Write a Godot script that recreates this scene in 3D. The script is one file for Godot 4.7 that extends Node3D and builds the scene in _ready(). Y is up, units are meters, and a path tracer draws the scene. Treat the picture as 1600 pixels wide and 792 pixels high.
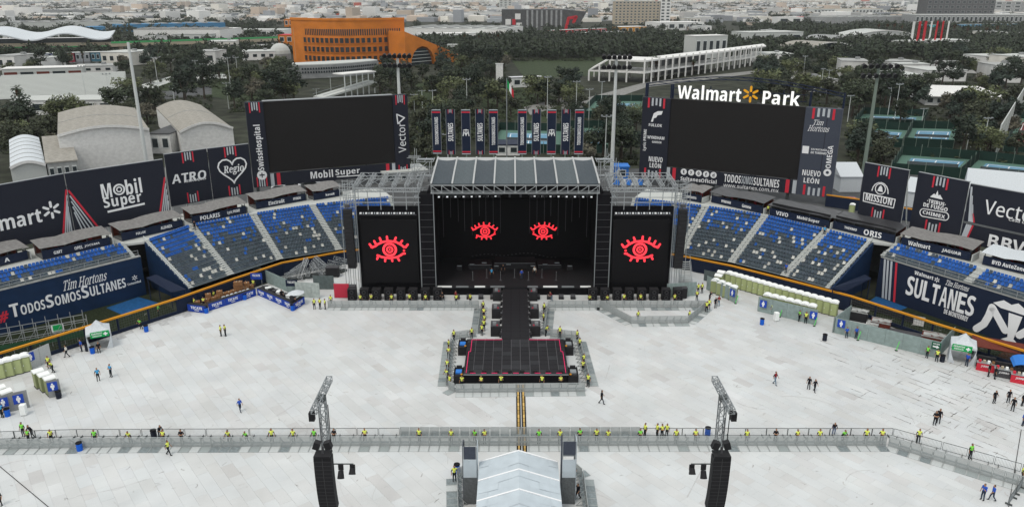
extends Node3D
# Concert stage in a baseball park, seen from a drone. Metres, y up, the field lies at y = 0.
const CAM_H := 46.0
const PITCH := 18.5
const FOCAL := 1200.0      # focal length in pixels of a 1600 pixel wide survey photograph
var rng := RandomNumberGenerator.new()
var mats := {}
var fonts := {}
var cams := Vector2(sin(deg_to_rad(PITCH)), cos(deg_to_rad(PITCH)))
var landmarks := []

# ---------------------------------------------------------------- mesh builder
class MB:
	var v := PackedVector3Array()
	var n := PackedVector3Array()
	var c := PackedColorArray()
	var col := Color.WHITE
	func tri(a: Vector3, b: Vector3, d: Vector3):
		var nn := (d - a).cross(b - a).normalized()
		v.append(a); v.append(b); v.append(d)
		n.append(nn); n.append(nn); n.append(nn)
		c.append(col); c.append(col); c.append(col)
	func quad(a: Vector3, b: Vector3, d: Vector3, e: Vector3):
		tri(a, b, d); tri(a, d, e)
	func hexa(p: Array):   # 0-3 bottom ring, 4-7 top ring
		quad(p[0], p[1], p[2], p[3]); quad(p[7], p[6], p[5], p[4])
		for i in 4:
			var j := (i + 1) % 4
			quad(p[i], p[i + 4], p[j + 4], p[j])
	func box(ce: Vector3, s: Vector3, b := Basis()):
		var x := b.x * s.x * 0.5
		var y := b.y * s.y * 0.5
		var z := b.z * s.z * 0.5
		hexa([ce - x - y - z, ce + x - y - z, ce + x - y + z, ce - x - y + z, ce - x + y - z, ce + x + y - z, ce + x + y + z, ce - x + y + z])
	func bar(a: Vector3, b: Vector3, w: float, h := -1.0):
		if h < 0: h = w
		var d := b - a
		var l := d.length()
		if l < 0.0001: return
		d /= l
		var up := Vector3.UP if absf(d.y) < 0.95 else Vector3.RIGHT
		var s := d.cross(up).normalized()
		var u := s.cross(d)
		box((a + b) * 0.5, Vector3(w, h, l), Basis(s, u, d))
	func tube(a: Vector3, b: Vector3, r0: float, r1: float, k := 8, caps := true):
		var d := (b - a).normalized()
		var up := Vector3.UP if absf(d.y) < 0.95 else Vector3.RIGHT
		var s := d.cross(up).normalized()
		var u := s.cross(d)
		for i in k:
			var t0 := TAU * i / k
			var t1 := TAU * (i + 1) / k
			var e0 := s * cos(t0) + u * sin(t0)
			var e1 := s * cos(t1) + u * sin(t1)
			quad(a + e0 * r0, b + e0 * r1, b + e1 * r1, a + e1 * r0)
			if caps:
				tri(b, b + e1 * r1, b + e0 * r1)
				tri(a, a + e0 * r0, a + e1 * r0)
	func prism(poly: PackedVector2Array, y0: float, y1: float):   # poly in x, z
		var idx := Geometry2D.triangulate_polygon(poly)
		for i in range(0, idx.size(), 3):
			var a := poly[idx[i]]
			var b := poly[idx[i + 1]]
			var d := poly[idx[i + 2]]
			tri(Vector3(a.x, y1, a.y), Vector3(b.x, y1, b.y), Vector3(d.x, y1, d.y))
			tri(Vector3(a.x, y0, a.y), Vector3(d.x, y0, d.y), Vector3(b.x, y0, b.y))
		for i in poly.size():
			var a := poly[i]
			var b := poly[(i + 1) % poly.size()]
			quad(Vector3(a.x, y0, a.y), Vector3(a.x, y1, a.y), Vector3(b.x, y1, b.y), Vector3(b.x, y0, b.y))
	func plate(poly: PackedVector2Array, z0: float, z1: float):   # poly in x, y
		var idx := Geometry2D.triangulate_polygon(poly)
		for i in range(0, idx.size(), 3):
			var a := poly[idx[i]]
			var b := poly[idx[i + 1]]
			var d := poly[idx[i + 2]]
			tri(Vector3(a.x, a.y, z1), Vector3(b.x, b.y, z1), Vector3(d.x, d.y, z1))
			tri(Vector3(a.x, a.y, z0), Vector3(d.x, d.y, z0), Vector3(b.x, b.y, z0))
		for i in poly.size():
			var a := poly[i]
			var b := poly[(i + 1) % poly.size()]
			quad(Vector3(a.x, a.y, z0), Vector3(b.x, b.y, z0), Vector3(b.x, b.y, z1), Vector3(a.x, a.y, z1))
	func stroke(pts: Array, w: float, z: float, t := 0.05):
		for i in pts.size() - 1:
			bar(Vector3(pts[i].x, pts[i].y, z), Vector3(pts[i + 1].x, pts[i + 1].y, z), t, w)
		for p in pts:
			tube(Vector3(p.x, p.y, z - t * 0.49), Vector3(p.x, p.y, z + t * 0.49), w * 0.5, w * 0.5, 10)
	func ring(ce: Vector2, r0: float, r1: float, z: float, t := 0.05, k := 24, sy := 1.0):
		for i in k:
			var a := Vector2(cos(TAU * i / k), sin(TAU * i / k) * sy)
			var b := Vector2(cos(TAU * (i + 1) / k), sin(TAU * (i + 1) / k) * sy)
			plate(PackedVector2Array([ce + a * r0, ce + a * r1, ce + b * r1, ce + b * r0]) if r0 > 0.001 else PackedVector2Array([ce, ce + a * r1, ce + b * r1]), z - t * 0.5, z + t * 0.5)
	func truss(a: Vector3, b: Vector3, w: float, step: float, chord := 0.06, lace := 0.035, up := Vector3.UP):
		var d := (b - a)
		var l := d.length()
		d /= l
		if absf(d.dot(up)) > 0.95: up = Vector3.FORWARD
		var s := d.cross(up).normalized() * w * 0.5
		var u := s.cross(d).normalized() * w * 0.5
		var cr := [s + u, s - u, -s - u, -s + u]
		var k := maxi(1, roundi(l / step))
		for q in 4:
			bar(a + cr[q], b + cr[q], chord)
			for i in k:
				var p0: Vector3 = a + d * (l * i / k)
				var p1: Vector3 = a + d * (l * (i + 1) / k)
				bar(p0 + cr[q], p0 + cr[(q + 1) % 4], lace)
				if i % 2 == 0: bar(p0 + cr[q], p1 + cr[(q + 1) % 4], lace)
				else: bar(p1 + cr[q], p0 + cr[(q + 1) % 4], lace)
			bar(b + cr[q], b + cr[(q + 1) % 4], lace)
	func mesh() -> ArrayMesh:
		var ar := []
		ar.resize(Mesh.ARRAY_MAX)
		ar[Mesh.ARRAY_VERTEX] = v
		ar[Mesh.ARRAY_NORMAL] = n
		ar[Mesh.ARRAY_COLOR] = c
		var m := ArrayMesh.new()
		m.add_surface_from_arrays(Mesh.PRIMITIVE_TRIANGLES, ar)
		return m

# ---------------------------------------------------------------- helpers
func spot(u: float, v: float, h := 0.0) -> Vector3:      # place on the level plane y = h, surveyed in the photograph
	var dx := (u - 800.0) / FOCAL
	var dv := (v - 396.0) / FOCAL
	var t := (h - CAM_H) / (-cams.x - dv * cams.y)
	return Vector3(dx * t, h, -(cams.y - dv * cams.x) * t)
func rise(p: Vector3, v: float) -> float:                 # height over p whose survey row is v
	var k := (396.0 - v) / FOCAL
	var f := -p.z
	return CAM_H + f * (k * cams.y - cams.x) / (cams.y + k * cams.x)
func noise_tex(freq: float, lo: float, hi: float, sd: int, kind := 0) -> NoiseTexture2D:
	var f := FastNoiseLite.new()
	f.seed = sd
	f.frequency = freq
	f.noise_type = FastNoiseLite.TYPE_SIMPLEX_SMOOTH if kind == 0 else FastNoiseLite.TYPE_CELLULAR
	f.fractal_octaves = 5
	var g := Gradient.new()
	g.set_color(0, Color(lo, lo, lo)); g.set_color(1, Color(hi, hi, hi))
	var t := NoiseTexture2D.new()
	t.width = 512; t.height = 512; t.seamless = true; t.noise = f; t.color_ramp = g
	return t
var texs := {}
func mt(key: String, c := Color.WHITE, rough := 0.8, metal := 0.0, tex := "", scale := 0.2, vcol := false) -> StandardMaterial3D:
	if mats.has(key): return mats[key]
	var m := StandardMaterial3D.new()
	m.albedo_color = c.linear_to_srgb()
	m.roughness = rough
	m.metallic = metal
	m.metallic_specular = 0.25 if rough > 0.4 else 0.5
	m.vertex_color_use_as_albedo = vcol
	if tex:
		m.albedo_texture = texs[tex]
		m.uv1_triplanar = true
		m.uv1_world_triplanar = true
		m.uv1_scale = Vector3.ONE * scale
	mats[key] = m
	return m
func lamp_mat(key: String, c: Color, e: float) -> StandardMaterial3D:
	var m := mt(key, c, 0.5)
	m.emission_enabled = true
	m.emission = c.linear_to_srgb()
	m.emission_energy_multiplier = e
	return m
var used := {}
func numbered(called: String) -> String:
	used[called] = used.get(called, -1) + 1
	return called if used[called] == 0 else "%s_%03d" % [called, used[called]]
func tag(o: Node, label: String, category := "", group := "", kind := "") -> Node:
	if label: o.set_meta("label", label)
	if category: o.set_meta("category", category)
	if group: o.set_meta("group", group)
	if kind: o.set_meta("kind", kind)
	return o
func thing(called: String, label: String, category: String, at := Vector3.ZERO, turn := 0.0, group := "") -> Node3D:
	var o := Node3D.new()
	o.name = numbered(called)
	add_child(o, true)
	o.position = at
	o.rotation.y = turn
	tag(o, label, category, group)
	return o
func put(m: Mesh, called: String, mat: Material, parent: Node = null, at := Vector3.ZERO, b := Basis()) -> MeshInstance3D:
	var o := MeshInstance3D.new()
	o.mesh = m
	o.material_override = mat
	o.transform = Transform3D(b, at)
	if parent == null or parent == self:
		o.name = numbered(called)
		add_child(o, true)
	else:
		o.name = called
		parent.add_child(o, true)
	return o
var boxes := {}
func bx(parent: Node, called: String, ce: Vector3, s: Vector3, mat: Material, b := Basis()) -> MeshInstance3D:
	var key := "%.3f_%.3f_%.3f" % [s.x, s.y, s.z]
	if not boxes.has(key):
		var m := MB.new()
		m.box(Vector3.ZERO, s)
		boxes[key] = m.mesh()
	return put(boxes[key], called, mat, parent, ce, b)
func stuff(o: Node) -> Node:
	o.set_meta("kind", "stuff")
	return o
func copy(o: Node3D, at: Vector3, turn: float, label: String, group := "") -> Node3D:
	var c: Node3D = o.duplicate()
	var base := String(o.name)
	if base.length() > 4 and base.substr(base.length() - 4, 1) == "_" and base.right(3).is_valid_int(): base = base.left(base.length() - 4)
	c.name = numbered(base)
	add_child(c, true)
	c.position = at
	c.rotation.y = turn
	c.set_meta("label", label)
	if group: c.set_meta("group", group)
	return c
const ONES := ["", "first", "second", "third", "fourth", "fifth", "sixth", "seventh", "eighth", "ninth", "tenth", "eleventh", "twelfth", "thirteenth", "fourteenth", "fifteenth", "sixteenth", "seventeenth", "eighteenth", "nineteenth"]
const TENS := ["", "", "twenty", "thirty", "forty", "fifty", "sixty", "seventy", "eighty", "ninety"]
func nth(i: int) -> String:
	if i < 20: return ONES[i]
	if i >= 100: return "hundred and " + nth(i - 100) if i > 100 else "hundredth"
	return (TENS[i / 10].left(-1) + "ieth") if i % 10 == 0 else TENS[i / 10] + "-" + ONES[i % 10]
var ranks := []
func rank_later(o: Node3D, what: String, kind := ""):      # its label is made once all its neighbours stand
	ranks.append([o, what, kind])
func do_ranks():
	var by := {}
	for r in ranks:
		var p: Vector3 = r[0].position
		var best := 0
		var bd := 1e9
		for i in landmarks.size():
			var d: float = Vector2(p.x - landmarks[i][0].x, (p.z - landmarks[i][0].z) * 0.7).length() - landmarks[i][2]
			if d < bd: bd = d; best = i
		var key: String = r[2] + r[1] + str(best)
		if not by.has(key): by[key] = []
		by[key].append([bd, r[0], r[1], landmarks[best][1]])
	for k in by:
		var a: Array = by[k]
		a.sort_custom(func(x, y): return x[0] < y[0])
		for i in a.size():
			a[i][1].set_meta("label", "%s, %s closest to the %s" % [a[i][2], nth(i + 1), a[i][3]] if a.size() > 1 else "%s near the %s" % [a[i][2], a[i][3]])
func font(bold: bool, serif: bool) -> Font:
	var k := str(bold) + str(serif)
	if not fonts.has(k):
		var f := SystemFont.new()
		f.font_names = PackedStringArray(["Droid Serif" if serif else "Droid Sans"])
		f.font_weight = 700 if bold else 400
		fonts[k] = f
	return fonts[k]
func text(parent: Node, s: String, cx: float, cy: float, w: float, h: float, mat: Material, z := 0.0, bold := true, serif := false, slant := 0.0, turn := 0.0) -> MeshInstance3D:
	var t := TextMesh.new()
	t.font = font(bold, serif)
	t.text = s
	t.font_size = 32
	t.pixel_size = 0.01
	t.depth = 0.04
	t.curve_step = 1.5
	var bb := t.get_aabb()
	var ar := t.surface_get_arrays(0)
	var v: PackedVector3Array = ar[Mesh.ARRAY_VERTEX]
	var ce := bb.get_center()
	var sx := w / maxf(bb.size.x, 0.01)
	var sy := h / maxf(bb.size.y, 0.01)
	for i in v.size():
		var p := v[i] - ce
		p = Vector3(p.x * sx + p.y * sy * slant, p.y * sy, p.z)
		v[i] = p
	var a2 := []
	a2.resize(Mesh.ARRAY_MAX)
	a2[Mesh.ARRAY_VERTEX] = v
	a2[Mesh.ARRAY_NORMAL] = ar[Mesh.ARRAY_NORMAL]
	a2[Mesh.ARRAY_INDEX] = ar[Mesh.ARRAY_INDEX]
	var m := ArrayMesh.new()
	m.add_surface_from_arrays(Mesh.PRIMITIVE_TRIANGLES, a2)
	return put(m, "lettering", mat, parent, Vector3(cx, cy, z + 0.021), Basis(Vector3.BACK, turn))
func frame_on(a: Vector3, b: Vector3) -> float:            # turn that lays local x along a -> b
	return atan2(-(b.z - a.z), b.x - a.x)
func flat(a: Vector3, b: Vector3) -> float:
	return Vector2(a.x - b.x, a.z - b.z).length()
func burst(parent: Node, cx: float, cy: float, r: float, mat: Material, z: float, called := "emblem"):   # six-armed spark
	for i in 6:
		var m := MB.new()
		var t := TAU * i / 6.0 + PI / 2
		var d := Vector2(cos(t), sin(t))
		m.stroke([Vector2(cx, cy) + d * r * 0.38, Vector2(cx, cy) + d * r * 0.86], r * 0.27, z + 0.03, 0.05)
		put(m.mesh(), called, mat, parent)
func stripes5(parent: Node, cx: float, y: float, w: float, h: float, up: bool, z: float):   # red - white x3 - red team stripes
	for i in 5:
		var k := absi(i - 2)
		var hh: float = h * [0.72, 0.8, 1.0][k]
		bx(parent, "stripe", Vector3(cx + (i - 2) * w / 4.0, y + (hh * 0.5 if up else -hh * 0.5), z + 0.02), Vector3(w * 0.12, hh, 0.03), mats["print_red"] if k == 2 else mats["print_grey"])
func ordered_label(list: Array, what: String) -> void:
	for i in list.size(): list[i].set_meta("label", what % nth(i + 1))

# ---------------------------------------------------------------- people
var poses := {}
var people_mesh := {}
func seg_d(p: Vector3, a: Vector3, b: Vector3, ra: float, rb: float) -> float:
	var ab := b - a
	var t := clampf((p - a).dot(ab) / maxf(ab.length_squared(), 1e-6), 0.0, 1.0)
	return (p - a - ab * t).length() - lerpf(ra, rb, t)
func bones_of(pose: String) -> Array:
	var hip := Vector3(0, 0.92, 0)
	var chest := Vector3(0, 1.3, 0)
	var kl := Vector3(-0.11, 0.5, 0.03)
	var kr := Vector3(0.11, 0.5, 0.03)
	var fl := Vector3(-0.13, 0.08, -0.01)
	var fr := Vector3(0.13, 0.08, -0.01)
	var el := Vector3(-0.27, 1.13, -0.02)
	var er := Vector3(0.27, 1.13, -0.02)
	var hl := Vector3(-0.28, 0.88, 0.07)
	var hr := Vector3(0.28, 0.88, 0.07)
	var head := Vector3(0, 1.62, 0.03)
	match pose:
		"walk":
			kl = Vector3(-0.1, 0.52, 0.16); fl = Vector3(-0.1, 0.09, 0.26)
			kr = Vector3(0.1, 0.5, -0.04); fr = Vector3(0.1, 0.12, -0.3)
			el = Vector3(-0.25, 1.15, -0.12); hl = Vector3(-0.26, 0.92, -0.1)
			er = Vector3(0.25, 1.15, 0.1); hr = Vector3(0.22, 0.97, 0.28)
		"folded":
			el = Vector3(-0.28, 1.14, 0.02); er = Vector3(0.28, 1.14, 0.02)
			hl = Vector3(0.03, 1.12, 0.2); hr = Vector3(-0.05, 1.16, 0.23)
		"lean":
			chest = Vector3(0, 1.24, 0.16); head = Vector3(0, 1.53, 0.28)
			el = Vector3(-0.27, 1.06, 0.3); er = Vector3(0.27, 1.06, 0.3)
			hl = Vector3(-0.2, 1.04, 0.52); hr = Vector3(0.2, 1.04, 0.52)
			fr = Vector3(0.13, 0.08, -0.14)
		"phone":
			hr = Vector3(0.12, 1.3, 0.3); er = Vector3(0.26, 1.1, 0.1); head = Vector3(0, 1.6, 0.07)
		"sit":
			hip = Vector3(0, 0.5, 0); chest = Vector3(0, 0.88, -0.02); head = Vector3(0, 1.2, 0.03)
			kl = Vector3(-0.13, 0.5, 0.42); kr = Vector3(0.13, 0.5, 0.42)
			fl = Vector3(-0.13, 0.08, 0.45); fr = Vector3(0.13, 0.08, 0.5)
			el = Vector3(-0.26, 0.72, 0.06); er = Vector3(0.26, 0.72, 0.06)
			hl = Vector3(-0.13, 0.6, 0.3); hr = Vector3(0.13, 0.6, 0.3)
	var dn := (chest - hip).normalized()
	var sl := chest + dn * 0.1 + Vector3(-0.17, 0, 0)
	var sr := chest + dn * 0.1 + Vector3(0.17, 0, 0)
	var lh := Vector3(-0.09, -0.02, 0) + hip
	var rh := Vector3(0.09, -0.02, 0) + hip
	var fw := Vector3(0, -0.045, 0.15)
	# a, b, ra, rb, colour: 0 skin 1 hair 2 top 3 trousers 4 shoes 5 sleeve
	return [[hip, hip + dn * 0.1, 0.145, 0.14, 3], [hip + dn * 0.14, chest, 0.14, 0.155, 2], [sl, sr, 0.085, 0.085, 2], [chest + dn * 0.12, head - Vector3(0, 0.06, 0), 0.06, 0.055, 0],
		[head - Vector3(0, 0.05, -0.01), head + Vector3(0, 0.04, 0), 0.08, 0.095, 0], [head + Vector3(0, 0.065, -0.03), head + Vector3(0, 0.03, -0.035), 0.09, 0.09, 1],
		[sl, el, 0.062, 0.05, 5], [el, hl, 0.047, 0.035, 0], [sr, er, 0.062, 0.05, 5], [er, hr, 0.047, 0.035, 0],
		[lh, kl, 0.095, 0.065, 3], [kl, fl, 0.065, 0.048, 3], [rh, kr, 0.095, 0.065, 3], [kr, fr, 0.065, 0.048, 3],
		[fl - Vector3(0, 0.03, 0.03), fl + fw, 0.052, 0.04, 4], [fr - Vector3(0, 0.03, 0.03), fr + fw, 0.052, 0.04, 4]]
func pose_mesh(pose: String) -> Array:      # vertices, normals, colour index; surface nets over the bones
	var bones := bones_of(pose)
	var cell := 0.036
	var lo := Vector3(1e9, 1e9, 1e9)
	var hi := -lo
	for b in bones:
		for q in 2:
			lo = lo.min(b[q] - Vector3.ONE * (b[2 + q] + 0.06))
			hi = hi.max(b[q] + Vector3.ONE * (b[2 + q] + 0.06))
	var nx := int((hi.x - lo.x) / cell) + 2
	var ny := int((hi.y - lo.y) / cell) + 2
	var nz := int((hi.z - lo.z) / cell) + 2
	var f := PackedFloat32Array()
	f.resize(nx * ny * nz)
	f.fill(1.0)
	var near := PackedByteArray()
	near.resize(nx * ny * nz)
	var near_d := PackedFloat32Array()
	near_d.resize(nx * ny * nz)
	near_d.fill(9.0)
	for b in bones:
		var rr: float = maxf(b[2], b[3]) + 0.08
		var a0: Vector3 = (b[0].min(b[1]) - Vector3.ONE * rr - lo) / cell
		var a1: Vector3 = (b[0].max(b[1]) + Vector3.ONE * rr - lo) / cell
		for y in range(maxi(0, int(a0.y)), mini(ny, int(a1.y) + 1)):
			for z in range(maxi(0, int(a0.z)), mini(nz, int(a1.z) + 1)):
				for x in range(maxi(0, int(a0.x)), mini(nx, int(a1.x) + 1)):
					var i := (y * nz + z) * nx + x
					var d := seg_d(lo + Vector3(x, y, z) * cell, b[0], b[1], b[2], b[3])
					if d < near_d[i]: near_d[i] = d; near[i] = b[4]
					var o := f[i]
					var k := 0.03
					var h := clampf(0.5 + 0.5 * (o - d) / k, 0.0, 1.0)
					f[i] = lerpf(o, d, h) - k * h * (1.0 - h)
	var vid := {}
	var vs := PackedVector3Array()
	var cs := PackedByteArray()
	var off := [0, 1, nx, nx + 1, nx * nz, nx * nz + 1, nx * nz + nx, nx * nz + nx + 1]
	var crn := [Vector3(0, 0, 0), Vector3(1, 0, 0), Vector3(0, 0, 1), Vector3(1, 0, 1), Vector3(0, 1, 0), Vector3(1, 1, 0), Vector3(0, 1, 1), Vector3(1, 1, 1)]
	var edges := [[0, 1], [2, 3], [4, 5], [6, 7], [0, 2], [1, 3], [4, 6], [5, 7], [0, 4], [1, 5], [2, 6], [3, 7]]
	for y in ny - 1:
		for z in nz - 1:
			for x in nx - 1:
				var i := (y * nz + z) * nx + x
				var neg := 0
				for q in 8:
					if f[i + off[q]] < 0.0: neg += 1
				if neg == 0 or neg == 8: continue
				var sum := Vector3.ZERO
				var k := 0
				for e in edges:
					var d0 := f[i + off[e[0]]]
					var d1 := f[i + off[e[1]]]
					if (d0 < 0.0) != (d1 < 0.0):
						sum += crn[e[0]].lerp(crn[e[1]], d0 / (d0 - d1))
						k += 1
				vid[i] = vs.size()
				vs.append(lo + (Vector3(x, y, z) + sum / k) * cell)
				cs.append(near[i])
	var ix := PackedInt32Array()
	for y in range(1, ny - 1):
		for z in range(1, nz - 1):
			for x in range(1, nx - 1):
				var i := (y * nz + z) * nx + x
				for ax in 3:
					var j: int = i + [1, nx * nz, nx][ax]
					if (f[i] < 0.0) == (f[j] < 0.0): continue
					var p: int = [nx, 1, nx * nz][ax]
					var q: int = [nx * nz, nx, 1][ax]
					if not (vid.has(i) and vid.has(i - p) and vid.has(i - q) and vid.has(i - p - q)): continue
					var a: int = vid[i]; var b: int = vid[i - p]; var c: int = vid[i - p - q]; var d: int = vid[i - q]
					if f[i] < 0.0: ix.append_array([a, b, c, a, c, d])
					else: ix.append_array([a, c, b, a, d, c])
	var ns := PackedVector3Array()
	ns.resize(vs.size())
	for t in range(0, ix.size(), 3):
		var nn := (vs[ix[t + 2]] - vs[ix[t]]).cross(vs[ix[t + 1]] - vs[ix[t]])
		for q in 3: ns[ix[t + q]] += nn
	for i in ns.size(): ns[i] = ns[i].normalized()
	# fingers, nose and eyes
	var m := MB.new()
	for b in [7, 9]:
		var h: Vector3 = bones[b][1]
		var d: Vector3 = (bones[b][1] - bones[b][0]).normalized()
		var s := d.cross(Vector3(0, 0.2, 1)).normalized()
		m.tube(h, h + d * 0.07, 0.036, 0.03, 7)
		for k in 4:
			var p: Vector3 = h + d * 0.06 + s * (k - 1.5) * 0.017
			var l: float = [0.06, 0.072, 0.068, 0.05][k]
			var bend := (d + s.cross(d) * 0.5).normalized()
			m.tube(p, p + d * l * 0.5, 0.009, 0.009, 5)
			m.tube(p + d * l * 0.48, p + d * l * 0.48 + bend * l * 0.55, 0.009, 0.007, 5)
		m.tube(h + d * 0.015 + s * 0.025, h + d * 0.06 + s * 0.06, 0.011, 0.009, 5)
	var hd: Vector3 = bones[4][1]
	m.tube(hd + Vector3(0, 0.0, 0.08), hd + Vector3(0, -0.035, 0.115), 0.008, 0.015, 5)
	var nskin := m.v.size()
	for s in [-1, 1]: m.box(hd + Vector3(s * 0.035, 0.005, 0.088), Vector3(0.026, 0.012, 0.012))
	m.box(hd + Vector3(0, -0.068, 0.09), Vector3(0.045, 0.01, 0.014))
	var base := vs.size()
	for i in m.v.size():
		vs.append(m.v[i]); ns.append(m.n[i]); cs.append(0 if i < nskin else 1); ix.append(base + i)
	return [vs, ns, cs, ix]
const OUTFITS := {
	"yellow": [Color(0.32, 0.17, 0.1), Color(0.012, 0.01, 0.01), Color(0.62, 0.68, 0.12), Color(0.015, 0.016, 0.02), Color(0.02, 0.02, 0.02), Color(0.05, 0.05, 0.06)],
	"green": [Color(0.3, 0.16, 0.1), Color(0.012, 0.01, 0.01), Color(0.2, 0.62, 0.08), Color(0.015, 0.016, 0.02), Color(0.02, 0.02, 0.02), Color(0.03, 0.03, 0.035)],
	"black": [Color(0.34, 0.19, 0.12), Color(0.012, 0.01, 0.01), Color(0.014, 0.014, 0.016), Color(0.016, 0.016, 0.02), Color(0.015, 0.015, 0.015), Color(0.014, 0.014, 0.016)],
	"blue": [Color(0.34, 0.19, 0.12), Color(0.012, 0.01, 0.01), Color(0.03, 0.09, 0.42), Color(0.03, 0.04, 0.07), Color(0.02, 0.02, 0.02), Color(0.03, 0.09, 0.42)],
	"bluevest": [Color(0.34, 0.19, 0.12), Color(0.02, 0.016, 0.014), Color(0.06, 0.3, 0.55), Color(0.015, 0.016, 0.02), Color(0.02, 0.02, 0.02), Color(0.03, 0.03, 0.04)],
	"white": [Color(0.34, 0.19, 0.12), Color(0.012, 0.01, 0.01), Color(0.55, 0.53, 0.48), Color(0.015, 0.016, 0.02), Color(0.02, 0.02, 0.02), Color(0.55, 0.53, 0.48)],
	"jeans": [Color(0.34, 0.19, 0.12), Color(0.012, 0.01, 0.01), Color(0.03, 0.02, 0.025), Color(0.06, 0.12, 0.28), Color(0.03, 0.03, 0.03), Color(0.03, 0.02, 0.025)],
	"red": [Color(0.34, 0.19, 0.12), Color(0.012, 0.01, 0.01), Color(0.2, 0.02, 0.03), Color(0.12, 0.17, 0.22), Color(0.02, 0.02, 0.02), Color(0.02, 0.02, 0.02)]}
func person(at: Vector3, outfit: String, pose: String, turn: float, label: String, group := "") -> MeshInstance3D:
	var key := outfit + pose
	if not people_mesh.has(key):
		if not poses.has(pose): poses[pose] = pose_mesh(pose)
		var a: Array = poses[pose]
		var cc := PackedColorArray()
		for i in a[2].size(): cc.append(OUTFITS[outfit][a[2][i]])
		var ar := []
		ar.resize(Mesh.ARRAY_MAX)
		ar[Mesh.ARRAY_VERTEX] = a[0]; ar[Mesh.ARRAY_NORMAL] = a[1]; ar[Mesh.ARRAY_COLOR] = cc; ar[Mesh.ARRAY_INDEX] = a[3]
		var m := ArrayMesh.new()
		m.add_surface_from_arrays(Mesh.PRIMITIVE_TRIANGLES, ar)
		people_mesh[key] = m
	var o := put(people_mesh[key], "person", mats["cloth"], null, at, Basis(Vector3.UP, turn).scaled(Vector3.ONE * rng.randf_range(0.97, 1.06)))
	tag(o, label, "person", group)
	return o

# ================================================================ scene
func _ready():
	rng.seed = 20240611
	var cam := Camera3D.new()
	cam.name = "camera"
	add_child(cam)
	cam.position = Vector3(0, CAM_H, 0)
	cam.rotation_degrees = Vector3(-PITCH, 0, 0)
	cam.fov = rad_to_deg(2.0 * atan(396.0 / FOCAL))
	cam.far = 30000.0
	cam.near = 0.5
	cam.current = true
	var env := Environment.new()
	var sky := Sky.new()
	var sm := ProceduralSkyMaterial.new()
	sm.sky_top_color = Color(0.775, 0.79, 0.8)
	sm.sky_horizon_color = Color(0.9, 0.9, 0.9)
	sm.sky_curve = 0.2
	sm.ground_bottom_color = Color(0.5, 0.5, 0.5)
	sm.ground_horizon_color = Color(0.88, 0.88, 0.88)
	sm.sun_angle_max = 0.0
	sky.sky_material = sm
	env.background_mode = Environment.BG_SKY
	env.sky = sky
	env.background_energy_multiplier = 1.0
	env.tonemap_mode = Environment.TONE_MAPPER_LINEAR
	env.tonemap_exposure = 1.75
	env.fog_enabled = true
	env.fog_density = 0.000045
	env.fog_light_color = Color(0.86, 0.87, 0.88)
	env.sdfgi_enabled = true
	env.ssao_enabled = true
	env.ssil_enabled = true
	var we := WorldEnvironment.new()
	we.name = "environment"
	we.environment = env
	add_child(we)
	var sun := DirectionalLight3D.new()
	sun.name = "sun"
	sun.light_energy = 0.3
	sun.light_angular_distance = 18.0
	sun.light_color = Color(1.0, 0.97, 0.93)
	sun.shadow_enabled = true
	sun.rotation_degrees = Vector3(-62, -35, 0)
	add_child(sun)

	make_materials()
	make_ground()
	make_stands()
	make_boards()
	make_stage()
	make_front_of_house()
	make_barriers()
	make_field_things()
	make_people()
	make_background()
	make_city()
	make_trees()
	do_ranks()

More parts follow.
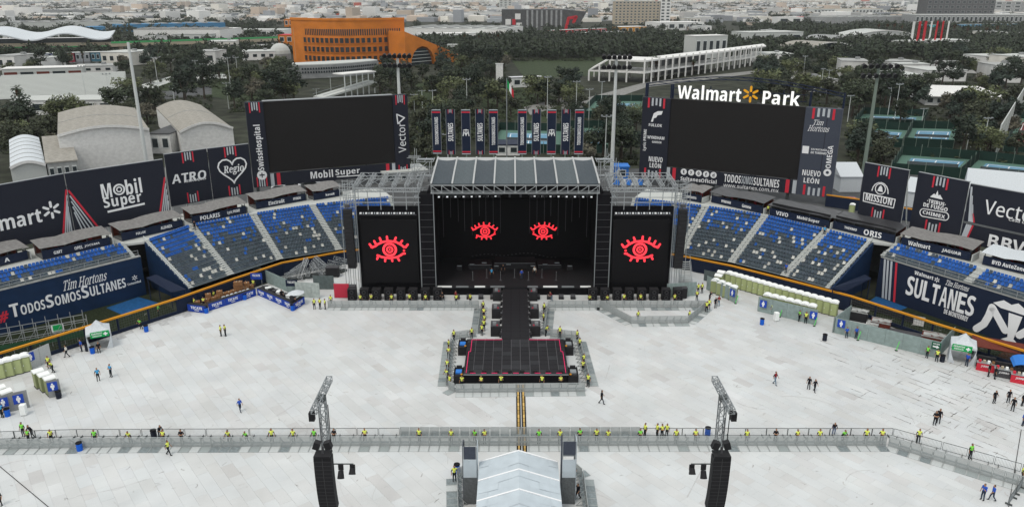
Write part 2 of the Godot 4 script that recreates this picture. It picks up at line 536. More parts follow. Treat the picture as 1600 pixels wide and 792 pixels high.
func make_materials():
	texs["fine"] = noise_tex(0.03, 0.86, 1.0, 3)
	texs["grime"] = noise_tex(0.008, 0.82, 1.0, 7)
	texs["floor"] = noise_tex(0.006, 0.93, 1.0, 21)
	texs["ground"] = noise_tex(0.015, 0.5, 1.0, 11)
	mt("print_red", Color(0.5, 0.03, 0.05), 0.7)
	mt("print_grey", Color(0.42, 0.45, 0.48), 0.7)
	mt("print_white", Color(0.72, 0.73, 0.74), 0.7)
	mt("navy", Color(0.012, 0.02, 0.045), 0.65, 0.0, "fine", 0.3)
	mt("navy_wall", Color(0.009, 0.028, 0.075), 0.6, 0.0, "grime", 0.12)
	mt("board", Color(0.019, 0.022, 0.034), 0.7, 0.0, "fine", 0.25)
	mt("board_grey", Color(0.06, 0.07, 0.095), 0.7, 0.0, "fine", 0.25)
	mt("led_off", Color(0.017, 0.016, 0.016), 0.75, 0.0, "fine", 0.15)
	mt("led_black", Color(0.004, 0.004, 0.005), 0.7)
	mt("black", Color(0.008, 0.008, 0.01), 0.8)
	mt("black_fabric", Color(0.007, 0.007, 0.009), 0.95, 0.0, "fine", 0.5)
	mt("gear", Color(0.02, 0.02, 0.022), 0.6)
	mt("gear_grey", Color(0.06, 0.06, 0.065), 0.6)
	mt("steel", Color(0.35, 0.37, 0.38), 0.45, 0.6)
	mt("steel_dull", Color(0.24, 0.26, 0.27), 0.6, 0.4)
	mt("steel_dark", Color(0.09, 0.1, 0.1), 0.6, 0.3)
	mt("barrier_steel", Color(0.4, 0.43, 0.43), 0.55, 0.25, "fine", 0.8)
	mt("barrier_plate", Color(0.26, 0.3, 0.31), 0.6, 0.2, "grime", 0.6)
	mt("pole_white", Color(0.6, 0.63, 0.62), 0.6, 0.0, "fine", 0.4)
	mt("pole_green", Color(0.16, 0.2, 0.17), 0.6)
	mt("concrete", Color(0.36, 0.37, 0.36), 0.9, 0.0, "grime", 0.2)
	mt("concrete_light", Color(0.5, 0.52, 0.5), 0.9, 0.0, "fine", 0.3)
	mt("concrete_dark", Color(0.14, 0.15, 0.155), 0.9, 0.0, "grime", 0.2)
	mt("tread", Color(0.16, 0.195, 0.215), 0.9, 0.0, "grime", 0.25)
	mt("orange_pad", Color(0.62, 0.27, 0.02), 0.6, 0.0, "fine", 0.5)
	mt("white_fabric", Color(0.57, 0.61, 0.64), 0.8, 0.0, "fine", 0.25)
	mt("white_plastic", Color(0.72, 0.74, 0.73), 0.55)
	mt("white_wall", Color(0.72, 0.72, 0.7), 0.85, 0.0, "fine", 0.06)
	mt("grey_fabric", Color(0.21, 0.205, 0.2), 0.9, 0.0, "grime", 0.3)
	mt("olive_plastic", Color(0.3, 0.34, 0.17), 0.5, 0.0, "fine", 0.9)
	mt("hoarding", Color(0.27, 0.34, 0.33), 0.75, 0.0, "grime", 0.3)
	mt("hoarding_dark", Color(0.12, 0.15, 0.15), 0.75, 0.0, "grime", 0.3)
	mt("hoarding_pale", Color(0.42, 0.47, 0.45), 0.75, 0.0, "grime", 0.3)
	mt("red_fabric", Color(0.5, 0.04, 0.07), 0.8, 0.0, "fine", 0.5)
	mt("sign_blue", Color(0.02, 0.06, 0.36), 0.6)
	mt("sign_green", Color(0.01, 0.3, 0.08), 0.6)
	mt("drum_blue", Color(0.01, 0.1, 0.5), 0.45)
	mt("drum_dark", Color(0.015, 0.018, 0.03), 0.5)
	mt("tarp_blue", Color(0.03, 0.16, 0.5), 0.6)
	mt("tarp_black", Color(0.013, 0.013, 0.015), 0.35)
	mt("bar_blue", Color(0.015, 0.05, 0.3), 0.6)
	mt("carton", Color(0.24, 0.12, 0.055), 0.9, 0.0, "fine", 0.9)
	mt("rust_red", Color(0.14, 0.035, 0.025), 0.8, 0.0, "grime", 0.5)
	mt("seat_paint", Color.WHITE, 0.5, 0.0, "", 1.0, true)
	mt("floor_tile", Color.WHITE, 0.85, 0.0, "floor", 0.04, true)
	mt("cloth", Color.WHITE, 0.9, 0.0, "", 1.0, true)
	mt("painted", Color.WHITE, 0.85, 0.0, "fine", 0.15, true)
	mt("turf", Color(0.03, 0.042, 0.02), 0.95, 0.0, "ground", 0.3)
	mt("clay", Color(0.1, 0.05, 0.032), 0.95, 0.0, "ground", 0.3)
	mt("mat_blue", Color(0.015, 0.09, 0.24), 0.8, 0.0, "grime", 0.3)
	mt("stage_deck", Color(0.022, 0.022, 0.025), 0.55, 0.0, "grime", 0.9)
	mt("stage_joint", Color(0.16, 0.16, 0.17), 0.6)
	mt("roof_dark", Color(0.045, 0.06, 0.072), 0.5, 0.0, "grime", 0.4)
	mt("roof_mid", Color(0.085, 0.105, 0.115), 0.6, 0.0, "grime", 0.5)
	mt("roof_rib", Color(0.36, 0.37, 0.37), 0.7)
	lamp_mat("led_red", Color(0.8, 0.035, 0.05), 0.75)
	lamp_mat("sign_white", Color(0.88, 0.88, 0.86), 0.25)
	lamp_mat("led_strip", Color(0.6, 0.02, 0.11), 0.25)
	lamp_mat("lamp_dim", Color(0.8, 0.82, 0.85), 0.3)
	lamp_mat("lamp_white", Color(0.9, 0.9, 0.85), 1.2)
	mt("spark_yellow", Color(0.8, 0.38, 0.02), 0.6)
	mt("glass_dark", Color(0.02, 0.028, 0.032), 0.15)
	mt("orange_wall", Color(0.62, 0.2, 0.03), 0.85, 0.0, "grime", 0.02)
	mt("grey_building", Color(0.3, 0.31, 0.31), 0.85, 0.0, "grime", 0.05)
	mt("dark_building", Color(0.085, 0.088, 0.09), 0.8, 0.0, "grime", 0.04)
	mt("red_paint", Color(0.42, 0.02, 0.03), 0.7)
	mt("beige", Color(0.42, 0.36, 0.27), 0.85, 0.0, "fine", 0.1)
	mt("green_rail", Color(0.06, 0.3, 0.11), 0.7)
	mt("hangar_roof", Color(0.32, 0.305, 0.27), 0.8, 0.0, "grime", 0.15)
	mt("blue_roof", Color(0.06, 0.22, 0.4), 0.7, 0.0, "fine", 0.05)
	mt("court_blue", Color(0.13, 0.28, 0.4), 0.8, 0.0, "fine", 0.1)
	mt("court_green", Color(0.1, 0.19, 0.15), 0.8, 0.0, "fine", 0.1)
	mt("court_red", Color(0.14, 0.03, 0.03), 0.8, 0.0, "fine", 0.1)
	mt("windscreen", Color(0.012, 0.035, 0.028), 0.8, 0.0, "fine", 0.3)
	mt("asphalt", Color(0.09, 0.094, 0.097), 0.95, 0.0, "grime", 0.05)
	mt("path", Color(0.24, 0.24, 0.23), 0.95, 0.0, "grime", 0.08)
	mt("lawn", Color(0.055, 0.08, 0.035), 0.95, 0.0, "ground", 0.05)
	mt("bark", Color(0.055, 0.045, 0.036), 0.95)
	var leaf := mt("leaf", Color.WHITE, 0.8, 0.0, "", 1.0, true)
	leaf.backlight_enabled = true
	leaf.backlight = Color(0.05, 0.06, 0.03)

func sheet(called: String, pts: Array, y: float, m: Material, kind := "structure") -> MeshInstance3D:
	var poly := PackedVector2Array()
	for p in pts: poly.append(Vector2(p.x, p.z))
	var b := MB.new()
	b.prism(poly, y - 0.1, y)
	var o := put(b.mesh(), called, m)
	o.set_meta("kind", kind)
	return o

const FIELD := [[-90, -30], [-90, -66], [-79, -80], [-65.6, -90.2], [-59.1, -98.2], [-50.7, -108.9], [-39.3, -124.6], [-28.5, -133.2], [0, -140], [29.6, -130.4], [41.6, -121.2], [51.6, -109.3], [59.0, -99.1], [66.0, -90.2], [80, -75], [90, -30]]
func make_ground():
	var g := mt("city_ground", Color(0.05, 0.056, 0.038), 0.95, 0.0, "ground", 0.012)
	var b := MB.new()
	b.quad(Vector3(-9000, -0.12, 300), Vector3(9000, -0.12, 300), Vector3(9000, -0.12, -14000), Vector3(-9000, -0.12, -14000))
	tag(put(b.mesh(), "ground", g), "", "", "", "structure")
	# field: base sheet and the white protective floor panels laid diagonally
	var poly := PackedVector2Array()
	for p in FIELD: poly.append(Vector2(p[0], p[1]))
	b = MB.new()
	b.prism(poly, -0.11, -0.03)
	var base := put(b.mesh(), "playing_field", mt("field_base", Color(0.47, 0.48, 0.48), 0.95, 0.0, "grime", 0.3))
	base.set_meta("kind", "structure")
	var n1 := FastNoiseLite.new()
	n1.seed = 5; n1.frequency = 0.03
	var n2 := FastNoiseLite.new()
	n2.seed = 9; n2.frequency = 0.35
	var tiles := []
	var ang := deg_to_rad(52.0)
	var e := Vector2(cos(ang), sin(ang))
	var w := Vector2(-e.y, e.x)
	for i in range(-70, 70):
		for j in range(-130, 130):
			var c: Vector2 = Vector2(0, -90) + e * (i * 2.44 + (1.22 if j % 2 != 0 else 0.0)) + w * (j * 1.22)
			if c.y > -48 or c.y < -142 or absf(c.x) > 82: continue
			var ok := true
			for s in [[-1, -1], [1, -1], [1, 1], [-1, 1]]:
				if not Geometry2D.is_point_in_polygon(c + e * s[0] * 1.2 + w * s[1] * 0.6, poly): ok = false
			if not ok: continue
			tiles.append(c)
	tiles.sort_custom(func(a, b2): return a.length_squared() < b2.length_squared())
	var rest := MB.new()
	var shown := 0
	var one := MB.new()
	one.box(Vector3.ZERO, Vector3(2.432, 0.03, 1.21))
	var variants := []
	for k in 6:
		var m := mt("tile_%d" % k, Color(0.535, 0.552, 0.555) * [1.0, 0.98, 1.02, 0.955, 0.995, 0.9][k] * Color(1.0, [1.005, 0.99, 1.0, 0.98, 1.01, 0.97][k], [1.005, 0.98, 0.995, 0.965, 1.015, 0.955][k]), 0.85, 0.0, "floor", 0.04)
		variants.append(m)
	var mesh := one.mesh()
	var turn := Basis(Vector3.UP, -ang)
	for c in tiles:
		var t := rng.randf()
		var z2: float = -c.y
		var k := 0
		if t > 0.975: k = 5
		elif t > 0.9: k = 3
		else: k = [0, 1, 2, 4, 0, 1][rng.randi() % 6]
		var at := Vector3(c.x, -0.016 + rng.randf() * 0.006, c.y)
		var inframe: bool = z2 > 58 and absf(c.x) < z2 * 0.72
		if inframe and shown < 300:
			put(mesh, "floor_panel", variants[k], base, at, turn)
			shown += 1
		else:
			var mm: StandardMaterial3D = variants[k]
			rest.col = mm.albedo_color.srgb_to_linear() * (1.0 + 0.05 * n2.get_noise_2d(c.x, c.y))
			if c.x > 35.0 and z2 > 72: rest.col *= 0.97 + 0.07 * n1.get_noise_2d(c.x, c.y)
			rest.box(at, Vector3(2.432, 0.03, 1.21), turn)
	stuff(put(rest.mesh(), "floor_panels", mats["floor_tile"], base))
	# dirt trodden into the joints on the right-hand side of the floor
	var d := MB.new()
	for i in 900:
		var p := spot(rng.randf_range(1170, 1600), rng.randf_range(500, 720))
		var edge := 470.0 + (p.x - 46.0) * 3.0
		var fr: float = Vector2(p.x - 57.0, (p.z + 88.0) * 0.75).length()
		if fr > 16.0 * sqrt(rng.randf() + 0.08): continue
		var jj := roundf((Vector2(p.x, p.z) - Vector2(0, -90)).dot(w) / 1.22 - 0.5) + 0.5
		var c2 := Vector2(0, -90) + e * (Vector2(p.x, p.z) - Vector2(0, -90)).dot(e) + w * jj * 1.22
		var along := e
		if rng.randf() < 0.25: along = w
		var side := Vector2(-along.y, along.x)
		var l := rng.randf_range(0.3, 2.2)
		var s := rng.randf_range(0.02, 0.075)
		d.col = Color(0.13, 0.125, 0.12) * rng.randf_range(0.8, 2.6)
		var k2 := 7
		var prev := []
		for q in k2 + 1:
			var cc: Vector2 = c2 + along * (l * (q / float(k2) - 0.5)) + side * rng.randf_range(-0.05, 0.05)
			var hw := s * rng.randf_range(0.1, 1.0) * (1.0 if q > 0 and q < k2 else 0.2)
			var now := [cc - side * hw, cc + side * hw]
			if q > 0: d.quad(Vector3(prev[0].x, 0.012, prev[0].y), Vector3(now[0].x, 0.012, now[0].y), Vector3(now[1].x, 0.012, now[1].y), Vector3(prev[1].x, 0.012, prev[1].y))
			prev = now
	for i in 420:   # scuffs and wheel tracks all over the floor
		var p := spot(rng.randf_range(-40, 1640), rng.randf_range(492, 800))
		var dir := rng.randf() * TAU
		var l := rng.randf_range(0.15, 0.8)
		if i % 12 == 0: l = rng.randf_range(3.0, 9.0)
		var hw := rng.randf_range(0.015, 0.05)
		var bend := rng.randf_range(-0.25, 0.25)
		d.col = Color(0.5, 0.49, 0.475) * rng.randf_range(0.55, 1.0) if l < 1.0 else Color(0.49, 0.49, 0.485)
		var q := Vector2(p.x, p.z)
		for k in 6:
			var f := Vector2(cos(dir), sin(dir))
			var r := Vector2(-f.y, f.x) * hw * (0.4 + rng.randf())
			var q2 := q + f * l / 6.0
			d.quad(Vector3(q.x - r.x, 0.01, q.y - r.y), Vector3(q2.x - r.x, 0.01, q2.y - r.y), Vector3(q2.x + r.x, 0.01, q2.y + r.y), Vector3(q.x + r.x, 0.01, q.y + r.y))
			q = q2
			dir += bend
	tag(put(d.mesh(), "dirt_streaks", mats["painted"]), "dark dirt trodden into joints of the white floor", "dirt", "", "stuff")
	# bullpen grounds behind the outfield fence, the service yards behind the stand
	sheet("bullpen_ground", [Vector3(-65.9, 0, -89.9), Vector3(-59.5, 0, -98), Vector3(-51.2, 0, -108.8), Vector3(-59.6, 0, -116.7), Vector3(-85, 0, -87)], 0.0, mats["turf"])
	sheet("bullpen_ground", [Vector3(66.3, 0, -90.2), Vector3(59.4, 0, -99.2), Vector3(52.1, 0, -109.4), Vector3(58.9, 0, -116.1), Vector3(80, 0, -80)], 0.0, mats["turf"])
	sheet("bullpen_mat", [spot(165, 481), spot(215, 464), spot(250, 474), spot(195, 494)], 0.006, mats["mat_blue"])
	sheet("bullpen_mat", [spot(1355, 473), spot(1370, 463), spot(1420, 480), spot(1400, 488)], 0.006, mats["mat_blue"])
	sheet("warning_track", [spot(1560, 556), spot(1598, 528), spot(1640, 540), spot(1600, 575)], 0.006, mats["clay"])
	sheet("car_park", [Vector3(-130, 0, -150), Vector3(-20, 0, -152), Vector3(20, 0, -152), Vector3(110, 0, -150), Vector3(120, 0, -212), Vector3(-120, 0, -215)], -0.05, mats["asphalt"])
	# roads, paths, lawns in the park behind
	sheet("road", [spot(870, 165), spot(1010, 128), spot(1200, 108), spot(1200, 112), spot(1010, 136), spot(890, 178)], -0.04, mats["path"])
	sheet("lawn", [spot(800, 95), spot(960, 88), spot(930, 118), spot(820, 122)], -0.05, mats["lawn"])
	sheet("lawn", [spot(640, 170), spot(650, 128), spot(790, 128), spot(900, 160), spot(860, 190), spot(720, 182)], -0.06, mats["lawn"])
	sheet("lawn", [spot(195, 140), spot(330, 110), spot(420, 125), spot(420, 165), spot(250, 140)], -0.06, mats["lawn"])
	sheet("path", [spot(180, 143), spot(270, 118), spot(360, 115), spot(360, 122), spot(275, 125), spot(200, 150)], -0.045, mats["concrete_light"])
	sheet("path", [spot(185, 152), spot(330, 133), spot(330, 147), spot(190, 162)], -0.04, mats["asphalt"])
	sheet("path", [spot(815, 168), spot(905, 146), spot(910, 152), spot(830, 180)], -0.04, mats["path"])
	sheet("road", [spot(-200, 108), spot(420, 84), spot(420, 90), spot(-200, 118)], -0.04, mats["asphalt"])

# ---------------------------------------------------------------- stands
var seat_noise := FastNoiseLite.new()
func seat_block(f0: Vector3, f1: Vector3, r0: Vector3, r1: Vector3, rows: int, label: String, blue_rows: float, aisle0: bool, aisle1: bool, aw := 1.3):
	var mid := (f0 + f1) * 0.5
	var t := thing("seating_block", label, "stand", Vector3(mid.x, 0, mid.z), 0.0, "blue and grey seating blocks of the stands")
	var o := t.position
	var terr := MB.new()
	var ste := [MB.new(), MB.new()]
	var sea := MB.new()
	var face := Vector2(mid.x - (r0.x + r1.x) * 0.5, mid.z - (r0.z + r1.z) * 0.5).normalized()
	var ft := Basis(Vector3.UP, atan2(face.x, face.y))
	for k in rows:
		var a := f0.lerp(r0, k / float(rows)); var b := f1.lerp(r1, k / float(rows))
		var c := f1.lerp(r1, (k + 1) / float(rows)); var d := f0.lerp(r0, (k + 1) / float(rows))
		var y := lerpf(f0.y, r0.y, k / float(rows))
		var y1 := lerpf(f0.y, r0.y, (k + 1) / float(rows))
		a.y = y; b.y = y; c.y = y; d.y = y
		a -= o; b -= o; c -= o; d -= o
		terr.quad(a, b, c, d)
		var up := Vector3(0, y1 - y, 0)
		terr.quad(d, c, c + up, d + up)
		var along := (b - a).normalized()
		var wid := flat(a, b)
		var s0 := aw * 0.5 if aisle0 else 0.15
		var s1 := wid - (aw * 0.5 if aisle1 else 0.15)
		# stair treads of the aisles: two half-height steps for each row
		for q in 2:
			var e0 := 0.0 if q == 0 else wid - aw * 0.5
			if (q == 0 and not aisle0) or (q == 1 and not aisle1): continue
			for h in 2:
				var p := a.lerp(d, 0.5 * h + 0.25) + along * (e0 + aw * 0.25)
				ste[q].box(p + Vector3(0, 0.07 + 0.1 * h, 0), Vector3(aw * 0.5, 0.14 + 0.2 * h, flat(a, d) * 0.42), ft)
		var n := int((s1 - s0) / 0.52)
		for i in n:
			var rr := rng.randf() * 0.55 + 0.225 + 0.5 * seat_noise.get_noise_2d(i * 1.0 + mid.x * 9.0, k * 2.6)
			var bl := clampf((k / float(rows) - (1.0 - blue_rows)) * 2.6 + 0.36, 0.16, 0.93)
			if k % 3 == 0: bl *= 0.8
			var cl := Color(0.026, 0.105, 0.36) if rr < bl else Color(0.07, 0.09, 0.11)
			if rng.randf() < 0.11 - 0.05 * bl: cl = Color(0.5, 0.5, 0.47)
			sea.col = cl * rng.randf_range(0.8, 1.15)
			var p: Vector3 = a.lerp(d, 0.45) + along * (s0 + (i + 0.5) * (s1 - s0) / n)
			sea.box(p + Vector3(0, 0.4, 0), Vector3(0.43, 0.06, 0.4), ft)
			sea.box(p + Vector3(0, 0.6, 0) - ft.z * 0.2, Vector3(0.42, 0.36, 0.06), ft * Basis(Vector3.RIGHT, -0.18))
	put(terr.mesh(), "terrace", mats["tread"], t)
	for q in 2:
		if ste[q].v.size() > 0: put(ste[q].mesh(), "aisle_stairs", mats["concrete_light"], t)
	stuff(put(sea.mesh(), "seats", mats["seat_paint"], t))
	# rear kerb and front parapet
	var m := MB.new()
	m.bar(r0 - o + Vector3(0, 0.1, 0), r1 - o + Vector3(0, 0.1, 0), 0.5, 0.24)
	put(m.mesh(), "rear_kerb", mats["concrete_light"], t)
	return t
func rail_run(called: String, label: String, pts: Array, h: float, step: float, m: Material, r := 0.05, bars := 2):
	var t := thing(called, label, "railing", pts[0])
	var posts := MB.new()
	for i in pts.size() - 1:
		var a: Vector3 = pts[i] - pts[0]
		var b: Vector3 = pts[i + 1] - pts[0]
		for k in bars:
			var q := MB.new()
			var y := h * (k + 1) / bars
			q.bar(a + Vector3(0, y, 0), b + Vector3(0, y, 0), r)
			put(q.mesh(), "rail", m, t)
		var n := maxi(1, roundi(a.distance_to(b) / step))
		for k in n + (1 if i == pts.size() - 2 else 0):
			var p := a.lerp(b, k / float(n))
			bx(t, "post", p + Vector3(0, h * 0.5, 0), Vector3(r, h, r), m)
	return t
func wall_poly(parent: Node, called: String, pts: Array, thick: float, m: Material):   # vertical wall outline given in world coordinates
	var o: Vector3 = parent.position if parent is Node3D and parent != self else Vector3.ZERO
	var nrm: Vector3 = (pts[1] - pts[0]).cross(pts[pts.size() - 1] - pts[0]).normalized() * thick
	var b := MB.new()
	var k := pts.size()
	for i in range(1, k - 1):
		b.tri(pts[0] - o, pts[i] - o, pts[i + 1] - o)
		b.tri(pts[0] - o + nrm, pts[i + 1] - o + nrm, pts[i] - o + nrm)
	for i in k:
		var j := (i + 1) % k
		b.quad(pts[i] - o, pts[j] - o, pts[j] - o + nrm, pts[i] - o + nrm)
	return put(b.mesh(), called, m, parent)
func v3(x: float, y: float, z: float) -> Vector3: return Vector3(x, y, z)
const LF := [[-50.5, -112.1], [-46.2, -118.4], [-40.4, -126.2], [-31.2, -131.5], [-20, -136.5]]
const LR := [[-60.1, -119.8], [-56.3, -129.1], [-47.7, -136.2], [-38.4, -142.6], [-24, -149]]
const RF := [[20, -135], [29.9, -129.4], [37.7, -124.5], [44.5, -117.8], [49.6, -112.1]]
const RR := [[24, -148], [37, -141.6], [46.4, -135.3], [54, -126], [58.8, -119.6]]
func make_stands():
	seat_noise.seed = 4
	seat_noise.frequency = 0.16
	var f := func(a, h): return Vector3(a[0], h, a[1])
	var ln := ["grey and blue seating block next to the dark blue slogan wall", "seating block under the second-to-last grey canopy left of the stage", "seating block with white aisles between two stairs, second left of the stage", "seating block half hidden behind the left hanging speaker column"]
	var rn := ["seating block half hidden behind the right hanging speaker column", "seating block right of the stage, first with both aisles visible", "seating block below the black canopied suites right of the stage", "grey and blue seating block next to the wall with the white monogram"]
	for i in 4:
		seat_block(f.call(LF[i], 2.7), f.call(LF[i + 1], 2.7), f.call(LR[i], 8.0), f.call(LR[i + 1], 8.0), 14, ln[i], 0.5, true, true)
		seat_block(f.call(RF[i], 2.7), f.call(RF[i + 1], 2.7), f.call(RR[i], 8.0), f.call(RR[i + 1], 8.0), 14, rn[i], 0.5, true, true)
	# upper blocks on top of the lettered walls
	seat_block(v3(-74.9, 6.6, -98.7), v3(-60.2, 6.6, -116.2), v3(-77.6, 8, -101.0), v3(-62.9, 8, -118.5), 4, "narrow four-row seating block above the dark blue lettered wall on the left", 0.75, true, true)
	seat_block(v3(-84, 6.6, -87.8), v3(-74.9, 6.6, -98.7), v3(-86.7, 8, -90.1), v3(-77.6, 8, -101.0), 4, "leftmost narrow seating block, cut by the picture edge", 0.75, true, true)
	seat_block(v3(58.9, 6.8, -116.2), v3(66, 6.8, -104), v3(61.9, 8, -118.2), v3(69, 8, -106), 4, "blue narrow seating block above the wall with the white monogram", 0.95, true, true)
	seat_block(v3(66, 6.8, -104), v3(76, 6.8, -87), v3(69, 8, -106), v3(79, 8, -89), 4, "rightmost narrow blue seating block, cut by the picture edge", 0.95, true, true)
	# concourse slab behind the seats, carrying the suites
	var cw := MB.new()
	for side in 2:
		var r: Array = LR if side == 0 else RR
		var pts := []
		if side == 0: pts = [v3(-86.7, 0, -90.1), v3(-77.6, 0, -101.0), v3(-62.9, 0, -118.5)]
		for p in r: pts.append(v3(p[0], 0, p[1]))
		if side == 1: pts.append_array([v3(61.9, 0, -118.2), v3(69, 0, -106), v3(79, 0, -89)])
		var back := []
		for i in pts.size():
			var a: Vector3 = pts[maxi(0, i - 1)]
			var b: Vector3 = pts[mini(pts.size() - 1, i + 1)]
			var nrm := Vector3(b.z - a.z, 0, -(b.x - a.x)).normalized() * -1.0
			if nrm.dot(pts[i] - Vector3(0, 0, -80)) < 0: nrm = -nrm
			back.append(pts[i] + nrm * 9.0)
		var q := MB.new()
		for i in pts.size() - 1:
			var lo := [pts[i], pts[i + 1], back[i + 1], back[i]]
			var h := []
			for p in lo: h.append(p + Vector3(0, 7.6, 0))
			for p in lo: h.append(p + Vector3(0, 7.96, 0))
			q.hexa(h)
		var o := put(q.mesh(), "concourse", mats["concrete_light"])
		o.set_meta("kind", "structure")
		var bw := MB.new()
		for i in pts.size() - 1:
			bw.hexa([back[i], back[i + 1], back[i + 1] * 1.003, back[i] * 1.003, back[i] + v3(0, 7.6, 0), back[i + 1] + v3(0, 7.6, 0), back[i + 1] * 1.003 + v3(0, 7.6, 0), back[i] * 1.003 + v3(0, 7.6, 0)])
		o = put(bw.mesh(), "concourse_wall", mats["concrete_dark"])
		tag(o, "dark rear wall of the stand %s of the stage" % ("left" if side == 0 else "right"), "wall")
	# dark blue wall on the left
	var wl := thing("lettered_wall", "dark blue outfield wall with white and red slogan letters", "wall", v3(-80.15, 0, -92.5), frame_on(v3(-80.15, 0, -92.5), v3(-59.6, 0, -116.5)))
	var wlen := flat(v3(-80.15, 0, -92.5), v3(-59.6, 0, -116.5))
	bx(wl, "wall_face", v3(wlen * 0.5, 3.25, -0.25), v3(wlen, 6.5, 0.5), mats["navy_wall"])
	bx(wl, "wall_cap", v3(wlen * 0.5, 6.56, -0.3), v3(wlen, 0.12, 0.75), mats["concrete"])
	var W: Material = mats["print_white"]
	text(wl, "Tim Hortons", 22.9, 4.9, 6.3, 1.6, W, 0.0, false, true, 0.3, 0.0)
	text(wl, "#", 11.4, 2.6, 1.2, 1.6, mats["print_red"], 0.0, true, false, 0.2)
	var sx := 12.3
	for seg in [["T", 1.15, 2.0], ["ODOS", 3.2, 1.5], ["S", 1.0, 2.0], ["OMOS", 3.6, 1.5], ["S", 1.0, 2.0], ["ULTANES", 5.4, 1.55]]:
		text(wl, seg[0], sx + seg[1] * 0.5, 2.15 + seg[2] * 0.5, seg[1], seg[2], W)
		sx += seg[1] + 0.2
	text(wl, "Comunidad", sx + 1.1, 2.5, 2.1, 0.4, W)
	burst(wl, sx + 1.3, 3.3, 0.45, W, 0.0, "small_emblem")
	# monogram wall on the right
	var wr := thing("lettered_wall", "dark navy outfield wall with huge white team name and monogram", "wall", v3(58.9, 0, -115.9), frame_on(v3(58.9, 0, -115.9), v3(70.5, 0, -96.1)))
	bx(wr, "wall_face", v3(15, 3.3, -0.25), v3(30, 6.6, 0.5), mats["navy"])
	bx(wr, "wall_cap", v3(15, 6.66, -0.3), v3(30, 0.12, 0.75), mats["concrete"])
	for i in 4:
		var m := MB.new()
		var x0: float = [0.6, 1.15, 1.75, 2.6][i]
		m.plate(PackedVector2Array([Vector2(x0, 6.5), Vector2(x0 + 0.32, 6.5), Vector2(x0 + 1.0, 0.1), Vector2(x0 + 0.65, 0.1)]), 0.005, 0.03)
		put(m.mesh(), "stripe", mats["print_red"] if i == 3 else mats["print_grey"], wr)
	text(wr, "Walmart", 7.4, 5.9, 3.0, 0.62, W)
	burst(wr, 9.5, 5.8, 0.42, W, 0.0)
	text(wr, "Tim Hortons", 12.6, 5.9, 3.4, 0.85, W, 0.0, false, true, 0.3)
	var nx := 5.0
	for ch in "SULTANES":
		text(wr, ch, nx + 0.6, 3.55, 1.15, 3.1, W)
		nx += 1.34
	text(wr, "DE MONTERREY", 13.2, 1.45, 3.6, 0.72, W)
	# the S-M style monogram: two flaring legs, an arch and a centre T
	var mg := MB.new()
	mg.stroke([Vector2(16.4, 0.5), Vector2(17.3, 1.6), Vector2(17.7, 3.0), Vector2(17.9, 4.4), Vector2(19.2, 2.9), Vector2(20.2, 1.7)], 1.0, 0.04, 0.05)
	put(mg.mesh(), "monogram_stroke", W, wr)
	mg = MB.new()
	mg.plate(PackedVector2Array([Vector2(17.9, 5.1), Vector2(19.2, 5.9), Vector2(20.3, 5.6), Vector2(21.1, 6.1), Vector2(22, 5.6), Vector2(23.2, 5.9), Vector2(24.4, 5.1), Vector2(23.2, 4.7), Vector2(19, 4.7)]), 0.005, 0.045)
	put(mg.mesh(), "monogram_crest", W, wr)
	mg = MB.new()
	mg.plate(PackedVector2Array([Vector2(20.2, 4.4), Vector2(22.0, 4.4), Vector2(21.5, 0.9), Vector2(22.3, 0.3), Vector2(19.9, 0.3), Vector2(20.7, 0.9)]), 0.048, 0.09)
	put(mg.mesh(), "monogram_stem", W, wr)
	mg = MB.new()
	mg.stroke([Vector2(25.9, 0.5), Vector2(25.0, 1.6), Vector2(24.6, 3.0), Vector2(24.4, 4.4), Vector2(23.1, 2.9), Vector2(22.1, 1.7)], 1.0, 0.04, 0.05)
	put(mg.mesh(), "monogram_stroke", W, wr)
	# dark side walls closing the stands next to the bullpens, with a lean-to roof
	for s in 2:
		var a: Vector3 = v3(-50.6, 0, -112.0) if s == 0 else v3(49.7, 0, -112.0)
		var b: Vector3 = v3(-60.2, 0, -119.6) if s == 0 else v3(58.9, 0, -119.5)
		var t := thing("stand_end_wall", "dark blue end wall of the seating %s" % ["left of the stage, beside the slogan wall", "right of the stage, beside the monogram wall"][s], "wall", a)
		wall_poly(t, "wall_face", [a, b, b + v3(0, 7.9, 0), a + v3(0, 2.65, 0)], 0.3, mats["navy_wall"])
		var r := thing("lean_to_roof", "dark navy lean-to roof over the bullpen gate beside the %s" % ["slogan wall", "monogram wall"][s], "roof", Vector3.ZERO)
		var q: Array = [spot(228, 435, 3.6), spot(243, 430, 4.2), spot(290, 453, 3.2), spot(266, 458, 2.6)] if s == 0 else [spot(1352, 430, 3.6), spot(1362, 436, 4.2), spot(1322, 456, 2.6), spot(1300, 451, 3.2)]
		var m := MB.new()
		m.hexa([q[0], q[1], q[2], q[3], q[0] + v3(0, 0.15, 0), q[1] + v3(0, 0.15, 0), q[2] + v3(0, 0.15, 0), q[3] + v3(0, 0.15, 0)])
		put(m.mesh(), "roof_sheet", mats["navy"], r)
		for p in q: bx(r, "post", v3(p.x, p.y * 0.5, p.z).lerp(v3((q[0].x + q[2].x) * 0.5, p.y * 0.5, (q[0].z + q[2].z) * 0.5), 0.06), v3(0.12, p.y, 0.12), mats["navy"])
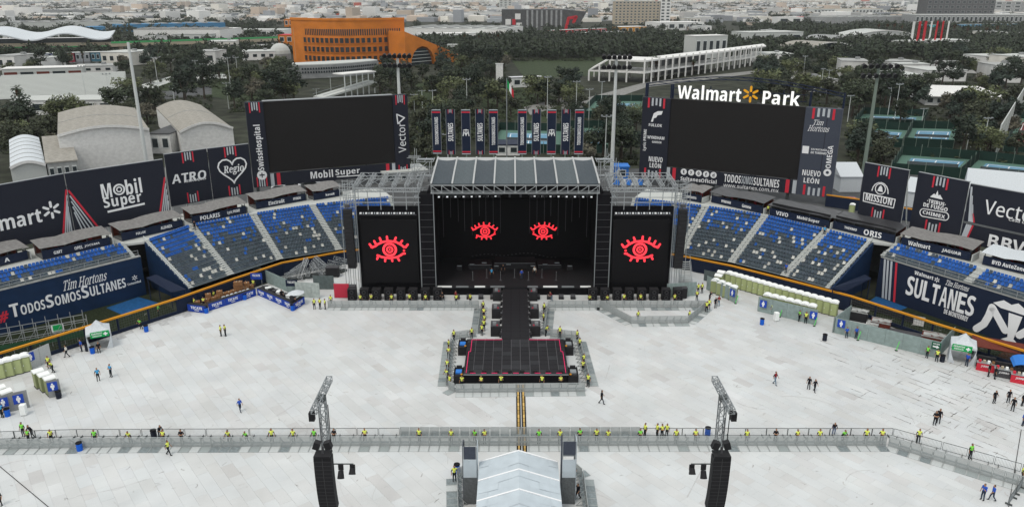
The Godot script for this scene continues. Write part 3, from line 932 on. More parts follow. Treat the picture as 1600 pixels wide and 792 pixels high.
	# outfield fence with padded orange top
	for s in 2:
		var pts: Array = [[-79, -73.5], [-66, -89.8], [-59.5, -97.8], [-51.1, -108.5], [-45.2, -117.4], [-39.7, -125.1], [-31, -131.0], [-20, -135.5]] if s == 0 else [[20, -134.2], [29.8, -129.0], [37.4, -123.6], [44.2, -117.2], [52.0, -109.6], [59.4, -99.4], [66.4, -90.5], [78, -75]]
		var t := thing("outfield_fence", "orange-topped outfield fence with dark panels %s of the stage" % ["left", "right"][s], "fence", v3(pts[0][0], 0, pts[0][1]))
		for i in pts.size() - 1:
			var a := v3(pts[i][0], 0, pts[i][1]) - t.position
			var b := v3(pts[i + 1][0], 0, pts[i + 1][1]) - t.position
			var m := MB.new()
			m.bar(a + v3(0, 2.45, 0), b + v3(0, 2.45, 0), 0.34, 0.24)
			put(m.mesh(), "orange_top", mats["orange_pad"], t)
			var solid: bool = (i >= 3) if s == 0 else (i <= 3)
			m = MB.new()
			if solid: m.bar(a + v3(0, 1.16, 0), b + v3(0, 1.16, 0), 0.18, 2.3)
			else: m.bar(a + v3(0, 0.25, 0), b + v3(0, 0.25, 0), 0.14, 0.5)
			put(m.mesh(), "padding" if solid else "kick_board", mats["navy"], t)
			var n := maxi(1, roundi(a.distance_to(b) / 4.0))
			for k in n: bx(t, "post", a.lerp(b, k / float(n)) + v3(0, 1.15, 0), v3(0.22, 2.3, 0.22) if not solid else v3(0.24, 2.3, 0.24), mats["navy"])
			if not solid:
				m = MB.new()
				for k in int(a.distance_to(b) / 0.35):
					var p := a.lerp(b, (k + 0.5) * 0.35 / a.distance_to(b))
					m.bar(p + v3(0, 0.5, 0), p + v3(0, 2.3, 0), 0.018)
				for k in 5: m.bar(a + v3(0, 0.6 + 0.38 * k, 0), b + v3(0, 0.6 + 0.38 * k, 0), 0.018)
				stuff(put(m.mesh(), "wire_mesh", mats["steel_dark"], t))
	# railings
	rail_run("stair_railing", "white stair railing at the left end of the big seating blocks", [v3(-50.6, 2.7, -112.0), v3(-60.2, 8, -119.6)], 1.0, 1.4, mats["pole_white"], 0.06)
	rail_run("stair_railing", "white stair railing at the right end of the big seating blocks", [v3(49.7, 2.7, -112.0), v3(58.9, 8, -119.5)], 1.0, 1.4, mats["pole_white"], 0.06)
	rail_run("wall_railing", "pale railing along the top of the blue slogan wall", [v3(-83.5, 6.62, -88.2), v3(-59.8, 6.62, -116.3)], 1.0, 2.0, mats["steel"], 0.06)
	rail_run("wall_railing", "pale railing along the top of the monogram wall", [v3(59.0, 6.72, -115.6), v3(75.5, 6.72, -87.4)], 1.0, 2.0, mats["steel"], 0.06)
	make_suites()
func suite(a: Vector3, b: Vector3, ch: float, roof: Material, label: String, words: Array, tarp := false):
	var t := thing("hospitality_suite", label, "suite", a, frame_on(a, b), "hospitality suites above the seats")
	var w := flat(a, b)
	var dp := 3.4
	bx(t, "floor_slab", v3(w * 0.5, 0.1, -dp * 0.5), v3(w, 0.2, dp), mats["concrete_dark"])
	bx(t, "banner", v3(w * 0.5, 0.75, 0.05), v3(w, 1.3, 0.12), mats["navy"])
	bx(t, "back_wall", v3(w * 0.5, 1.1, -dp), v3(w, 2.0, 0.15), mats["rust_red"])
	var m := MB.new()
	var k := 6
	for i in k:
		for j in 3:
			var c := []
			for q in [[i, j], [i + 1, j], [i + 1, j + 1], [i, j + 1]]:
				var u: float = q[0] / float(k)
				var vv: float = q[1] / 3.0
				c.append(v3(-0.3 + u * (w + 0.6), ch - 0.35 * sin(u * PI * 2.0) * sin(u * PI) * (0.3 if tarp else 0.6) - 0.5 * (1.0 - vv) + 0.05 * sin(u * 17.0 + vv * 5.0), 0.4 - vv * (dp + 0.7)))
			m.hexa([c[0] - v3(0, 0.05, 0), c[1] - v3(0, 0.05, 0), c[2] - v3(0, 0.05, 0), c[3] - v3(0, 0.05, 0), c[0], c[1], c[2], c[3]])
	put(m.mesh(), "canopy", roof, t)
	for i in 4:
		for z in [0.0, -dp + 0.2]:
			bx(t, "post", v3(0.1 + (w - 0.2) * i / 3.0, 0.2 + (ch - 0.9) * 0.5, z - 0.12), v3(0.1, ch - 0.9, 0.1), mats["steel_dark"])
	if tarp:
		bx(t, "side_curtain", v3(w * 0.5, 1.7, -0.35), v3(w - 0.3, 1.3, 0.05), mats["tarp_black"])
	else:
		for i in int(w / 1.7):
			var x := 0.9 + i * 1.7
			bx(t, "table", v3(x, 0.95, -1.7), v3(0.9, 0.08, 0.7), mats["gear_grey"])
			bx(t, "table_leg", v3(x, 0.55, -1.7), v3(0.1, 0.72, 0.1), mats["gear_grey"])
			bx(t, "chair_back", v3(x + 0.2, 0.95, -2.6), v3(0.5, 0.5, 0.08), mats["red_fabric"] if i % 3 == 1 else mats["gear"])
	for wd in words:
		text(t, wd[0], w * wd[1], 0.76, wd[2], wd[3], mats["print_white"], 0.115)
	# side parapet and a small floodlight drum at the stair
	bx(t, "parapet", v3(w + 0.35, 0.6, -1.0), v3(0.14, 1.1, 2.6), mats["concrete_light"])
func make_suites():
	var G: Material = mats["grey_fabric"]
	var K: Material = mats["tarp_black"]
	suite(spot(-45, 427, 8.0), spot(43, 405, 8.0), 2.45, G, "leftmost suite, grey awning, banner with a small white crest", [["A", 0.62, 0.7, 0.6]])
	suite(spot(66, 406, 8.0), spot(172, 383, 8.0), 2.45, G, "suite with sagging grey awning under the red and grey chevron", [["GMT", 0.22, 1.2, 0.5], ["OPEL", 0.52, 1.2, 0.5], ["JOCSMA", 0.72, 2.3, 0.4]])
	suite(spot(190, 377, 8.0), spot(285, 355, 8.0), 2.45, G, "suite with grey awning below the big two-line billboard", [["FULLOK", 0.3, 1.6, 0.4], ["ALIANZA", 0.72, 2.0, 0.5]])
	suite(spot(300, 350, 8.0), spot(384, 333, 8.0), 2.45, G, "suite with grey awning below the heart-shaped logo board", [["POLARIS", 0.32, 3.6, 0.75], ["Lyric PRIME", 0.76, 2.4, 0.7]])
	suite(spot(400, 327, 8.0), spot(477, 313, 8.0), 2.45, G, "suite with grey awning below the left big screen", [["Electrolit", 0.4, 3.2, 0.75], ["HYUNDAI", 0.82, 1.6, 0.5]])
	suite(spot(490, 313, 8.0), spot(532, 306, 8.0), 2.45, G, "small suite beside the left stage scaffold", [["kavak", 0.6, 1.9, 0.5]])
	suite(spot(1066, 311, 8.0), spot(1096, 317, 8.0), 2.6, G, "small suite beside the right stage scaffold", [["ROBERTS", 0.5, 2.2, 0.45]])
	suite(spot(1112, 316, 8.0), spot(1192, 334, 8.0), 2.6, K, "suite with black awning and red chairs below the right screen", [["WYNDHAM", 0.3, 2.1, 0.5], ["Gamesa", 0.7, 1.9, 0.6]])
	suite(spot(1203, 336, 8.0), spot(1296, 357, 8.0), 2.45, K, "black tent suite with two white brand words", [["VIVO", 0.22, 2.4, 0.7], ["Mobil Super", 0.66, 4.2, 0.75]], true)
	suite(spot(1302, 357, 8.0), spot(1398, 380, 8.0), 2.5, K, "suite wrapped in wrinkled black tarpaulin", [["THERMO", 0.3, 2.2, 0.4], ["ORIS", 0.66, 3.0, 0.95]], true)
	suite(spot(1409, 383, 8.0), spot(1516, 408, 8.0), 2.45, G, "suite with grey awning and small spark logo on its banner", [["Walmart", 0.27, 3.4, 0.75], ["JAGUAR", 0.74, 2.8, 0.6]])
	suite(spot(1536, 413, 8.0), spot(1640, 438, 8.0), 2.45, mats["white_fabric"], "suite with white awning at the right picture edge", [["BYD AutoZone", 0.4, 4.4, 0.6]])

# ---------------------------------------------------------------- boards and screens
func look(u: float, v: float) -> Vector3:
	var dv := (v - 396.0) / FOCAL
	return Vector3((u - 800.0) / FOCAL, -cams.x - dv * cams.y, -(cams.y - dv * cams.x))
func ray(u: float, v: float, depth: float) -> Vector3:
	return Vector3(0, CAM_H, 0) + look(u, v) * depth
func on_board(a: Vector3, b: Vector3, u: float, v: float) -> Vector2:   # survey point read on the upright plane through a and b
	var dir := Vector3(b.x - a.x, 0, b.z - a.z).normalized()
	var n := dir.cross(Vector3.UP)
	var d := look(u, v)
	var p := Vector3(0, CAM_H, 0) + d * (n.dot(a - Vector3(0, CAM_H, 0)) / n.dot(d))
	return Vector2((p - a).dot(dir), p.y - a.y)
func words(t: Node3D, a: Vector3, b: Vector3, s: String, l: Array, r: Array, h: float, m: Material, z := 0.0, bold := true, serif := false, slant := 0.0):
	var p := on_board(a, b, l[0], l[1])
	var q := on_board(a, b, r[0], r[1])
	return text(t, s, (p.x + q.x) * 0.5, (p.y + q.y) * 0.5, absf(q.x - p.x), h, m, z, bold, serif, slant)
func board(a: Vector3, b: Vector3, h: float, m: Material, label: String, called := "billboard") -> Node3D:
	var t := thing(called, label, "billboard", a, frame_on(a, b), "sponsor billboards round the outfield")
	var w := flat(a, b)
	bx(t, "panel", v3(w * 0.5, h * 0.5, -0.11), v3(w - 0.06, h, 0.2), m)
	var n := maxi(2, roundi(w / 5.0))
	for i in n + 1:
		var x := 0.3 + (w - 0.6) * i / n
		bx(t, "post", v3(x, h * 0.5 - a.y * 0.5, -0.5), v3(0.28, h + a.y, 0.28), mats["pole_white"])
		var br := MB.new()
		br.bar(v3(x, h * 0.85, -0.6), v3(x, -a.y, -4.5), 0.16)
		put(br.mesh(), "brace", mats["pole_white"], t)
	bx(t, "top_rail", v3(w * 0.5, h + 0.06, -0.3), v3(w, 0.1, 0.3), mats["steel"])
	return t
func line_on(t: Node3D, p: Vector2, q: Vector2, w: float, m: Material, called := "stripe", z := 0.03):
	var b := MB.new()
	b.bar(v3(p.x, p.y, z), v3(q.x, q.y, z), 0.03, w)
	put(b.mesh(), called, m, t)
func make_boards():
	var W: Material = mats["print_white"]
	var R: Material = mats["print_red"]
	var G: Material = mats["print_grey"]
	var B: Material = mats["board"]
	var a := spot(-110, 418.4, 8.0); var b := spot(116, 364.3, 8.0)
	var t := board(a, b, 10.2, B, "dark billboard with a white six-armed spark, cut by the left edge")
	words(t, a, b, "Walmart", [-64, 362], [63, 335], 2.5, W)
	var p := on_board(a, b, 79, 328)
	burst(t, p.x, p.y, 1.5, W, 0.0)
	var w := flat(a, b)
	for i in 5: line_on(t, Vector2(w - 0.1 - 0.28 * i * 0.25, 7.6 - i * 0.95), Vector2(w - 1.9 + i * 0.36, 0.3), 0.3 if i == 0 else 0.2, R if i == 0 else G)
	a = spot(117, 364, 8.0); b = spot(266, 335, 8.0)
	t = board(a, b, 10.2, B, "big dark billboard with a two-line white fuel logo and underline")
	words(t, a, b, "M", [157, 299], [173, 297], 2.5, W)
	p = on_board(a, b, 185, 296)
	var m := MB.new()
	m.ring(p, 0.72, 1.0, 0.03)
	put(m.mesh(), "letter_ring", W, t)
	m = MB.new()
	m.ring(p, 0.3, 0.5, 0.03)
	put(m.mesh(), "inner_ring", W, t)
	words(t, a, b, "bil", [195, 293], [220, 288.5], 2.7, W)
	words(t, a, b, "Super", [161, 320], [220, 309.5], 2.5, W)
	line_on(t, on_board(a, b, 167, 331), on_board(a, b, 225, 318), 0.36, W, "underline")
	w = flat(a, b)
	for i in 5: line_on(t, Vector2(0.1 + 0.07 * i, 7.4 - i * 0.95), Vector2(3.6 - i * 0.62, 0.3), 0.3 if i == 0 else 0.2, R if i == 0 else G)
	for i in 5: line_on(t, Vector2(w - 0.12, 7.0 - i * 1.1), Vector2(w - 2.0 + i * 0.4, 0.3), 0.3 if i == 0 else 0.2, R if i == 0 else G)
	a = spot(267, 323, 8.0); b = spot(332, 311, 8.0)
	t = board(a, b, 10.0, B, "square dark billboard with an angular white trailer logo")
	words(t, a, b, "ATRO", [268, 281.5], [321, 271], 1.7, W, 0.0, true, false, 0.1)
	words(t, a, b, "REMOLQUES", [287, 284.5], [321, 278], 0.55, W)
	w = flat(a, b)
	stripes5(t, w * 0.53, 9.9, w * 0.24, 2.0, false, 0.0)
	stripes5(t, w * 0.53, 0.15, w * 0.24, 2.0, true, 0.0)
	a = spot(333, 311, 8.0); b = spot(396, 301, 8.0)
	t = board(a, b, 10.0, B, "square dark billboard with a white heart-shaped logo")
	words(t, a, b, "Regio", [349, 268], [380, 262], 2.0, W, 0.0, true, true, 0.15)
	p = on_board(a, b, 363, 266)
	m = MB.new()
	var hp := []
	for i in 25:
		var th := TAU * i / 24.0
		hp.append(p + Vector2(16 * pow(sin(th), 3), 13 * cos(th) - 5 * cos(2 * th) - 2 * cos(3 * th) - cos(4 * th)) * Vector2(0.178, 0.17) + Vector2(0, 0.3))
	m.stroke(hp, 0.28, 0.03)
	put(m.mesh(), "heart_outline", W, t)
	w = flat(a, b)
	stripes5(t, w * 0.53, 9.9, w * 0.26, 2.0, false, 0.0)
	stripes5(t, w * 0.53, 0.15, w * 0.26, 2.0, true, 0.0)
	# right side
	a = spot(1340, 337, 8.0); b = spot(1407, 353, 8.0)
	t = board(a, b, 9.8, B, "dark billboard with a white bell emblem in an outlined plaque")
	words(t, a, b, "MISSION", [1354, 306], [1395, 316.5], 1.25, W, 0.02)
	m = MB.new()
	var c0 := on_board(a, b, 1351, 301); var c1 := on_board(a, b, 1400, 311.5); var c2 := on_board(a, b, 1397, 325); var c3 := on_board(a, b, 1350, 314)
	m.stroke([c0, c1, c2, c3, c0], 0.16, 0.03)
	var dm := on_board(a, b, 1376, 300)
	var arc := []
	for i in 9: arc.append(dm + Vector2(cos(PI - PI * i / 8.0) * 1.5, sin(PI * i / 8.0) * 1.7))
	m.stroke(arc, 0.16, 0.03)
	m.ring(dm + Vector2(0, 0.55), 0.85, 1.0, 0.03)
	put(m.mesh(), "outline", W, t)
	m = MB.new()
	m.plate(PackedVector2Array([dm + Vector2(-0.5, 0.1), dm + Vector2(0.5, 0.1), dm + Vector2(0.28, 0.9), dm + Vector2(0, 1.2), dm + Vector2(-0.28, 0.9)]), 0.005, 0.04)
	put(m.mesh(), "bell", W, t)
	w = flat(a, b)
	stripes5(t, w * 0.47, 9.7, w * 0.26, 1.9, false, 0.0)
	stripes5(t, w * 0.47, 0.3, w * 0.26, 1.9, true, 0.0)
	a = spot(1421, 356, 8.0); b = spot(1498, 376, 8.0)
	t = board(a, b, 9.8, B, "dark billboard with a white flame emblem and outlined capsule word")
	words(t, a, b, "·TRIBUS·", [1450, 314], [1479, 319], 0.62, W)
	words(t, a, b, "DE FUEGO", [1444, 320.5], [1482, 326.5], 0.66, W)
	words(t, a, b, "CHIMEX", [1443, 332], [1478, 338], 0.6, W)
	m = MB.new()
	var k0 := on_board(a, b, 1444, 332); var k1 := on_board(a, b, 1478, 338)
	var cap := []
	for i in 9: cap.append(k1 + Vector2(sin(PI * i / 8.0), cos(PI * i / 8.0)) * Vector2(0.6, 0.66))
	for i in 9: cap.append(k0 + Vector2(-sin(PI * i / 8.0), -cos(PI * i / 8.0)) * Vector2(0.6, 0.66))
	cap.append(cap[0])
	m.stroke(cap, 0.14, 0.03)
	put(m.mesh(), "capsule_outline", W, t)
	m = MB.new()
	p = on_board(a, b, 1465, 306)
	m.plate(PackedVector2Array([p + Vector2(-1.1, -0.4), p + Vector2(1.1, -0.4), p + Vector2(0.5, 0.3), p + Vector2(0.25, 0.1), p + Vector2(0, 0.9), p + Vector2(-0.25, 0.1), p + Vector2(-0.5, 0.3)]), 0.005, 0.04)
	put(m.mesh(), "flame", W, t)
	w = flat(a, b)
	stripes5(t, w * 0.47, 9.7, w * 0.27, 1.9, false, 0.0)
	stripes5(t, w * 0.47, 0.3, w * 0.27, 1.9, true, 0.0)
	a = spot(1500, 377, 8.0); b = spot(1660, 415, 8.0)
	t = board(a, b, 9.6, B, "wide stacked dark billboard with bank and brokerage names, cut by the right edge")
	w = flat(a, b)
	bx(t, "service_gap", v3(w * 0.5, 3.35, 0.02), v3(w, 0.3, 0.1), mats["concrete_dark"])
	words(t, a, b, "Vector", [1540, 322], [1628, 341], 2.3, W, 0.0, false)
	words(t, a, b, "Casa de Bolsa", [1578, 341], [1632, 354], 0.55, W, 0.0, false)
	words(t, a, b, "BBVA", [1546, 375], [1625, 393], 2.0, W, 0.05)
	for i in 4:
		line_on(t, Vector2(0.3 + 0.3 * i, 9.2 - i * 1.4), Vector2(0.9 + 0.26 * i, 3.6), 0.26, R if i == 3 else G)
		line_on(t, Vector2(0.7 + 0.3 * i, 3.1), Vector2(0.2 + 0.26 * i, 0.2), 0.26, R if i == 3 else G)
	make_screens()
	make_pole_banners()
func side_banner(t: Node3D, a: Vector3, b: Vector3, x0: float, x1: float, h: float, m: Material):
	bx(t, "side_banner", v3((x0 + x1) * 0.5, h * 0.5, 0.0), v3(x1 - x0, h, 1.6), m)
	stripes5(t, (x0 + x1) * 0.5, h - 0.05, (x1 - x0) * 0.55, 2.4, false, 0.8)
	stripes5(t, (x0 + x1) * 0.5, 0.1, (x1 - x0) * 0.55, 2.4, true, 0.8)
func legs(t: Node3D, w: float, h: float, y: float, n: int):
	for i in n:
		var x := 1.0 + (w - 2.0) * i / (n - 1)
		bx(t, "support_column", v3(x, (h - y) * 0.5, -1.6), v3(0.7, h + y, 0.7), mats["steel_dark"])
		var m := MB.new()
		m.bar(v3(x, h * 0.8, -1.8), v3(x, -y, -8), 0.4)
		put(m.mesh(), "back_brace", mats["steel_dark"], t)
func make_screens():
	var W: Material = mats["print_white"]
	var a := spot(396, 292, 2.0); var b := spot(640, 270, 2.0)
	var t := thing("scoreboard_screen", "huge switched-off screen left of the stage with dark side banners", "screen", a, frame_on(a, b), "big stadium screens")
	var w := flat(a, b)
	var h := 20.4
	var xs := on_board(a, b, 421, 270).x
	var xe := on_board(a, b, 616, 255).x
	side_banner(t, a, b, 0.0, xs - 0.1, h, mats["board"])
	side_banner(t, a, b, xe + 0.1, w, h, mats["board"])
	var y0 := on_board(a, b, 421, 269).y
	bx(t, "screen_face", v3((xs + xe) * 0.5, (y0 + h) * 0.5, 0.1), v3(xe - xs, h - y0, 0.9), mats["led_off"])
	bx(t, "screen_frame", v3((xs + xe) * 0.5, h + 0.12, 0.1), v3(xe - xs + 0.3, 0.22, 1.0), mats["steel"])
	bx(t, "lower_banner", v3((xs + xe) * 0.5, y0 * 0.5 - 0.1, 0.3), v3(xe - xs, y0 - 0.2, 0.6), mats["board"])
	for q in [[xs + 0.4, "print_grey"], [xs + 1.9, "print_red"], [xe - 2.0, "print_red"], [xe - 0.4, "print_grey"]]:
		bx(t, "stripe", v3(q[0], y0 * 0.5 - 0.1, 0.62), v3(0.85, y0 - 0.25, 0.04), mats[q[1]])
	words(t, a, b, "Mobil", [484, 273], [519, 269.5], 1.9, W, 0.6)
	words(t, a, b, "Super", [523, 270], [561, 267], 1.9, W, 0.6)
	line_on(t, on_board(a, b, 525, 275.5), on_board(a, b, 562, 273), 0.25, W, "underline", 0.64)
	text(t, "SwissHospital", xs * 0.55, 9.6, 11.0, 2.0, W, 0.8, true, false, 0.0, PI / 2)
	var m := MB.new()
	m.ring(Vector2(xs * 0.52, 2.9), 0.0, 1.15, 0.83)
	put(m.mesh(), "round_emblem", W, t)
	text(t, "+", xs * 0.52, 2.9, 1.2, 1.2, mats["board"], 0.86)
	text(t, "Vector", (xe + w) * 0.5 + 0.1, 9.5, 7.6, 2.0, W, 0.8, false, false, 0.0, PI / 2)
	m = MB.new()
	m.stroke([Vector2(xe + 1.0, 15.6), Vector2(w - 1.0, 14.6), Vector2(xe + 1.2, 13.2), Vector2(xe + 1.0, 15.6)], 0.3, 0.83)
	put(m.mesh(), "arrow_emblem", W, t)
	legs(t, w, h, 2.0, 5)
	# right screen
	a = spot(1000, 275, 2.0); b = spot(1300, 308, 2.0)
	t = thing("scoreboard_screen", "huge switched-off screen right of the stage under the park name sign", "screen", a, frame_on(a, b), "big stadium screens")
	w = flat(a, b)
	h = 20.2
	xs = on_board(a, b, 1044, 258).x
	xe = on_board(a, b, 1247, 278).x
	side_banner(t, a, b, 0.0, xs - 0.1, h, mats["board"])
	side_banner(t, a, b, xe + 0.1, w, h, mats["board_grey"])
	y0 = on_board(a, b, 1044, 259).y
	bx(t, "screen_face", v3((xs + xe) * 0.5, (y0 + h) * 0.5, 0.1), v3(xe - xs, h - y0, 0.9), mats["led_off"])
	bx(t, "lower_banner", v3((xs + xe) * 0.5, y0 * 0.5 - 0.1, 0.3), v3(xe - xs, y0 - 0.2, 0.6), mats["board"])
	for q in [[xs + 0.4, "print_grey"], [xs + 1.9, "print_red"], [xe - 2.0, "print_red"], [xe - 0.4, "print_grey"]]:
		bx(t, "stripe", v3(q[0], y0 * 0.5 - 0.1, 0.62), v3(0.85, y0 - 0.25, 0.04), mats[q[1]])
	for i in 5:
		var p := on_board(a, b, 1070 + i * 11.6, 267.5 + i * 1.3)
		m = MB.new()
		m.ring(p, 0.0, 0.78, 0.63, 0.05, 16)
		put(m.mesh(), "social_icon", W, t)
		text(t, ["t", "y", "o", "f", "d"][i], p.x, p.y, 0.5, 0.8, mats["board"], 0.66)
	words(t, a, b, "SultanesOficial", [1065, 277], [1121, 284], 1.0, W, 0.6)
	words(t, a, b, "TODOS", [1133, 277], [1159, 280], 1.9, W, 0.6)
	words(t, a, b, "SOMOS", [1160, 280], [1178, 282], 1.9, mats["print_grey"], 0.6)
	words(t, a, b, "SULTANES", [1179, 282], [1219, 287], 1.9, W, 0.6)
	words(t, a, b, "www.sultanes.com.mx", [1132, 287.5], [1218, 297.5], 0.95, W, 0.6, false)
	# banner prints
	var cx := xs * 0.5
	m = MB.new()
	m.plate(PackedVector2Array([Vector2(cx - 1.2, 14.3), Vector2(cx - 0.6, 16.4), Vector2(cx + 0.4, 17), Vector2(cx + 1.7, 17.1), Vector2(cx + 1.4, 16.2), Vector2(cx + 0.4, 16), Vector2(cx + 0.1, 15.4), Vector2(cx - 0.5, 15.2), Vector2(cx - 0.7, 14.3)]), 0.805, 0.85)
	put(m.mesh(), "wing_emblem", W, t)
	text(t, "FULLOK", cx, 13.5, 3.4, 0.7, W, 0.8)
	text(t, "WYNDHAM", cx + 0.3, 10.4, 4.4, 0.75, W, 0.8)
	text(t, "GARDEN", cx + 0.6, 9.3, 2.4, 0.5, W, 0.8)
	text(t, "Lyric PRIME", xs * 0.16, 9.6, 5.4, 1.0, W, 0.8, true, false, 0.0, PI / 2)
	text(t, "NUEVO", cx + 0.6, 4.9, 3.6, 1.3, W, 0.8)
	text(t, "LEÓN", cx + 0.6, 3.5, 3.0, 1.5, W, 0.8)
	var rx := xe + (w - xe) * 0.38
	text(t, "Tim", rx + 0.2, 17.0, 2.2, 1.2, W, 0.8, false, true, 0.3)
	text(t, "Hortons", rx + 0.4, 15.6, 4.4, 1.3, W, 0.8, false, true, 0.3)
	bx(t, "crest", v3(rx - 1.9, 10.6, 0.83), v3(1.4, 1.7, 0.05), W)
	text(t, "SECRETARÍA", rx + 1.0, 10.9, 3.4, 0.5, W, 0.8)
	text(t, "DE TURISMO", rx + 1.0, 10.1, 3.4, 0.5, W, 0.8)
	text(t, "NUEVO", rx, 5.3, 4.0, 1.3, W, 0.8)
	text(t, "LEÓN", rx + 0.2, 3.7, 3.4, 1.5, W, 0.8)
	text(t, "OMEGA", w - 1.5, 9.4, 5.2, 1.1, W, 0.8, true, false, 0.0, PI / 2)
	m = MB.new()
	m.ring(Vector2(w - 1.5, 5.8), 0.35, 0.85, 0.83)
	put(m.mesh(), "round_emblem", W, t)
	bx(t, "fold_line", v3(w - 3.0, h * 0.5, 0.81), v3(0.12, h, 0.04), mats["board"])
	legs(t, w, h, 2.0, 6)
	# park name sign and the arched truss over the screen
	var s := thing("park_name_sign", "white raised park name with orange spark above the right screen", "sign", a, frame_on(a, b))
	words(s, a, b, "Walmart", [1060, 141], [1159, 149], 3.4, mats["sign_white"], 0.3)
	var bp := on_board(a, b, 1174, 147)
	burst(s, bp.x, bp.y, 1.95, mats["spark_yellow"], 0.3, "spark_arm")
	words(s, a, b, "Park", [1193, 150], [1251, 155], 3.2, mats["sign_white"], 0.3)
	for x in [on_board(a, b, 1052, 150).x, on_board(a, b, 1110, 150).x, bp.x, on_board(a, b, 1225, 150).x]:
		bx(s, "sign_post", v3(x, h + 1.6, -0.2), v3(0.2, 3.6, 0.2), mats["navy"])
	bx(s, "sign_rail", v3((xs + xe) * 0.5, h + 1.1, 0.0), v3(xe - xs, 0.16, 0.16), mats["navy"])
	bx(s, "sign_rail", v3((xs + xe) * 0.5, h + 2.6, 0.0), v3(xe - xs, 0.16, 0.16), mats["navy"])
	var ar := thing("arched_truss", "dark blue arched steel truss above the right screen", "truss", a, frame_on(a, b))
	m = MB.new()
	var prev := Vector3.ZERO
	for i in 17:
		var u := i / 16.0
		var p := v3(w * u, h + 3.2 + 2.6 * sin(u * PI), -0.9)
		if i > 0:
			for d in [v3(0, 0, 0), v3(0, -0.7, 0)]: m.bar(prev + d, p + d, 0.2)
			m.bar(prev, p - v3(0, 0.7, 0), 0.1)
		prev = p
	put(m.mesh(), "arch", mats["navy"], ar)
	for x in [0.2, xs - 0.6, xe + 0.6, w - 0.2]:
		bx(ar, "upright", v3(x, h + 1.6, -0.9), v3(0.35, 3.4, 0.35), mats["navy"])
		bx(ar, "upright", v3(x, h + 1.6, -2.2), v3(0.3, 3.4, 0.3), mats["navy"])
func make_pole_banners():
	var xs := [682, 704, 728, 750, 771, 816, 838, 862, 884, 905]
	var kind := [0, 1, 2, 1, 0, 0, 1, 2, 1, 0]
	var z := -170.0
	for i in 10:
		var top := rise(v3(0, 0, z), 171.0)
		var bot := rise(v3(0, 0, z), 241.0 if kind[i] != 0 or i > 0 else 240.0)
		var dd := (CAM_H - (top + bot) * 0.5) * cams.x - z * cams.y
		var x: float = (xs[i] - 800.0) * dd / FOCAL
		var t := thing("pole_banner", "tall navy banner behind the stage roof, %s from the left, %s" % [nth(i + 1), ["small slogan", "big team name", "white monogram"][kind[i]]], "banner", v3(x, 0, z), 0.0, "team banners behind the stage")
		var hh := top - bot
		bx(t, "pole", v3(0, top * 0.5, -0.25), v3(0.3, top, 0.3), mats["pole_green"])
		bx(t, "cloth", v3(0, bot + hh * 0.5, 0), v3(1.85, hh, 0.12), mats["navy"])
		for s in [-1, 1]: bx(t, "edge_strip", v3(s * 0.96, bot + hh * 0.5, 0), v3(0.08, hh, 0.14), mats["steel_dull"])
		if kind[i] != 1:
			for y in [bot + 0.55, top - 0.6]:
				bx(t, "stripe", v3(0, y, 0.07), v3(1.85, 0.3, 0.03), mats["print_red"])
				bx(t, "stripe", v3(0, y + (0.5 if y > bot + 2 else -0.45), 0.07), v3(1.85, 0.18, 0.03), mats["print_grey"])
		else:
			stripes5(t, 0, top, 0.9, 0.9, false, 0.06)
			stripes5(t, 0, bot, 0.9, 0.9, true, 0.06)
		if kind[i] == 0: text(t, "TODOSSOMOSSULTANES", 0, bot + hh * 0.52, hh * 0.62, 0.75, mats["print_white"], 0.06, true, false, 0.0, PI / 2)
		elif kind[i] == 1: text(t, "SULTANES", 0, bot + hh * 0.5, hh * 0.4, 1.15, mats["print_white"], 0.06, true, false, 0.0, PI / 2)
		else:
			var m := MB.new()
			var y := bot + hh * 0.48
			for s in [-1, 1]: m.stroke([Vector2(s * 0.65, y - 0.6), Vector2(s * 0.5, y + 0.3), Vector2(s * 0.1, y - 0.3)], 0.2, 0.08)
			m.stroke([Vector2(-0.55, y + 0.6), Vector2(0, y + 0.75), Vector2(0.55, y + 0.6)], 0.18, 0.08)
			m.stroke([Vector2(0, y + 0.6), Vector2(0, y - 0.6)], 0.18, 0.08)
			put(m.mesh(), "monogram", mats["print_white"], t)
	# flag on its pole
	var fx := -1.2
	var f := thing("flag_pole", "slim pole with a green, white and red flag behind the stage", "flag", v3(fx, 0, -176))
	var ft := rise(v3(0, 0, -176), 122.0)
	var m2 := MB.new()
	m2.tube(Vector3.ZERO, v3(0, ft, 0), 0.16, 0.09, 8)
	put(m2.mesh(), "pole", mats["steel_dull"], f)
	for k in 3:
		var fm := MB.new()
		for i in 3:
			var u := k * 3 + i
			var q0 := v3(0.12 + u * 0.16, ft - 0.3 - u * 0.28, 0.14 * sin(u * 1.3))
			var q1 := v3(0.12 + (u + 1) * 0.16, ft - 0.3 - (u + 1) * 0.28, 0.14 * sin((u + 1) * 1.3))
			fm.quad(q0, q1, q1 - v3(0, 1.7, 0), q0 - v3(0, 1.7, 0))
			fm.quad(q0 - v3(0, 0, 0.02), q0 - v3(0, 1.7, 0.02), q1 - v3(0, 1.7, 0.02), q1 - v3(0, 0, 0.02))
		put(fm.mesh(), "flag_stripe", [mats["sign_green"], mats["print_white"], mats["print_red"]][k], f)

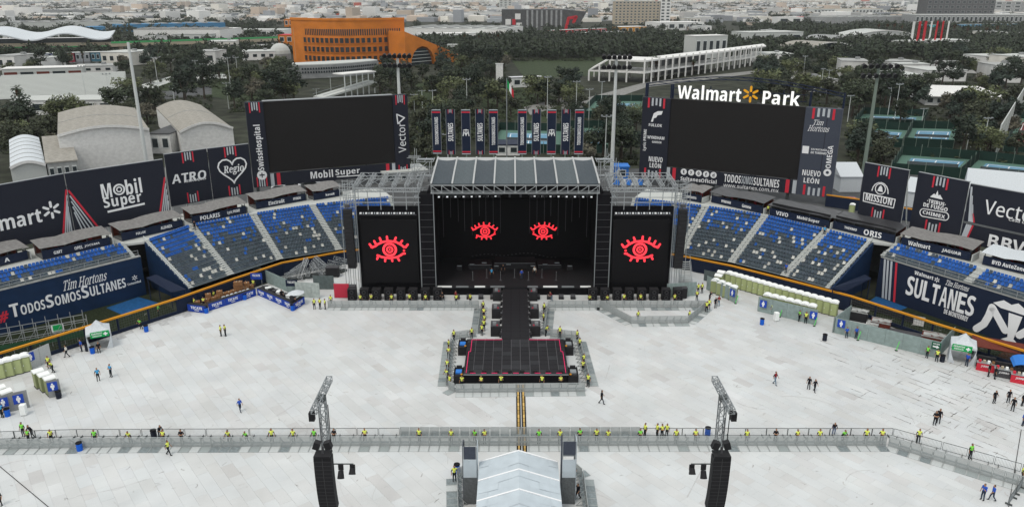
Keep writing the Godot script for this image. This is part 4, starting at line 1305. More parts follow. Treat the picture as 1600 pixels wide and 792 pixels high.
# ---------------------------------------------------------------- stage
const ZS := -116.0
const CX := 0.5
func eye(parent: Node3D, ce: Vector3, w: float, mirror: bool):
	var f := func(x, y): return Vector2((x - 302.0) / 265.0 * w * (-1.0 if mirror else 1.0), (430.0 - y) / 265.0 * w)
	var e := Node3D.new()
	e.name = "eye_emblem"
	parent.add_child(e, true)
	e.position = ce
	var L: Material = mats["led_red"]
	var th := w * 0.052
	var st := func(called, pts):
		var m := MB.new()
		var q := []
		for p in pts: q.append(f.call(p[0], p[1]))
		m.stroke(q, th, 0.02, 0.04)
		put(m.mesh(), called, L, e)
	st.call("upper_lid", [[180, 412], [205, 408], [225, 392], [260, 376], [300, 370], [345, 376], [378, 394], [398, 412], [412, 412]])
	st.call("lower_lid", [[218, 470], [245, 482], [300, 490], [350, 483], [383, 464]])
	for l in [[170, 392, 186, 416], [202, 370, 215, 398], [240, 349, 250, 380], [288, 339, 290, 370], [347, 346, 335, 374], [388, 368, 370, 390], [424, 394, 408, 414], [226, 472, 214, 497], [270, 488, 267, 512], [312, 490, 316, 511], [350, 484, 362, 507], [388, 458, 402, 458]]:
		st.call("lash", [[l[0], l[1]], [l[2], l[3]]])
	st.call("tear_dot", [[397, 436], [398, 438]])
	var c: Vector2 = f.call(302, 430)
	var m := MB.new()
	m.ring(c, w * 0.128, w * 0.185, 0.02, 0.04)
	put(m.mesh(), "iris_ring", L, e)
	m = MB.new()
	m.ring(c, w * 0.05, w * 0.092, 0.02, 0.04)
	put(m.mesh(), "pupil_ring", L, e)
	m = MB.new()
	m.ring(c, 0.0, w * 0.022, 0.02, 0.04, 10)
	put(m.mesh(), "pupil_dot", L, e)
func make_stage():
	var st := thing("main_stage", "black main concert stage with open front and hung light trusses", "stage", v3(CX, 0, ZS))
	var K: Material = mats["black_fabric"]
	bx(st, "deck", v3(0, 1.35, -8), v3(28, 0.3, 16), mats["stage_deck"])
	bx(st, "skirt", v3(0, 0.6, -0.3), v3(28, 1.2, 0.15), K)
	for i in 9:
		if i == 4: continue
		bx(st, "front_lip", v3(-11.4 + i * 2.85, 1.55, 0.02), v3(2.3 - (i % 3) * 0.3, 0.16, 0.4), mats["white_plastic"] if i % 2 == 0 else mats["steel_dull"])
	bx(st, "backdrop", v3(0, 9, -14.5), v3(28, 16.4, 0.4), mats["led_black"])
	for s in [-1, 1]:
		bx(st, "side_wall", v3(s * 13.6, 8.7, -8), v3(0.4, 17, 14), K)
	bx(st, "ceiling", v3(0, 17.4, -8), v3(27, 0.3, 13), K)
	bx(st, "video_wall", v3(0, 7.2, -13.9), v3(20, 10.6, 0.5), mats["led_black"])
	# risers and back-line
	for r in [[0.0, -10.5, 7.0, 3.4, 1.0], [-6.0, -10, 4.0, 2.6, 0.7], [6.0, -10, 4.0, 2.6, 0.7]]:
		bx(st, "riser", v3(r[0], 1.5 + r[4] * 0.5, r[1]), v3(r[2], r[4], r[3]), mats["gear"])
		bx(st, "riser_edge", v3(r[0], 1.5 + r[4], r[1] + r[3] * 0.5 + 0.03), v3(r[2], 0.06, 0.05), mats["steel_dull"])
	eye(st, v3(-5.25, 6.75, -13.6), 4.7, false)
	eye(st, v3(5.0, 6.75, -13.6), 4.7, true)
	# sloping light trusses under the roof, dashes of lamps
	for s in [-1, 1]:
		var m := MB.new()
		m.truss(v3(s * 12.2, 16.6, -1.5), v3(s * 2.2, 15.6, -6.0), 0.5, 0.8, 0.05, 0.03)
		put(m.mesh(), "light_truss", mats["steel_dark"], st)
		for i in 16: bx(st, "lamp_head", v3(s * (12.0 - i * 0.63), 16.15 - i * 0.063, -1.2 - i * 0.28), v3(0.3, 0.16, 0.3), mats["lamp_dim"] if i % 2 == 0 else mats["gear_grey"])
		for i in 9: bx(st, "drop_cable", v3(s * (11.6 - i * 1.15), 12.5 + (i * 7 % 4) * 0.5, -3.0 - (i % 3)), v3(0.05, 7.0 - (i * 7 % 4), 0.05), mats["gear_grey"])
		for i in 8: bx(st, "side_lamp", v3(s * 13.1, 3.0 + i * 1.55, -1.2 - (i % 2)), v3(0.35, 0.5, 0.4), mats["gear_grey"])
	for k in 5:
		var m := MB.new()
		m.truss(v3(-12.5, 16.5 - k * 0.25, -3 - k * 2.2), v3(12.5, 16.5 - k * 0.25, -3 - k * 2.2), 0.5, 1.0, 0.05, 0.03)
		put(m.mesh(), "light_truss", mats["gear_grey"], st)
		for i in 14: bx(st, "lamp_head", v3(-11.5 + i * 1.77, 15.9 - k * 0.25, -3 - k * 2.2), v3(0.32, 0.5, 0.32), mats["gear_grey"])
	# backdrop lamp chain low over the back-line
	for i in 22: bx(st, "floor_lamp", v3(-7.5 + i * 0.7, 2.9 + 0.25 * sin(i * 0.55) - absf(i - 10.5) * 0.05, -12.8), v3(0.3, 0.1, 0.1), mats["gear_grey"])
	# roof
	var rf := thing("stage_roof", "dark eight-panel fabric roof with white ribs over the main stage", "roof", v3(CX, 0, ZS))
	var prof := [Vector2(0.3, 18.6), Vector2(-3, 19.15), Vector2(-6, 19.55), Vector2(-9, 19.9), Vector2(-11.2, 20.1), Vector2(-12.6, 20.15)]
	for i in 8:
		var x0 := -13.0 + i * 3.25
		var m := MB.new()
		for j in prof.size() - 2:
			for q in 4:
				var c := []
				for s in [[q, j], [q + 1, j], [q + 1, j + 1], [q, j + 1]]:
					var sag: float = -0.22 * sin(PI * s[0] / 4.0)
					c.append(v3(x0 + 3.25 * s[0] / 4.0, prof[s[1]].y + sag * (1.0 if s[1] > 0 else 0.1), prof[s[1]].x))
				m.quad(c[0], c[3], c[2], c[1])
				m.quad(c[0] - v3(0, 0.05, 0), c[1] - v3(0, 0.05, 0), c[2] - v3(0, 0.05, 0), c[3] - v3(0, 0.05, 0))
		put(m.mesh(), "roof_panel", mats["roof_dark"] if i in [0, 2, 5, 7] else mats["roof_mid"], rf)
		m = MB.new()
		for q in 4:
			var ca := []
			for s in [[q, 4], [q + 1, 4], [q + 1, 5], [q, 5]]:
				ca.append(v3(x0 + 3.25 * s[0] / 4.0, prof[s[1]].y + (-0.22 * sin(PI * s[0] / 4.0) if s[1] == 4 else 0.0), prof[s[1]].x))
			m.quad(ca[0], ca[3], ca[2], ca[1])
		put(m.mesh(), "ridge_panel", mats["roof_rib"], rf)
	for i in 9:
		var m := MB.new()
		for j in prof.size() - 1:
			m.bar(v3(-13.0 + i * 3.25, prof[j].y + 0.06, prof[j].x), v3(-13.0 + i * 3.25, prof[j + 1].y + 0.06, prof[j + 1].x), 0.26, 0.14)
		put(m.mesh(), "rib", mats["roof_rib"], rf)
	# front truss: two chords, uprights, single diagonals
	var ft := thing("roof_truss", "long pale steel truss along the front edge of the stage roof", "truss", v3(CX, 0, ZS + 0.4))
	for y in [17.15, 18.4]:
		for z in [0.0, -1.2]: bx(ft, "chord", v3(0, y, z), v3(26.2, 0.14, 0.14), mats["steel"])
	for i in 17:
		var x := -13.0 + i * 1.625
		bx(ft, "upright", v3(x, 17.78, 0.0), v3(0.11, 1.14, 0.1), mats["steel"])
		if i < 16:
			var m := MB.new()
			var up: bool = (i % 2 == 0) if i < 8 else (i % 2 == 1)
			m.bar(v3(x, 18.35 if i < 8 else 17.2, 0.0), v3(x + 1.625, 17.2 if i < 8 else 18.35, 0.0), 0.09)
			put(m.mesh(), "diagonal", mats["steel"], ft)
	# towers and wings, both sides
	for s in [-1, 1]:
		var sd := "left" if s < 0 else "right"
		var tw := thing("stage_tower", "black clad scaffold tower at the %s side of the main stage" % sd, "tower", v3(CX + s * 13.9, 0, ZS))
		bx(tw, "cladding", v3(0, 8.4, -1.2), v3(2.2, 16.8, 2.6), K)
		for x in [-1.15, 1.15]:
			bx(tw, "tower_leg", v3(x, 8.9, 0.2), v3(0.12, 17.8, 0.12), mats["steel_dull"])
		for i in 12: bx(tw, "rung", v3(0, 2.0 + i * 1.2, 0.16), v3(2.2, 0.05, 0.06), mats["gear_grey"])
		# scaffold stair tower rising beside the roof
		var sc := thing("scaffold_tower", "bare steel scaffold tower beside the %s end of the stage roof" % sd, "scaffold", v3(CX + s * 15.0, 0, ZS - 4))
		for lv in 9:
			var y := 10.0 + lv * 1.25
			var dz := -lv * 0.7 if lv > 5 else 0.0
			for q in 3: bx(sc, "ledger", v3(0, y, dz - q * 1.4), v3(2.9, 0.09, 0.09), mats["steel"])
			for x in [-1.4, 0.0, 1.4]: bx(sc, "transom", v3(x, y + 0.08, dz - 1.4), v3(0.08, 0.08, 3.0), mats["steel"])
			if lv % 2 == 0: bx(sc, "plank", v3(0, y + 0.18, dz - 1.4), v3(2.6, 0.08, 1.2), mats["steel_dull"])
		for x in [-1.4, 1.4]:
			for z in [0.0, -2.8]: bx(sc, "standard", v3(x, 10.6, z), v3(0.1, 21.2, 0.1), mats["steel"])
		for i in 18:
			var q0 := v3(rng.randf_range(-2.4, -0.4) if s < 0 else rng.randf_range(-1.4, 0.4), rng.randf_range(17.0, 22.0), rng.randf_range(-3.5, 0.5))
			var d3 := MB.new()
			d3.bar(q0, q0 + [v3(2.0, 0, 0), v3(0, 1.6, 0), v3(1.5, 1.2, -0.5)][i % 3], 0.07)
			put(d3.mesh(), "guard_tube", mats["steel"], sc)
		for lv in 6:
			var m := MB.new()
			m.bar(v3(-1.4, 10.0 + lv * 1.25, 0.05), v3(1.4, 11.25 + lv * 1.25, 0.05), 0.06)
			put(m.mesh(), "brace", mats["steel"], sc)
		# wing: LED screen on scaffold, black cloth
		var wg := thing("side_screen", "black LED side screen with a red eye emblem %s of the main stage" % sd, "screen", v3(CX + s * 20.0, 0, ZS), 0.0, "side screens of the stage")
		bx(wg, "cloth_wall", v3(0, 7.4, -0.8), v3(9.9, 14.8, 0.3), K)
		bx(wg, "screen_face", v3(-s * 0.1, 7.6, -0.1), v3(8.9, 10.6, 0.5), mats["led_black"])
		eye(wg, v3(-s * 0.1 - 0.05, 7.9, 0.17), 6.3, s > 0)
		for x in [-4.9, 4.9]: bx(wg, "edge_post", v3(x, 7.9, 0.1), v3(0.1, 15.8, 0.1), mats["steel_dull"])
		for i in 20: bx(wg, "lamp_head", v3(-4.2 + i * 0.44, 13.9, 0.2), v3(0.3 if i % 2 == 0 else 0.16, 0.2, 0.25), mats["print_white"] if i % 2 == 0 else mats["print_grey"])
		bx(wg, "lamp_bar", v3(0, 13.6, 0.1), v3(9.0, 0.12, 0.12), mats["gear_grey"])
		var rg := thing("roof_scaffold", "open steel scaffold roof above the %s side screen" % sd, "scaffold", v3(CX + s * 20.0, 0, ZS))
		var m3 := MB.new()
		m3.truss(v3(-5.2, 17.6, 0.1), v3(5.2, 17.6, 0.1), 0.55, 0.65, 0.08, 0.05)
		put(m3.mesh(), "front_truss", mats["steel"], rg)
		for y in [15.6, 16.4]: bx(rg, "ledger", v3(0, y, 0.1), v3(10.4, 0.1, 0.1), mats["steel"])
		for i in 6:
			var x := -5.0 + i * 2.0
			bx(rg, "standard", v3(x, 16.2, 0.0), v3(0.1, 3.6, 0.1), mats["steel"])
			var tr := MB.new()
			tr.truss(v3(x, 17.9, -0.4), v3(x, 18.4, -7.5), 0.5, 0.9, 0.07, 0.04)
			put(tr.mesh(), "rafter", mats["steel"], rg)
			if i < 5:
				var d := MB.new()
				d.bar(v3(x, 18.0, -1.0), v3(x + 2.0, 18.5, -6.0), 0.06)
				put(d.mesh(), "brace", mats["steel"], rg)
		for i in 26:
			var q0 := v3(rng.randf_range(-5.2, 5.2), rng.randf_range(16.6, 18.6), rng.randf_range(-7.5, 0.0))
			var d2 := MB.new()
			d2.bar(q0, q0 + v3(rng.randf_range(-1.6, 1.6), rng.randf_range(0.2, 1.8), rng.randf_range(-1.2, 1.2)), 0.06)
			put(d2.mesh(), "loose_tube", mats["steel"], rg)
		for z in [-3.0, -5.2, -7.5]: bx(rg, "ledger", v3(0, 18.6, z), v3(10.4, 0.09, 0.09), mats["steel"])
		# outer scaffold lattice next to the wing
		var ol := thing("scaffold_lattice", "outer scaffold lattice beside the %s side screen" % sd, "scaffold", v3(CX + s * 26.3, 0, ZS - 1))
		for i in 4:
			bx(ol, "standard", v3(-1.2 + i * 0.8, 9.2, 0), v3(0.09, 18.4, 0.09), mats["steel"])
			bx(ol, "standard", v3(-1.2 + i * 0.8, 9.2, -2.2), v3(0.09, 18.4, 0.09), mats["steel"])
		for i in 5:
			for z in [0.0, -2.2]: bx(ol, "ledger", v3(0, 14.6 + i * 0.9, z), v3(2.6, 0.08, 0.08), mats["steel"])
			var d := MB.new()
			d.bar(v3(-1.2, 14.6 + i * 0.8, 0.06), v3(1.2, 15.6 + i * 0.8, 0.06), 0.06)
			put(d.mesh(), "brace", mats["steel"], ol)
		# hanging speaker column beside the wing
		var hc := thing("hanging_speakers", "hanging black speaker column beside the %s side screen" % sd, "loudspeaker", v3(CX + s * 26.1, 0, ZS + 0.6), 0.0, "hanging speaker columns at the stage")
		for i in 16: bx(hc, "cabinet", v3(0, 14.4 - i * 0.62, 0.2 - 0.004 * i * i), v3(1.3, 0.58, 0.9), mats["gear"], Basis(Vector3.RIGHT, 0.01 * i))
		bx(hc, "hoist", v3(0, 15.2, 0.2), v3(0.7, 0.5, 0.5), mats["gear_grey"])
		bx(hc, "chain", v3(0, 16.6, 0.2), v3(0.08, 2.6, 0.08), mats["steel_dull"])
	# row of bass cabinets on the floor under the wings
	var bass: Node3D = null
	var list := []
	for s in [-1, 1]:
		for i in 8:
			var at := v3(CX + s * (12.4 + i * 1.95), 0, ZS + 1.7)
			var o: Node3D
			if bass == null:
				bass = thing("bass_speaker", "x", "loudspeaker", at, 0.0, "bass cabinets in front of the stage")
				o = bass
				bx(o, "cabinet", v3(0, 0.95, 0), v3(1.35, 1.9, 1.1), mats["gear"])
				for y in [0.5, 1.4]:
					bx(o, "grille", v3(0, y, 0.56), v3(1.15, 0.75, 0.04), mats["black"])
					var m := MB.new()
					m.ring(Vector2(0, y), 0.22, 0.3, 0.6, 0.04, 16)
					put(m.mesh(), "driver_ring", mats["gear_grey"], o)
			else: o = copy(bass, at, 0.0, "x")
			list.append(o)
	list.sort_custom(func(p, q): return p.position.x < q.position.x)
	ordered_label(list, "black bass cabinet on the floor below the side screens, %s from the left")
	make_thrust()
func make_thrust():
	var K: Material = mats["black_fabric"]
	# catwalk
	var cw := thing("catwalk", "black runway joining the main stage to the small square stage", "catwalk", v3(CX, 0, 0))
	var z0 := -115.6
	var z1 := -96.6
	bx(cw, "skirt", v3(0, 0.6, (z0 + z1) * 0.5), v3(3.9, 1.18, absf(z1 - z0) - 0.1), K)
	var k := 15
	for i in k:
		for j in 3:
			bx(cw, "deck_panel", v3(-1.3 + j * 1.3, 1.25, z0 + (z1 - z0) * (i + 0.5) / k), v3(1.27, 0.1, (z1 - z0) / k - 0.03), mats["stage_deck"])
	for s in [-1, 1]:
		bx(cw, "led_strip", v3(s * 1.98, 1.27, (z0 + z1) * 0.5), v3(0.04, 0.04, absf(z1 - z0) - 1.0), mats["stage_joint"])
		for i in 8: bx(cw, "monitor_bracket", v3(s * 2.1, 1.2, z0 + 1.5 + i * 2.3), v3(0.35, 0.5, 0.6), mats["gear"])
	var n := 0
	for s in [-1, 1]:
		for z in [-114.6, -107.6, -101.2]:
			n += 1
			var t := thing("monitor_station", "black equipment stand %s the runway, %s" % ["left of" if s < 0 else "right of", ["nearest the main stage", "half way along", "nearest the small stage"][(n - 1) % 3]], "equipment", v3(CX + s * 2.9, 0, z), 0.0, "equipment stands along the runway")
			bx(t, "case", v3(0, 0.75, 0), v3(1.3, 1.5, 2.2), mats["gear"])
			bx(t, "lid", v3(0, 1.54, 0), v3(1.2, 0.06, 2.0), mats["gear_grey"])
			bx(t, "screen", v3(s * 0.1, 1.75, 0.4), v3(0.5, 0.36, 0.5), mats["steel_dull"])
			bx(t, "tally_lamp", v3(-s * 0.3, 1.65, 0.8), v3(0.2, 0.14, 0.2), mats["red_fabric"])
	# small stage
	var bs := thing("thrust_stage", "square black small stage with gridded deck and red light line", "stage", v3(CX, 0, -91.3))
	bx(bs, "skirt", v3(0, 0.62, 0), v3(13.2, 1.2, 10.4), K)
	var nx := 11
	var nz := 8
	for i in nx:
		for j in nz:
			bx(bs, "deck_panel", v3(-6.6 + 13.2 * (i + 0.5) / nx, 1.27, -5.2 + 10.4 * (j + 0.5) / nz), v3(13.2 / nx - 0.05, 0.1, 10.4 / nz - 0.08), mats["stage_deck"] if rng.randf() > 0.3 else mt("stage_deck_worn", Color(0.036, 0.037, 0.041), 0.5, 0.0, "grime", 0.9))
	bx(bs, "deck_joint", v3(0, 1.24, 0), v3(13.1, 0.06, 10.3), mats["stage_joint"])
	bx(bs, "front_lip", v3(0, 1.24, 5.25), v3(13.2, 0.1, 0.1), mats["steel_dull"])
	for l in [[-6.0, -4.9, -1.9, -4.9], [1.9, -4.9, 6.0, -4.9], [-6.0, -4.9, -6.0, -1.2], [-6.0, -1.2, -6.25, -1.2], [-6.25, -1.2, -6.25, 4.9], [6.0, -4.9, 6.0, -1.2], [6.0, -1.2, 6.25, -1.2], [6.25, -1.2, 6.25, 4.9], [-1.9, -4.9, -1.9, -5.2], [1.9, -4.9, 1.9, -5.2]]:
		var m := MB.new()
		m.bar(v3(l[0], 1.34, l[1]), v3(l[2], 1.34, l[3]), 0.06, 0.04)
		put(m.mesh(), "light_line", mats["led_strip"], bs)
	for i in 9: bx(bs, "light_line", v3(-5.4 + i * 1.35, 1.34, 4.95), v3(0.7, 0.04, 0.08), mats["led_strip"])
	for i in 8: bx(bs, "floor_lamp", v3(-5.6 + i * 1.6, 1.45, 4.7), v3(0.55, 0.26, 0.3), mats["gear"])
	var cn := 0
	for s in [-1, 1]:
		for z in [-3.9, 4.3]:
			var t := thing("stage_case", "black equipment platform at the %s corner of the small stage" % ["rear left", "front left", "rear right", "front right"][cn], "equipment", v3(CX + s * 7.2, 0, -91.3 + z), 0.0, "equipment platforms at the small stage")
			cn += 1
			bx(t, "case", v3(0, 0.6, 0), v3(1.2, 1.2, 2.4), mats["gear"])
			for q in [-0.55, 0.55]: bx(t, "rim", v3(q, 1.28, 0), v3(0.08, 0.16, 2.4), mats["black"])
			bx(t, "monitor", v3(0, 1.3, 0.2), v3(0.75, 0.22, 0.9), mats["tarp_blue"] if s < 0 else mats["steel_dull"])
			bx(t, "rack", v3(0, 1.4, -0.8), v3(0.7, 0.4, 0.4), mats["gear"])
			bx(t, "tally_lamp", v3(-s * 0.4, 1.35, 1.0), v3(0.25, 0.12, 0.2), mats["orange_pad"])
	# cable ramps from the small stage to the control tent
	for i in 2:
		var t := thing("cable_ramp", "black and yellow cable ramp running from the small stage, %s of two" % ["left", "right"][i], "cable ramp", v3(CX + 0.25 + i * 0.62, 0, 0), 0.0, "cable ramps on the floor")
		for q in 27:
			var z := -85.3 + q * 0.9
			if z > -62: break
			bx(t, "ramp_section", v3(0, 0.03, z), v3(0.5, 0.06, 0.88), mats["black"])
			bx(t, "yellow_lid", v3(0, 0.065, z), v3(0.2, 0.03, 0.82), mt("ramp_yellow_%d" % (q % 3), Color(0.45, 0.3, 0.1) * [1.0, 0.8, 1.25][q % 3], 0.8))

# ---------------------------------------------------------------- front of house
func make_front_of_house():
	var t := thing("control_tent", "long pale grey gabled tent at the bottom centre of the picture", "tent", v3(0.62, 0, -63.0))
	var hw := 3.72
	var W: Material = mt("tent_cloth", Color(0.46, 0.52, 0.56), 0.75, 0.0, "floor", 0.2)
	for i in 6:
		var z := i * 3.0
		for s in [-1, 1]:
			var m := MB.new()
			for q in 4:
				for r in 3:
					var c := []
					for e in [[q, r], [q + 1, r], [q + 1, r + 1], [q, r + 1]]:
						var u: float = e[0] / 4.0
						var vv: float = e[1] / 3.0
						c.append(v3(s * hw * u, lerpf(5.25, 4.0, u) - 0.1 * sin(PI * u) * sin(PI * vv) + 0.02 * sin(q * 5.0 + i * 3.0 + r * 2.0), z + 3.0 * vv))
					m.quad(c[0], c[1], c[2], c[3])
					m.quad(c[0] - v3(0, 0.04, 0), c[3] - v3(0, 0.04, 0), c[2] - v3(0, 0.04, 0), c[1] - v3(0, 0.04, 0))
			put(m.mesh(), "roof_panel", W, t)
			bx(t, "leg", v3(s * (hw - 0.06), 2.0, z + 0.05), v3(0.12, 4.0, 0.12), mats["steel"])
			bx(t, "side_cloth", v3(s * hw, 3.4, z + 1.5), v3(0.05, 1.2, 3.0), W)
			var rb := MB.new()
			rb.bar(v3(0, 5.27, z), v3(s * hw, 4.02, z), 0.16, 0.06)
			put(rb.mesh(), "seam_rib", mats["print_white"], t)
	var g := MB.new()
	g.plate(PackedVector2Array([Vector2(-hw, 2.9), Vector2(hw, 2.9), Vector2(hw, 3.97), Vector2(0, 5.2), Vector2(-hw, 3.97)]), -0.02, 0.03)
	put(g.mesh(), "gable_cloth", W, t)
	bx(t, "floor_deck", v3(0, 0.3, 9), v3(7.2, 0.6, 17.5), mats["gear"])
	for i in 3: bx(t, "mixing_desk", v3(-2.2 + i * 2.2, 1.2, 1.6), v3(1.9, 0.5, 1.0), mats["gear_grey"])
	for s in [-1, 1]:
		var x: float = -3.95 if s < 0 else 5.35
		var w := thing("fabric_tower", "slim scaffold tower wrapped in navy, white and grey cloth, %s of the gabled tent" % ("left" if s < 0 else "right"), "tower", v3(x, 0, -62.0), 0.0, "cloth-wrapped towers beside the gabled tent")
		var top := 6.3 if s < 0 else 6.9
		for px in [-0.6, 0.6]:
			for pz in [0.0, -1.3]: bx(w, "standard", v3(px, top * 0.5, pz), v3(0.09, top, 0.09), mats["steel"])
		bx(w, "lower_cloth", v3(0, 1.55, 0.08), v3(1.3, 2.9, 0.05), mt("cloth_grey", Color(0.12, 0.13, 0.135), 0.9, 0.0, "grime", 0.7))
		bx(w, "middle_cloth", v3(0, 4.0, 0.08), v3(1.24, 1.95, 0.05), W)
		bx(w, "upper_cloth", v3(0, top - 0.7, 0.0 if s < 0 else 0.08), v3(1.15, 1.4, 0.05), mats["board_grey"])
		for px in [-0.68, 0.68]: bx(w, "side_cloth", v3(px, top * 0.5 + 0.2, -0.65), v3(0.05, top - 0.5, 1.3), W if px > 0 else mats["board_grey"])
		bx(w, "platform", v3(0, top - 1.6, -0.65), v3(1.2, 0.1, 1.2), mats["steel_dull"])
		if s < 0: bx(w, "sheet", v3(0.1, top - 1.4, -0.3), v3(0.7, 0.3, 0.7), W, Basis.from_euler(v3(0.3, 0.4, 0.2)))
	# delay towers: mast, head truss, hanging line array, lamps
	for s in [-1, 1]:
		var px := 508.0 if s < 0 else 1124.0
		var foot := ray(px, 690.0, 52.0)
		var tp := rise(foot, 618.0)
		var sd := "left" if s < 0 else "right"
		var mt2 := thing("delay_mast", "grey lattice mast with a jib on top, %s of the gabled tent" % sd, "mast", v3(foot.x, 0, foot.z), 0.0, "lattice masts carrying speakers")
		var m := MB.new()
		m.truss(v3(0, 0.2, 0), v3(0, tp - 0.3, 0), 0.44, 0.7, 0.06, 0.035)
		put(m.mesh(), "mast", mats["steel_dull"], mt2)
		m = MB.new()
		m.truss(v3(-s * 0.0, tp, 2.1), v3(0, tp, -2.4), 0.36, 0.5, 0.05, 0.03)
		put(m.mesh(), "jib", mats["steel_dull"], mt2)
		bx(mt2, "head_block", v3(0, tp - 0.2, 0), v3(0.5, 0.3, 0.5), mats["steel_dark"])
		bx(mt2, "hoist", v3(-s * -0.25, tp - 0.55, 1.7), v3(0.35, 0.6, 0.35), mats["gear"])
		bx(mt2, "base", v3(0, 0.15, 0), v3(2.4, 0.3, 2.4), mats["steel_dark"])
		for q in [[-1, -1], [1, -1], [1, 1], [-1, 1]]:
			m = MB.new()
			m.bar(v3(q[0] * 0.3, 6, q[1] * 0.3), v3(q[0] * 3.0, 0.05, q[1] * 3.0), 0.1)
			put(m.mesh(), "outrigger", mats["steel_dull"], mt2)
		m = MB.new()
		m.bar(v3(0.45, tp - 0.5, 0.3), v3(0.45, 0.4, 0.3), 0.05)
		put(m.mesh(), "cable", mats["gear"], mt2)
		var top := ray(504.0 if s < 0 else 1128.0, 708.0, 49.0)
		var la := thing("line_array", "curved black line array hanging from the %s lattice mast" % sd, "loudspeaker", v3(top.x, 0, top.z), 0.0, "line arrays on the lattice masts")
		var p := v3(0, top.y - 0.2, 0)
		var an := 0.0
		for i in 15:
			var b := Basis(Vector3.RIGHT, an)
			bx(la, "cabinet", p - b.y * 0.14, v3(1.12, 0.268, 0.62), mats["gear"], b)
			bx(la, "grille_seam", p - b.y * 0.14 + b.z * 0.315, v3(0.03, 0.24, 0.02), mats["gear_grey"], b)
			bx(la, "joint_strip", p - b.y * 0.28 + b.z * 0.305, v3(1.08, 0.02, 0.02), mats["gear_grey"], b)
			p -= b.y * 0.285
			an += 0.006 + 0.0022 * i
		bx(la, "fly_bar", v3(0, top.y - 0.08, 0), v3(1.05, 0.12, 0.8), mats["gear"])
		for x in [-0.35, 0.3]: bx(la, "motor", v3(x * 1.1, top.y + 0.5, -0.15), v3(0.42, 0.5, 0.42), mats["gear"], Basis(Vector3.BACK, x))
		bx(la, "motor_hook", v3(0, top.y + 0.2, 0), v3(0.12, 0.5, 0.12), mats["gear_grey"])
		bx(la, "chain", v3(0, (top.y + 0.4 + tp) * 0.5, 0.0), v3(0.04, tp - top.y - 0.4, 0.04), mats["gear_grey"])
		var sb := thing("spot_lamps", "pair of black spot lamps on a side arm of the %s mast" % sd, "lamp", v3(top.x, top.y - 1.1, top.z), 0.0, "spot lamps on the lattice masts")
		bx(sb, "arm", v3(-s * 1.15, 0.3, 0), v3(1.5, 0.06, 0.06), mats["steel_dark"])
		for i in 2:
			m = MB.new()
			m.tube(v3(-s * (1.1 + 0.75 * i), 0.1 - 0.2 * (1 - i), 0.15), v3(-s * (1.1 + 0.75 * i), -0.25 - 0.3 * (1 - i), 0.35), 0.17, 0.23, 10)
			put(m.mesh(), "lamp_head", mats["gear"], sb)
			bx(sb, "yoke", v3(-s * (1.1 + 0.75 * i), 0.12, 0.1), v3(0.34, 0.4, 0.06), mats["gear"])

# ---------------------------------------------------------------- crowd barriers
var mojo: Array = []
var ped: Node3D = null
func mojo_proto(v: int) -> Node3D:
	var t := Node3D.new()
	t.name = "crowd_barrier"
	var w := 1.05
	if mojo_mesh == null:
		var m := MB.new()
		for i in 11: m.box(v3(-w * 0.5 + 0.075 + i * 0.09, 0.62, 0), v3(0.062, 1.02, 0.015))
		mojo_mesh = m.mesh()
		m = MB.new()
		for x in [-w * 0.5 + 0.03, w * 0.5 - 0.03]:
			m.bar(v3(x, 0.02, 0), v3(x, 1.2, 0), 0.05)
			m.bar(v3(x, 1.0, -0.04), v3(x, 0.04, -0.95), 0.045)
			m.bar(v3(x, 0.04, -0.97), v3(x, 0.04, 1.1), 0.045)
		m.bar(v3(-w * 0.5, 1.2, 0), v3(w * 0.5, 1.2, 0), 0.06)
		m.bar(v3(-w * 0.5, 0.1, 0), v3(w * 0.5, 0.1, 0), 0.04)
		mojo_frame = m.mesh()
	stuff(put(mojo_mesh, "bars", mats["barrier_steel"], t))
	put(mojo_frame, "frame", mats["barrier_steel"], t)
	bx(t, "step", v3(0, 0.38, -0.25), v3(w * 0.9, 0.03, 0.3), mats["barrier_plate"])
	bx(t, "floor_plate", v3(0, 0.03, 0.56), v3(w * 0.95, 0.035, 1.05), [mats["barrier_plate"], mt("plate_pale", Color(0.55, 0.58, 0.58), 0.6, 0.1, "fine", 0.5), mt("plate_mid", Color(0.36, 0.4, 0.4), 0.6, 0.2, "fine", 0.5)][v])
	return t
var mojo_mesh: Mesh = null
var mojo_frame: Mesh = null
func run_mojo(pts: Array, what: String, group: String, pale := 0.4, flip := false):
	if mojo.is_empty():
		for v in 3: mojo.append(mojo_proto(v))
	var list := []
	for i in pts.size() - 1:
		var a: Vector3 = pts[i]
		var b: Vector3 = pts[i + 1]
		var n := maxi(1, roundi(flat(a, b) / 1.08))
		for k in n:
			var v := 1 if rng.randf() < pale else (2 if rng.randf() < 0.5 else 0)
			var o: Node3D = mojo[v].duplicate()
			o.name = numbered("crowd_barrier")
			add_child(o, true)
			o.position = a.lerp(b, (k + 0.5) / n)
			o.rotation.y = frame_on(a, b) + (PI if flip else 0.0)
			tag(o, "x", "barrier", group)
			list.append(o)
	for i in list.size(): list[i].set_meta("label", what % nth(i + 1))
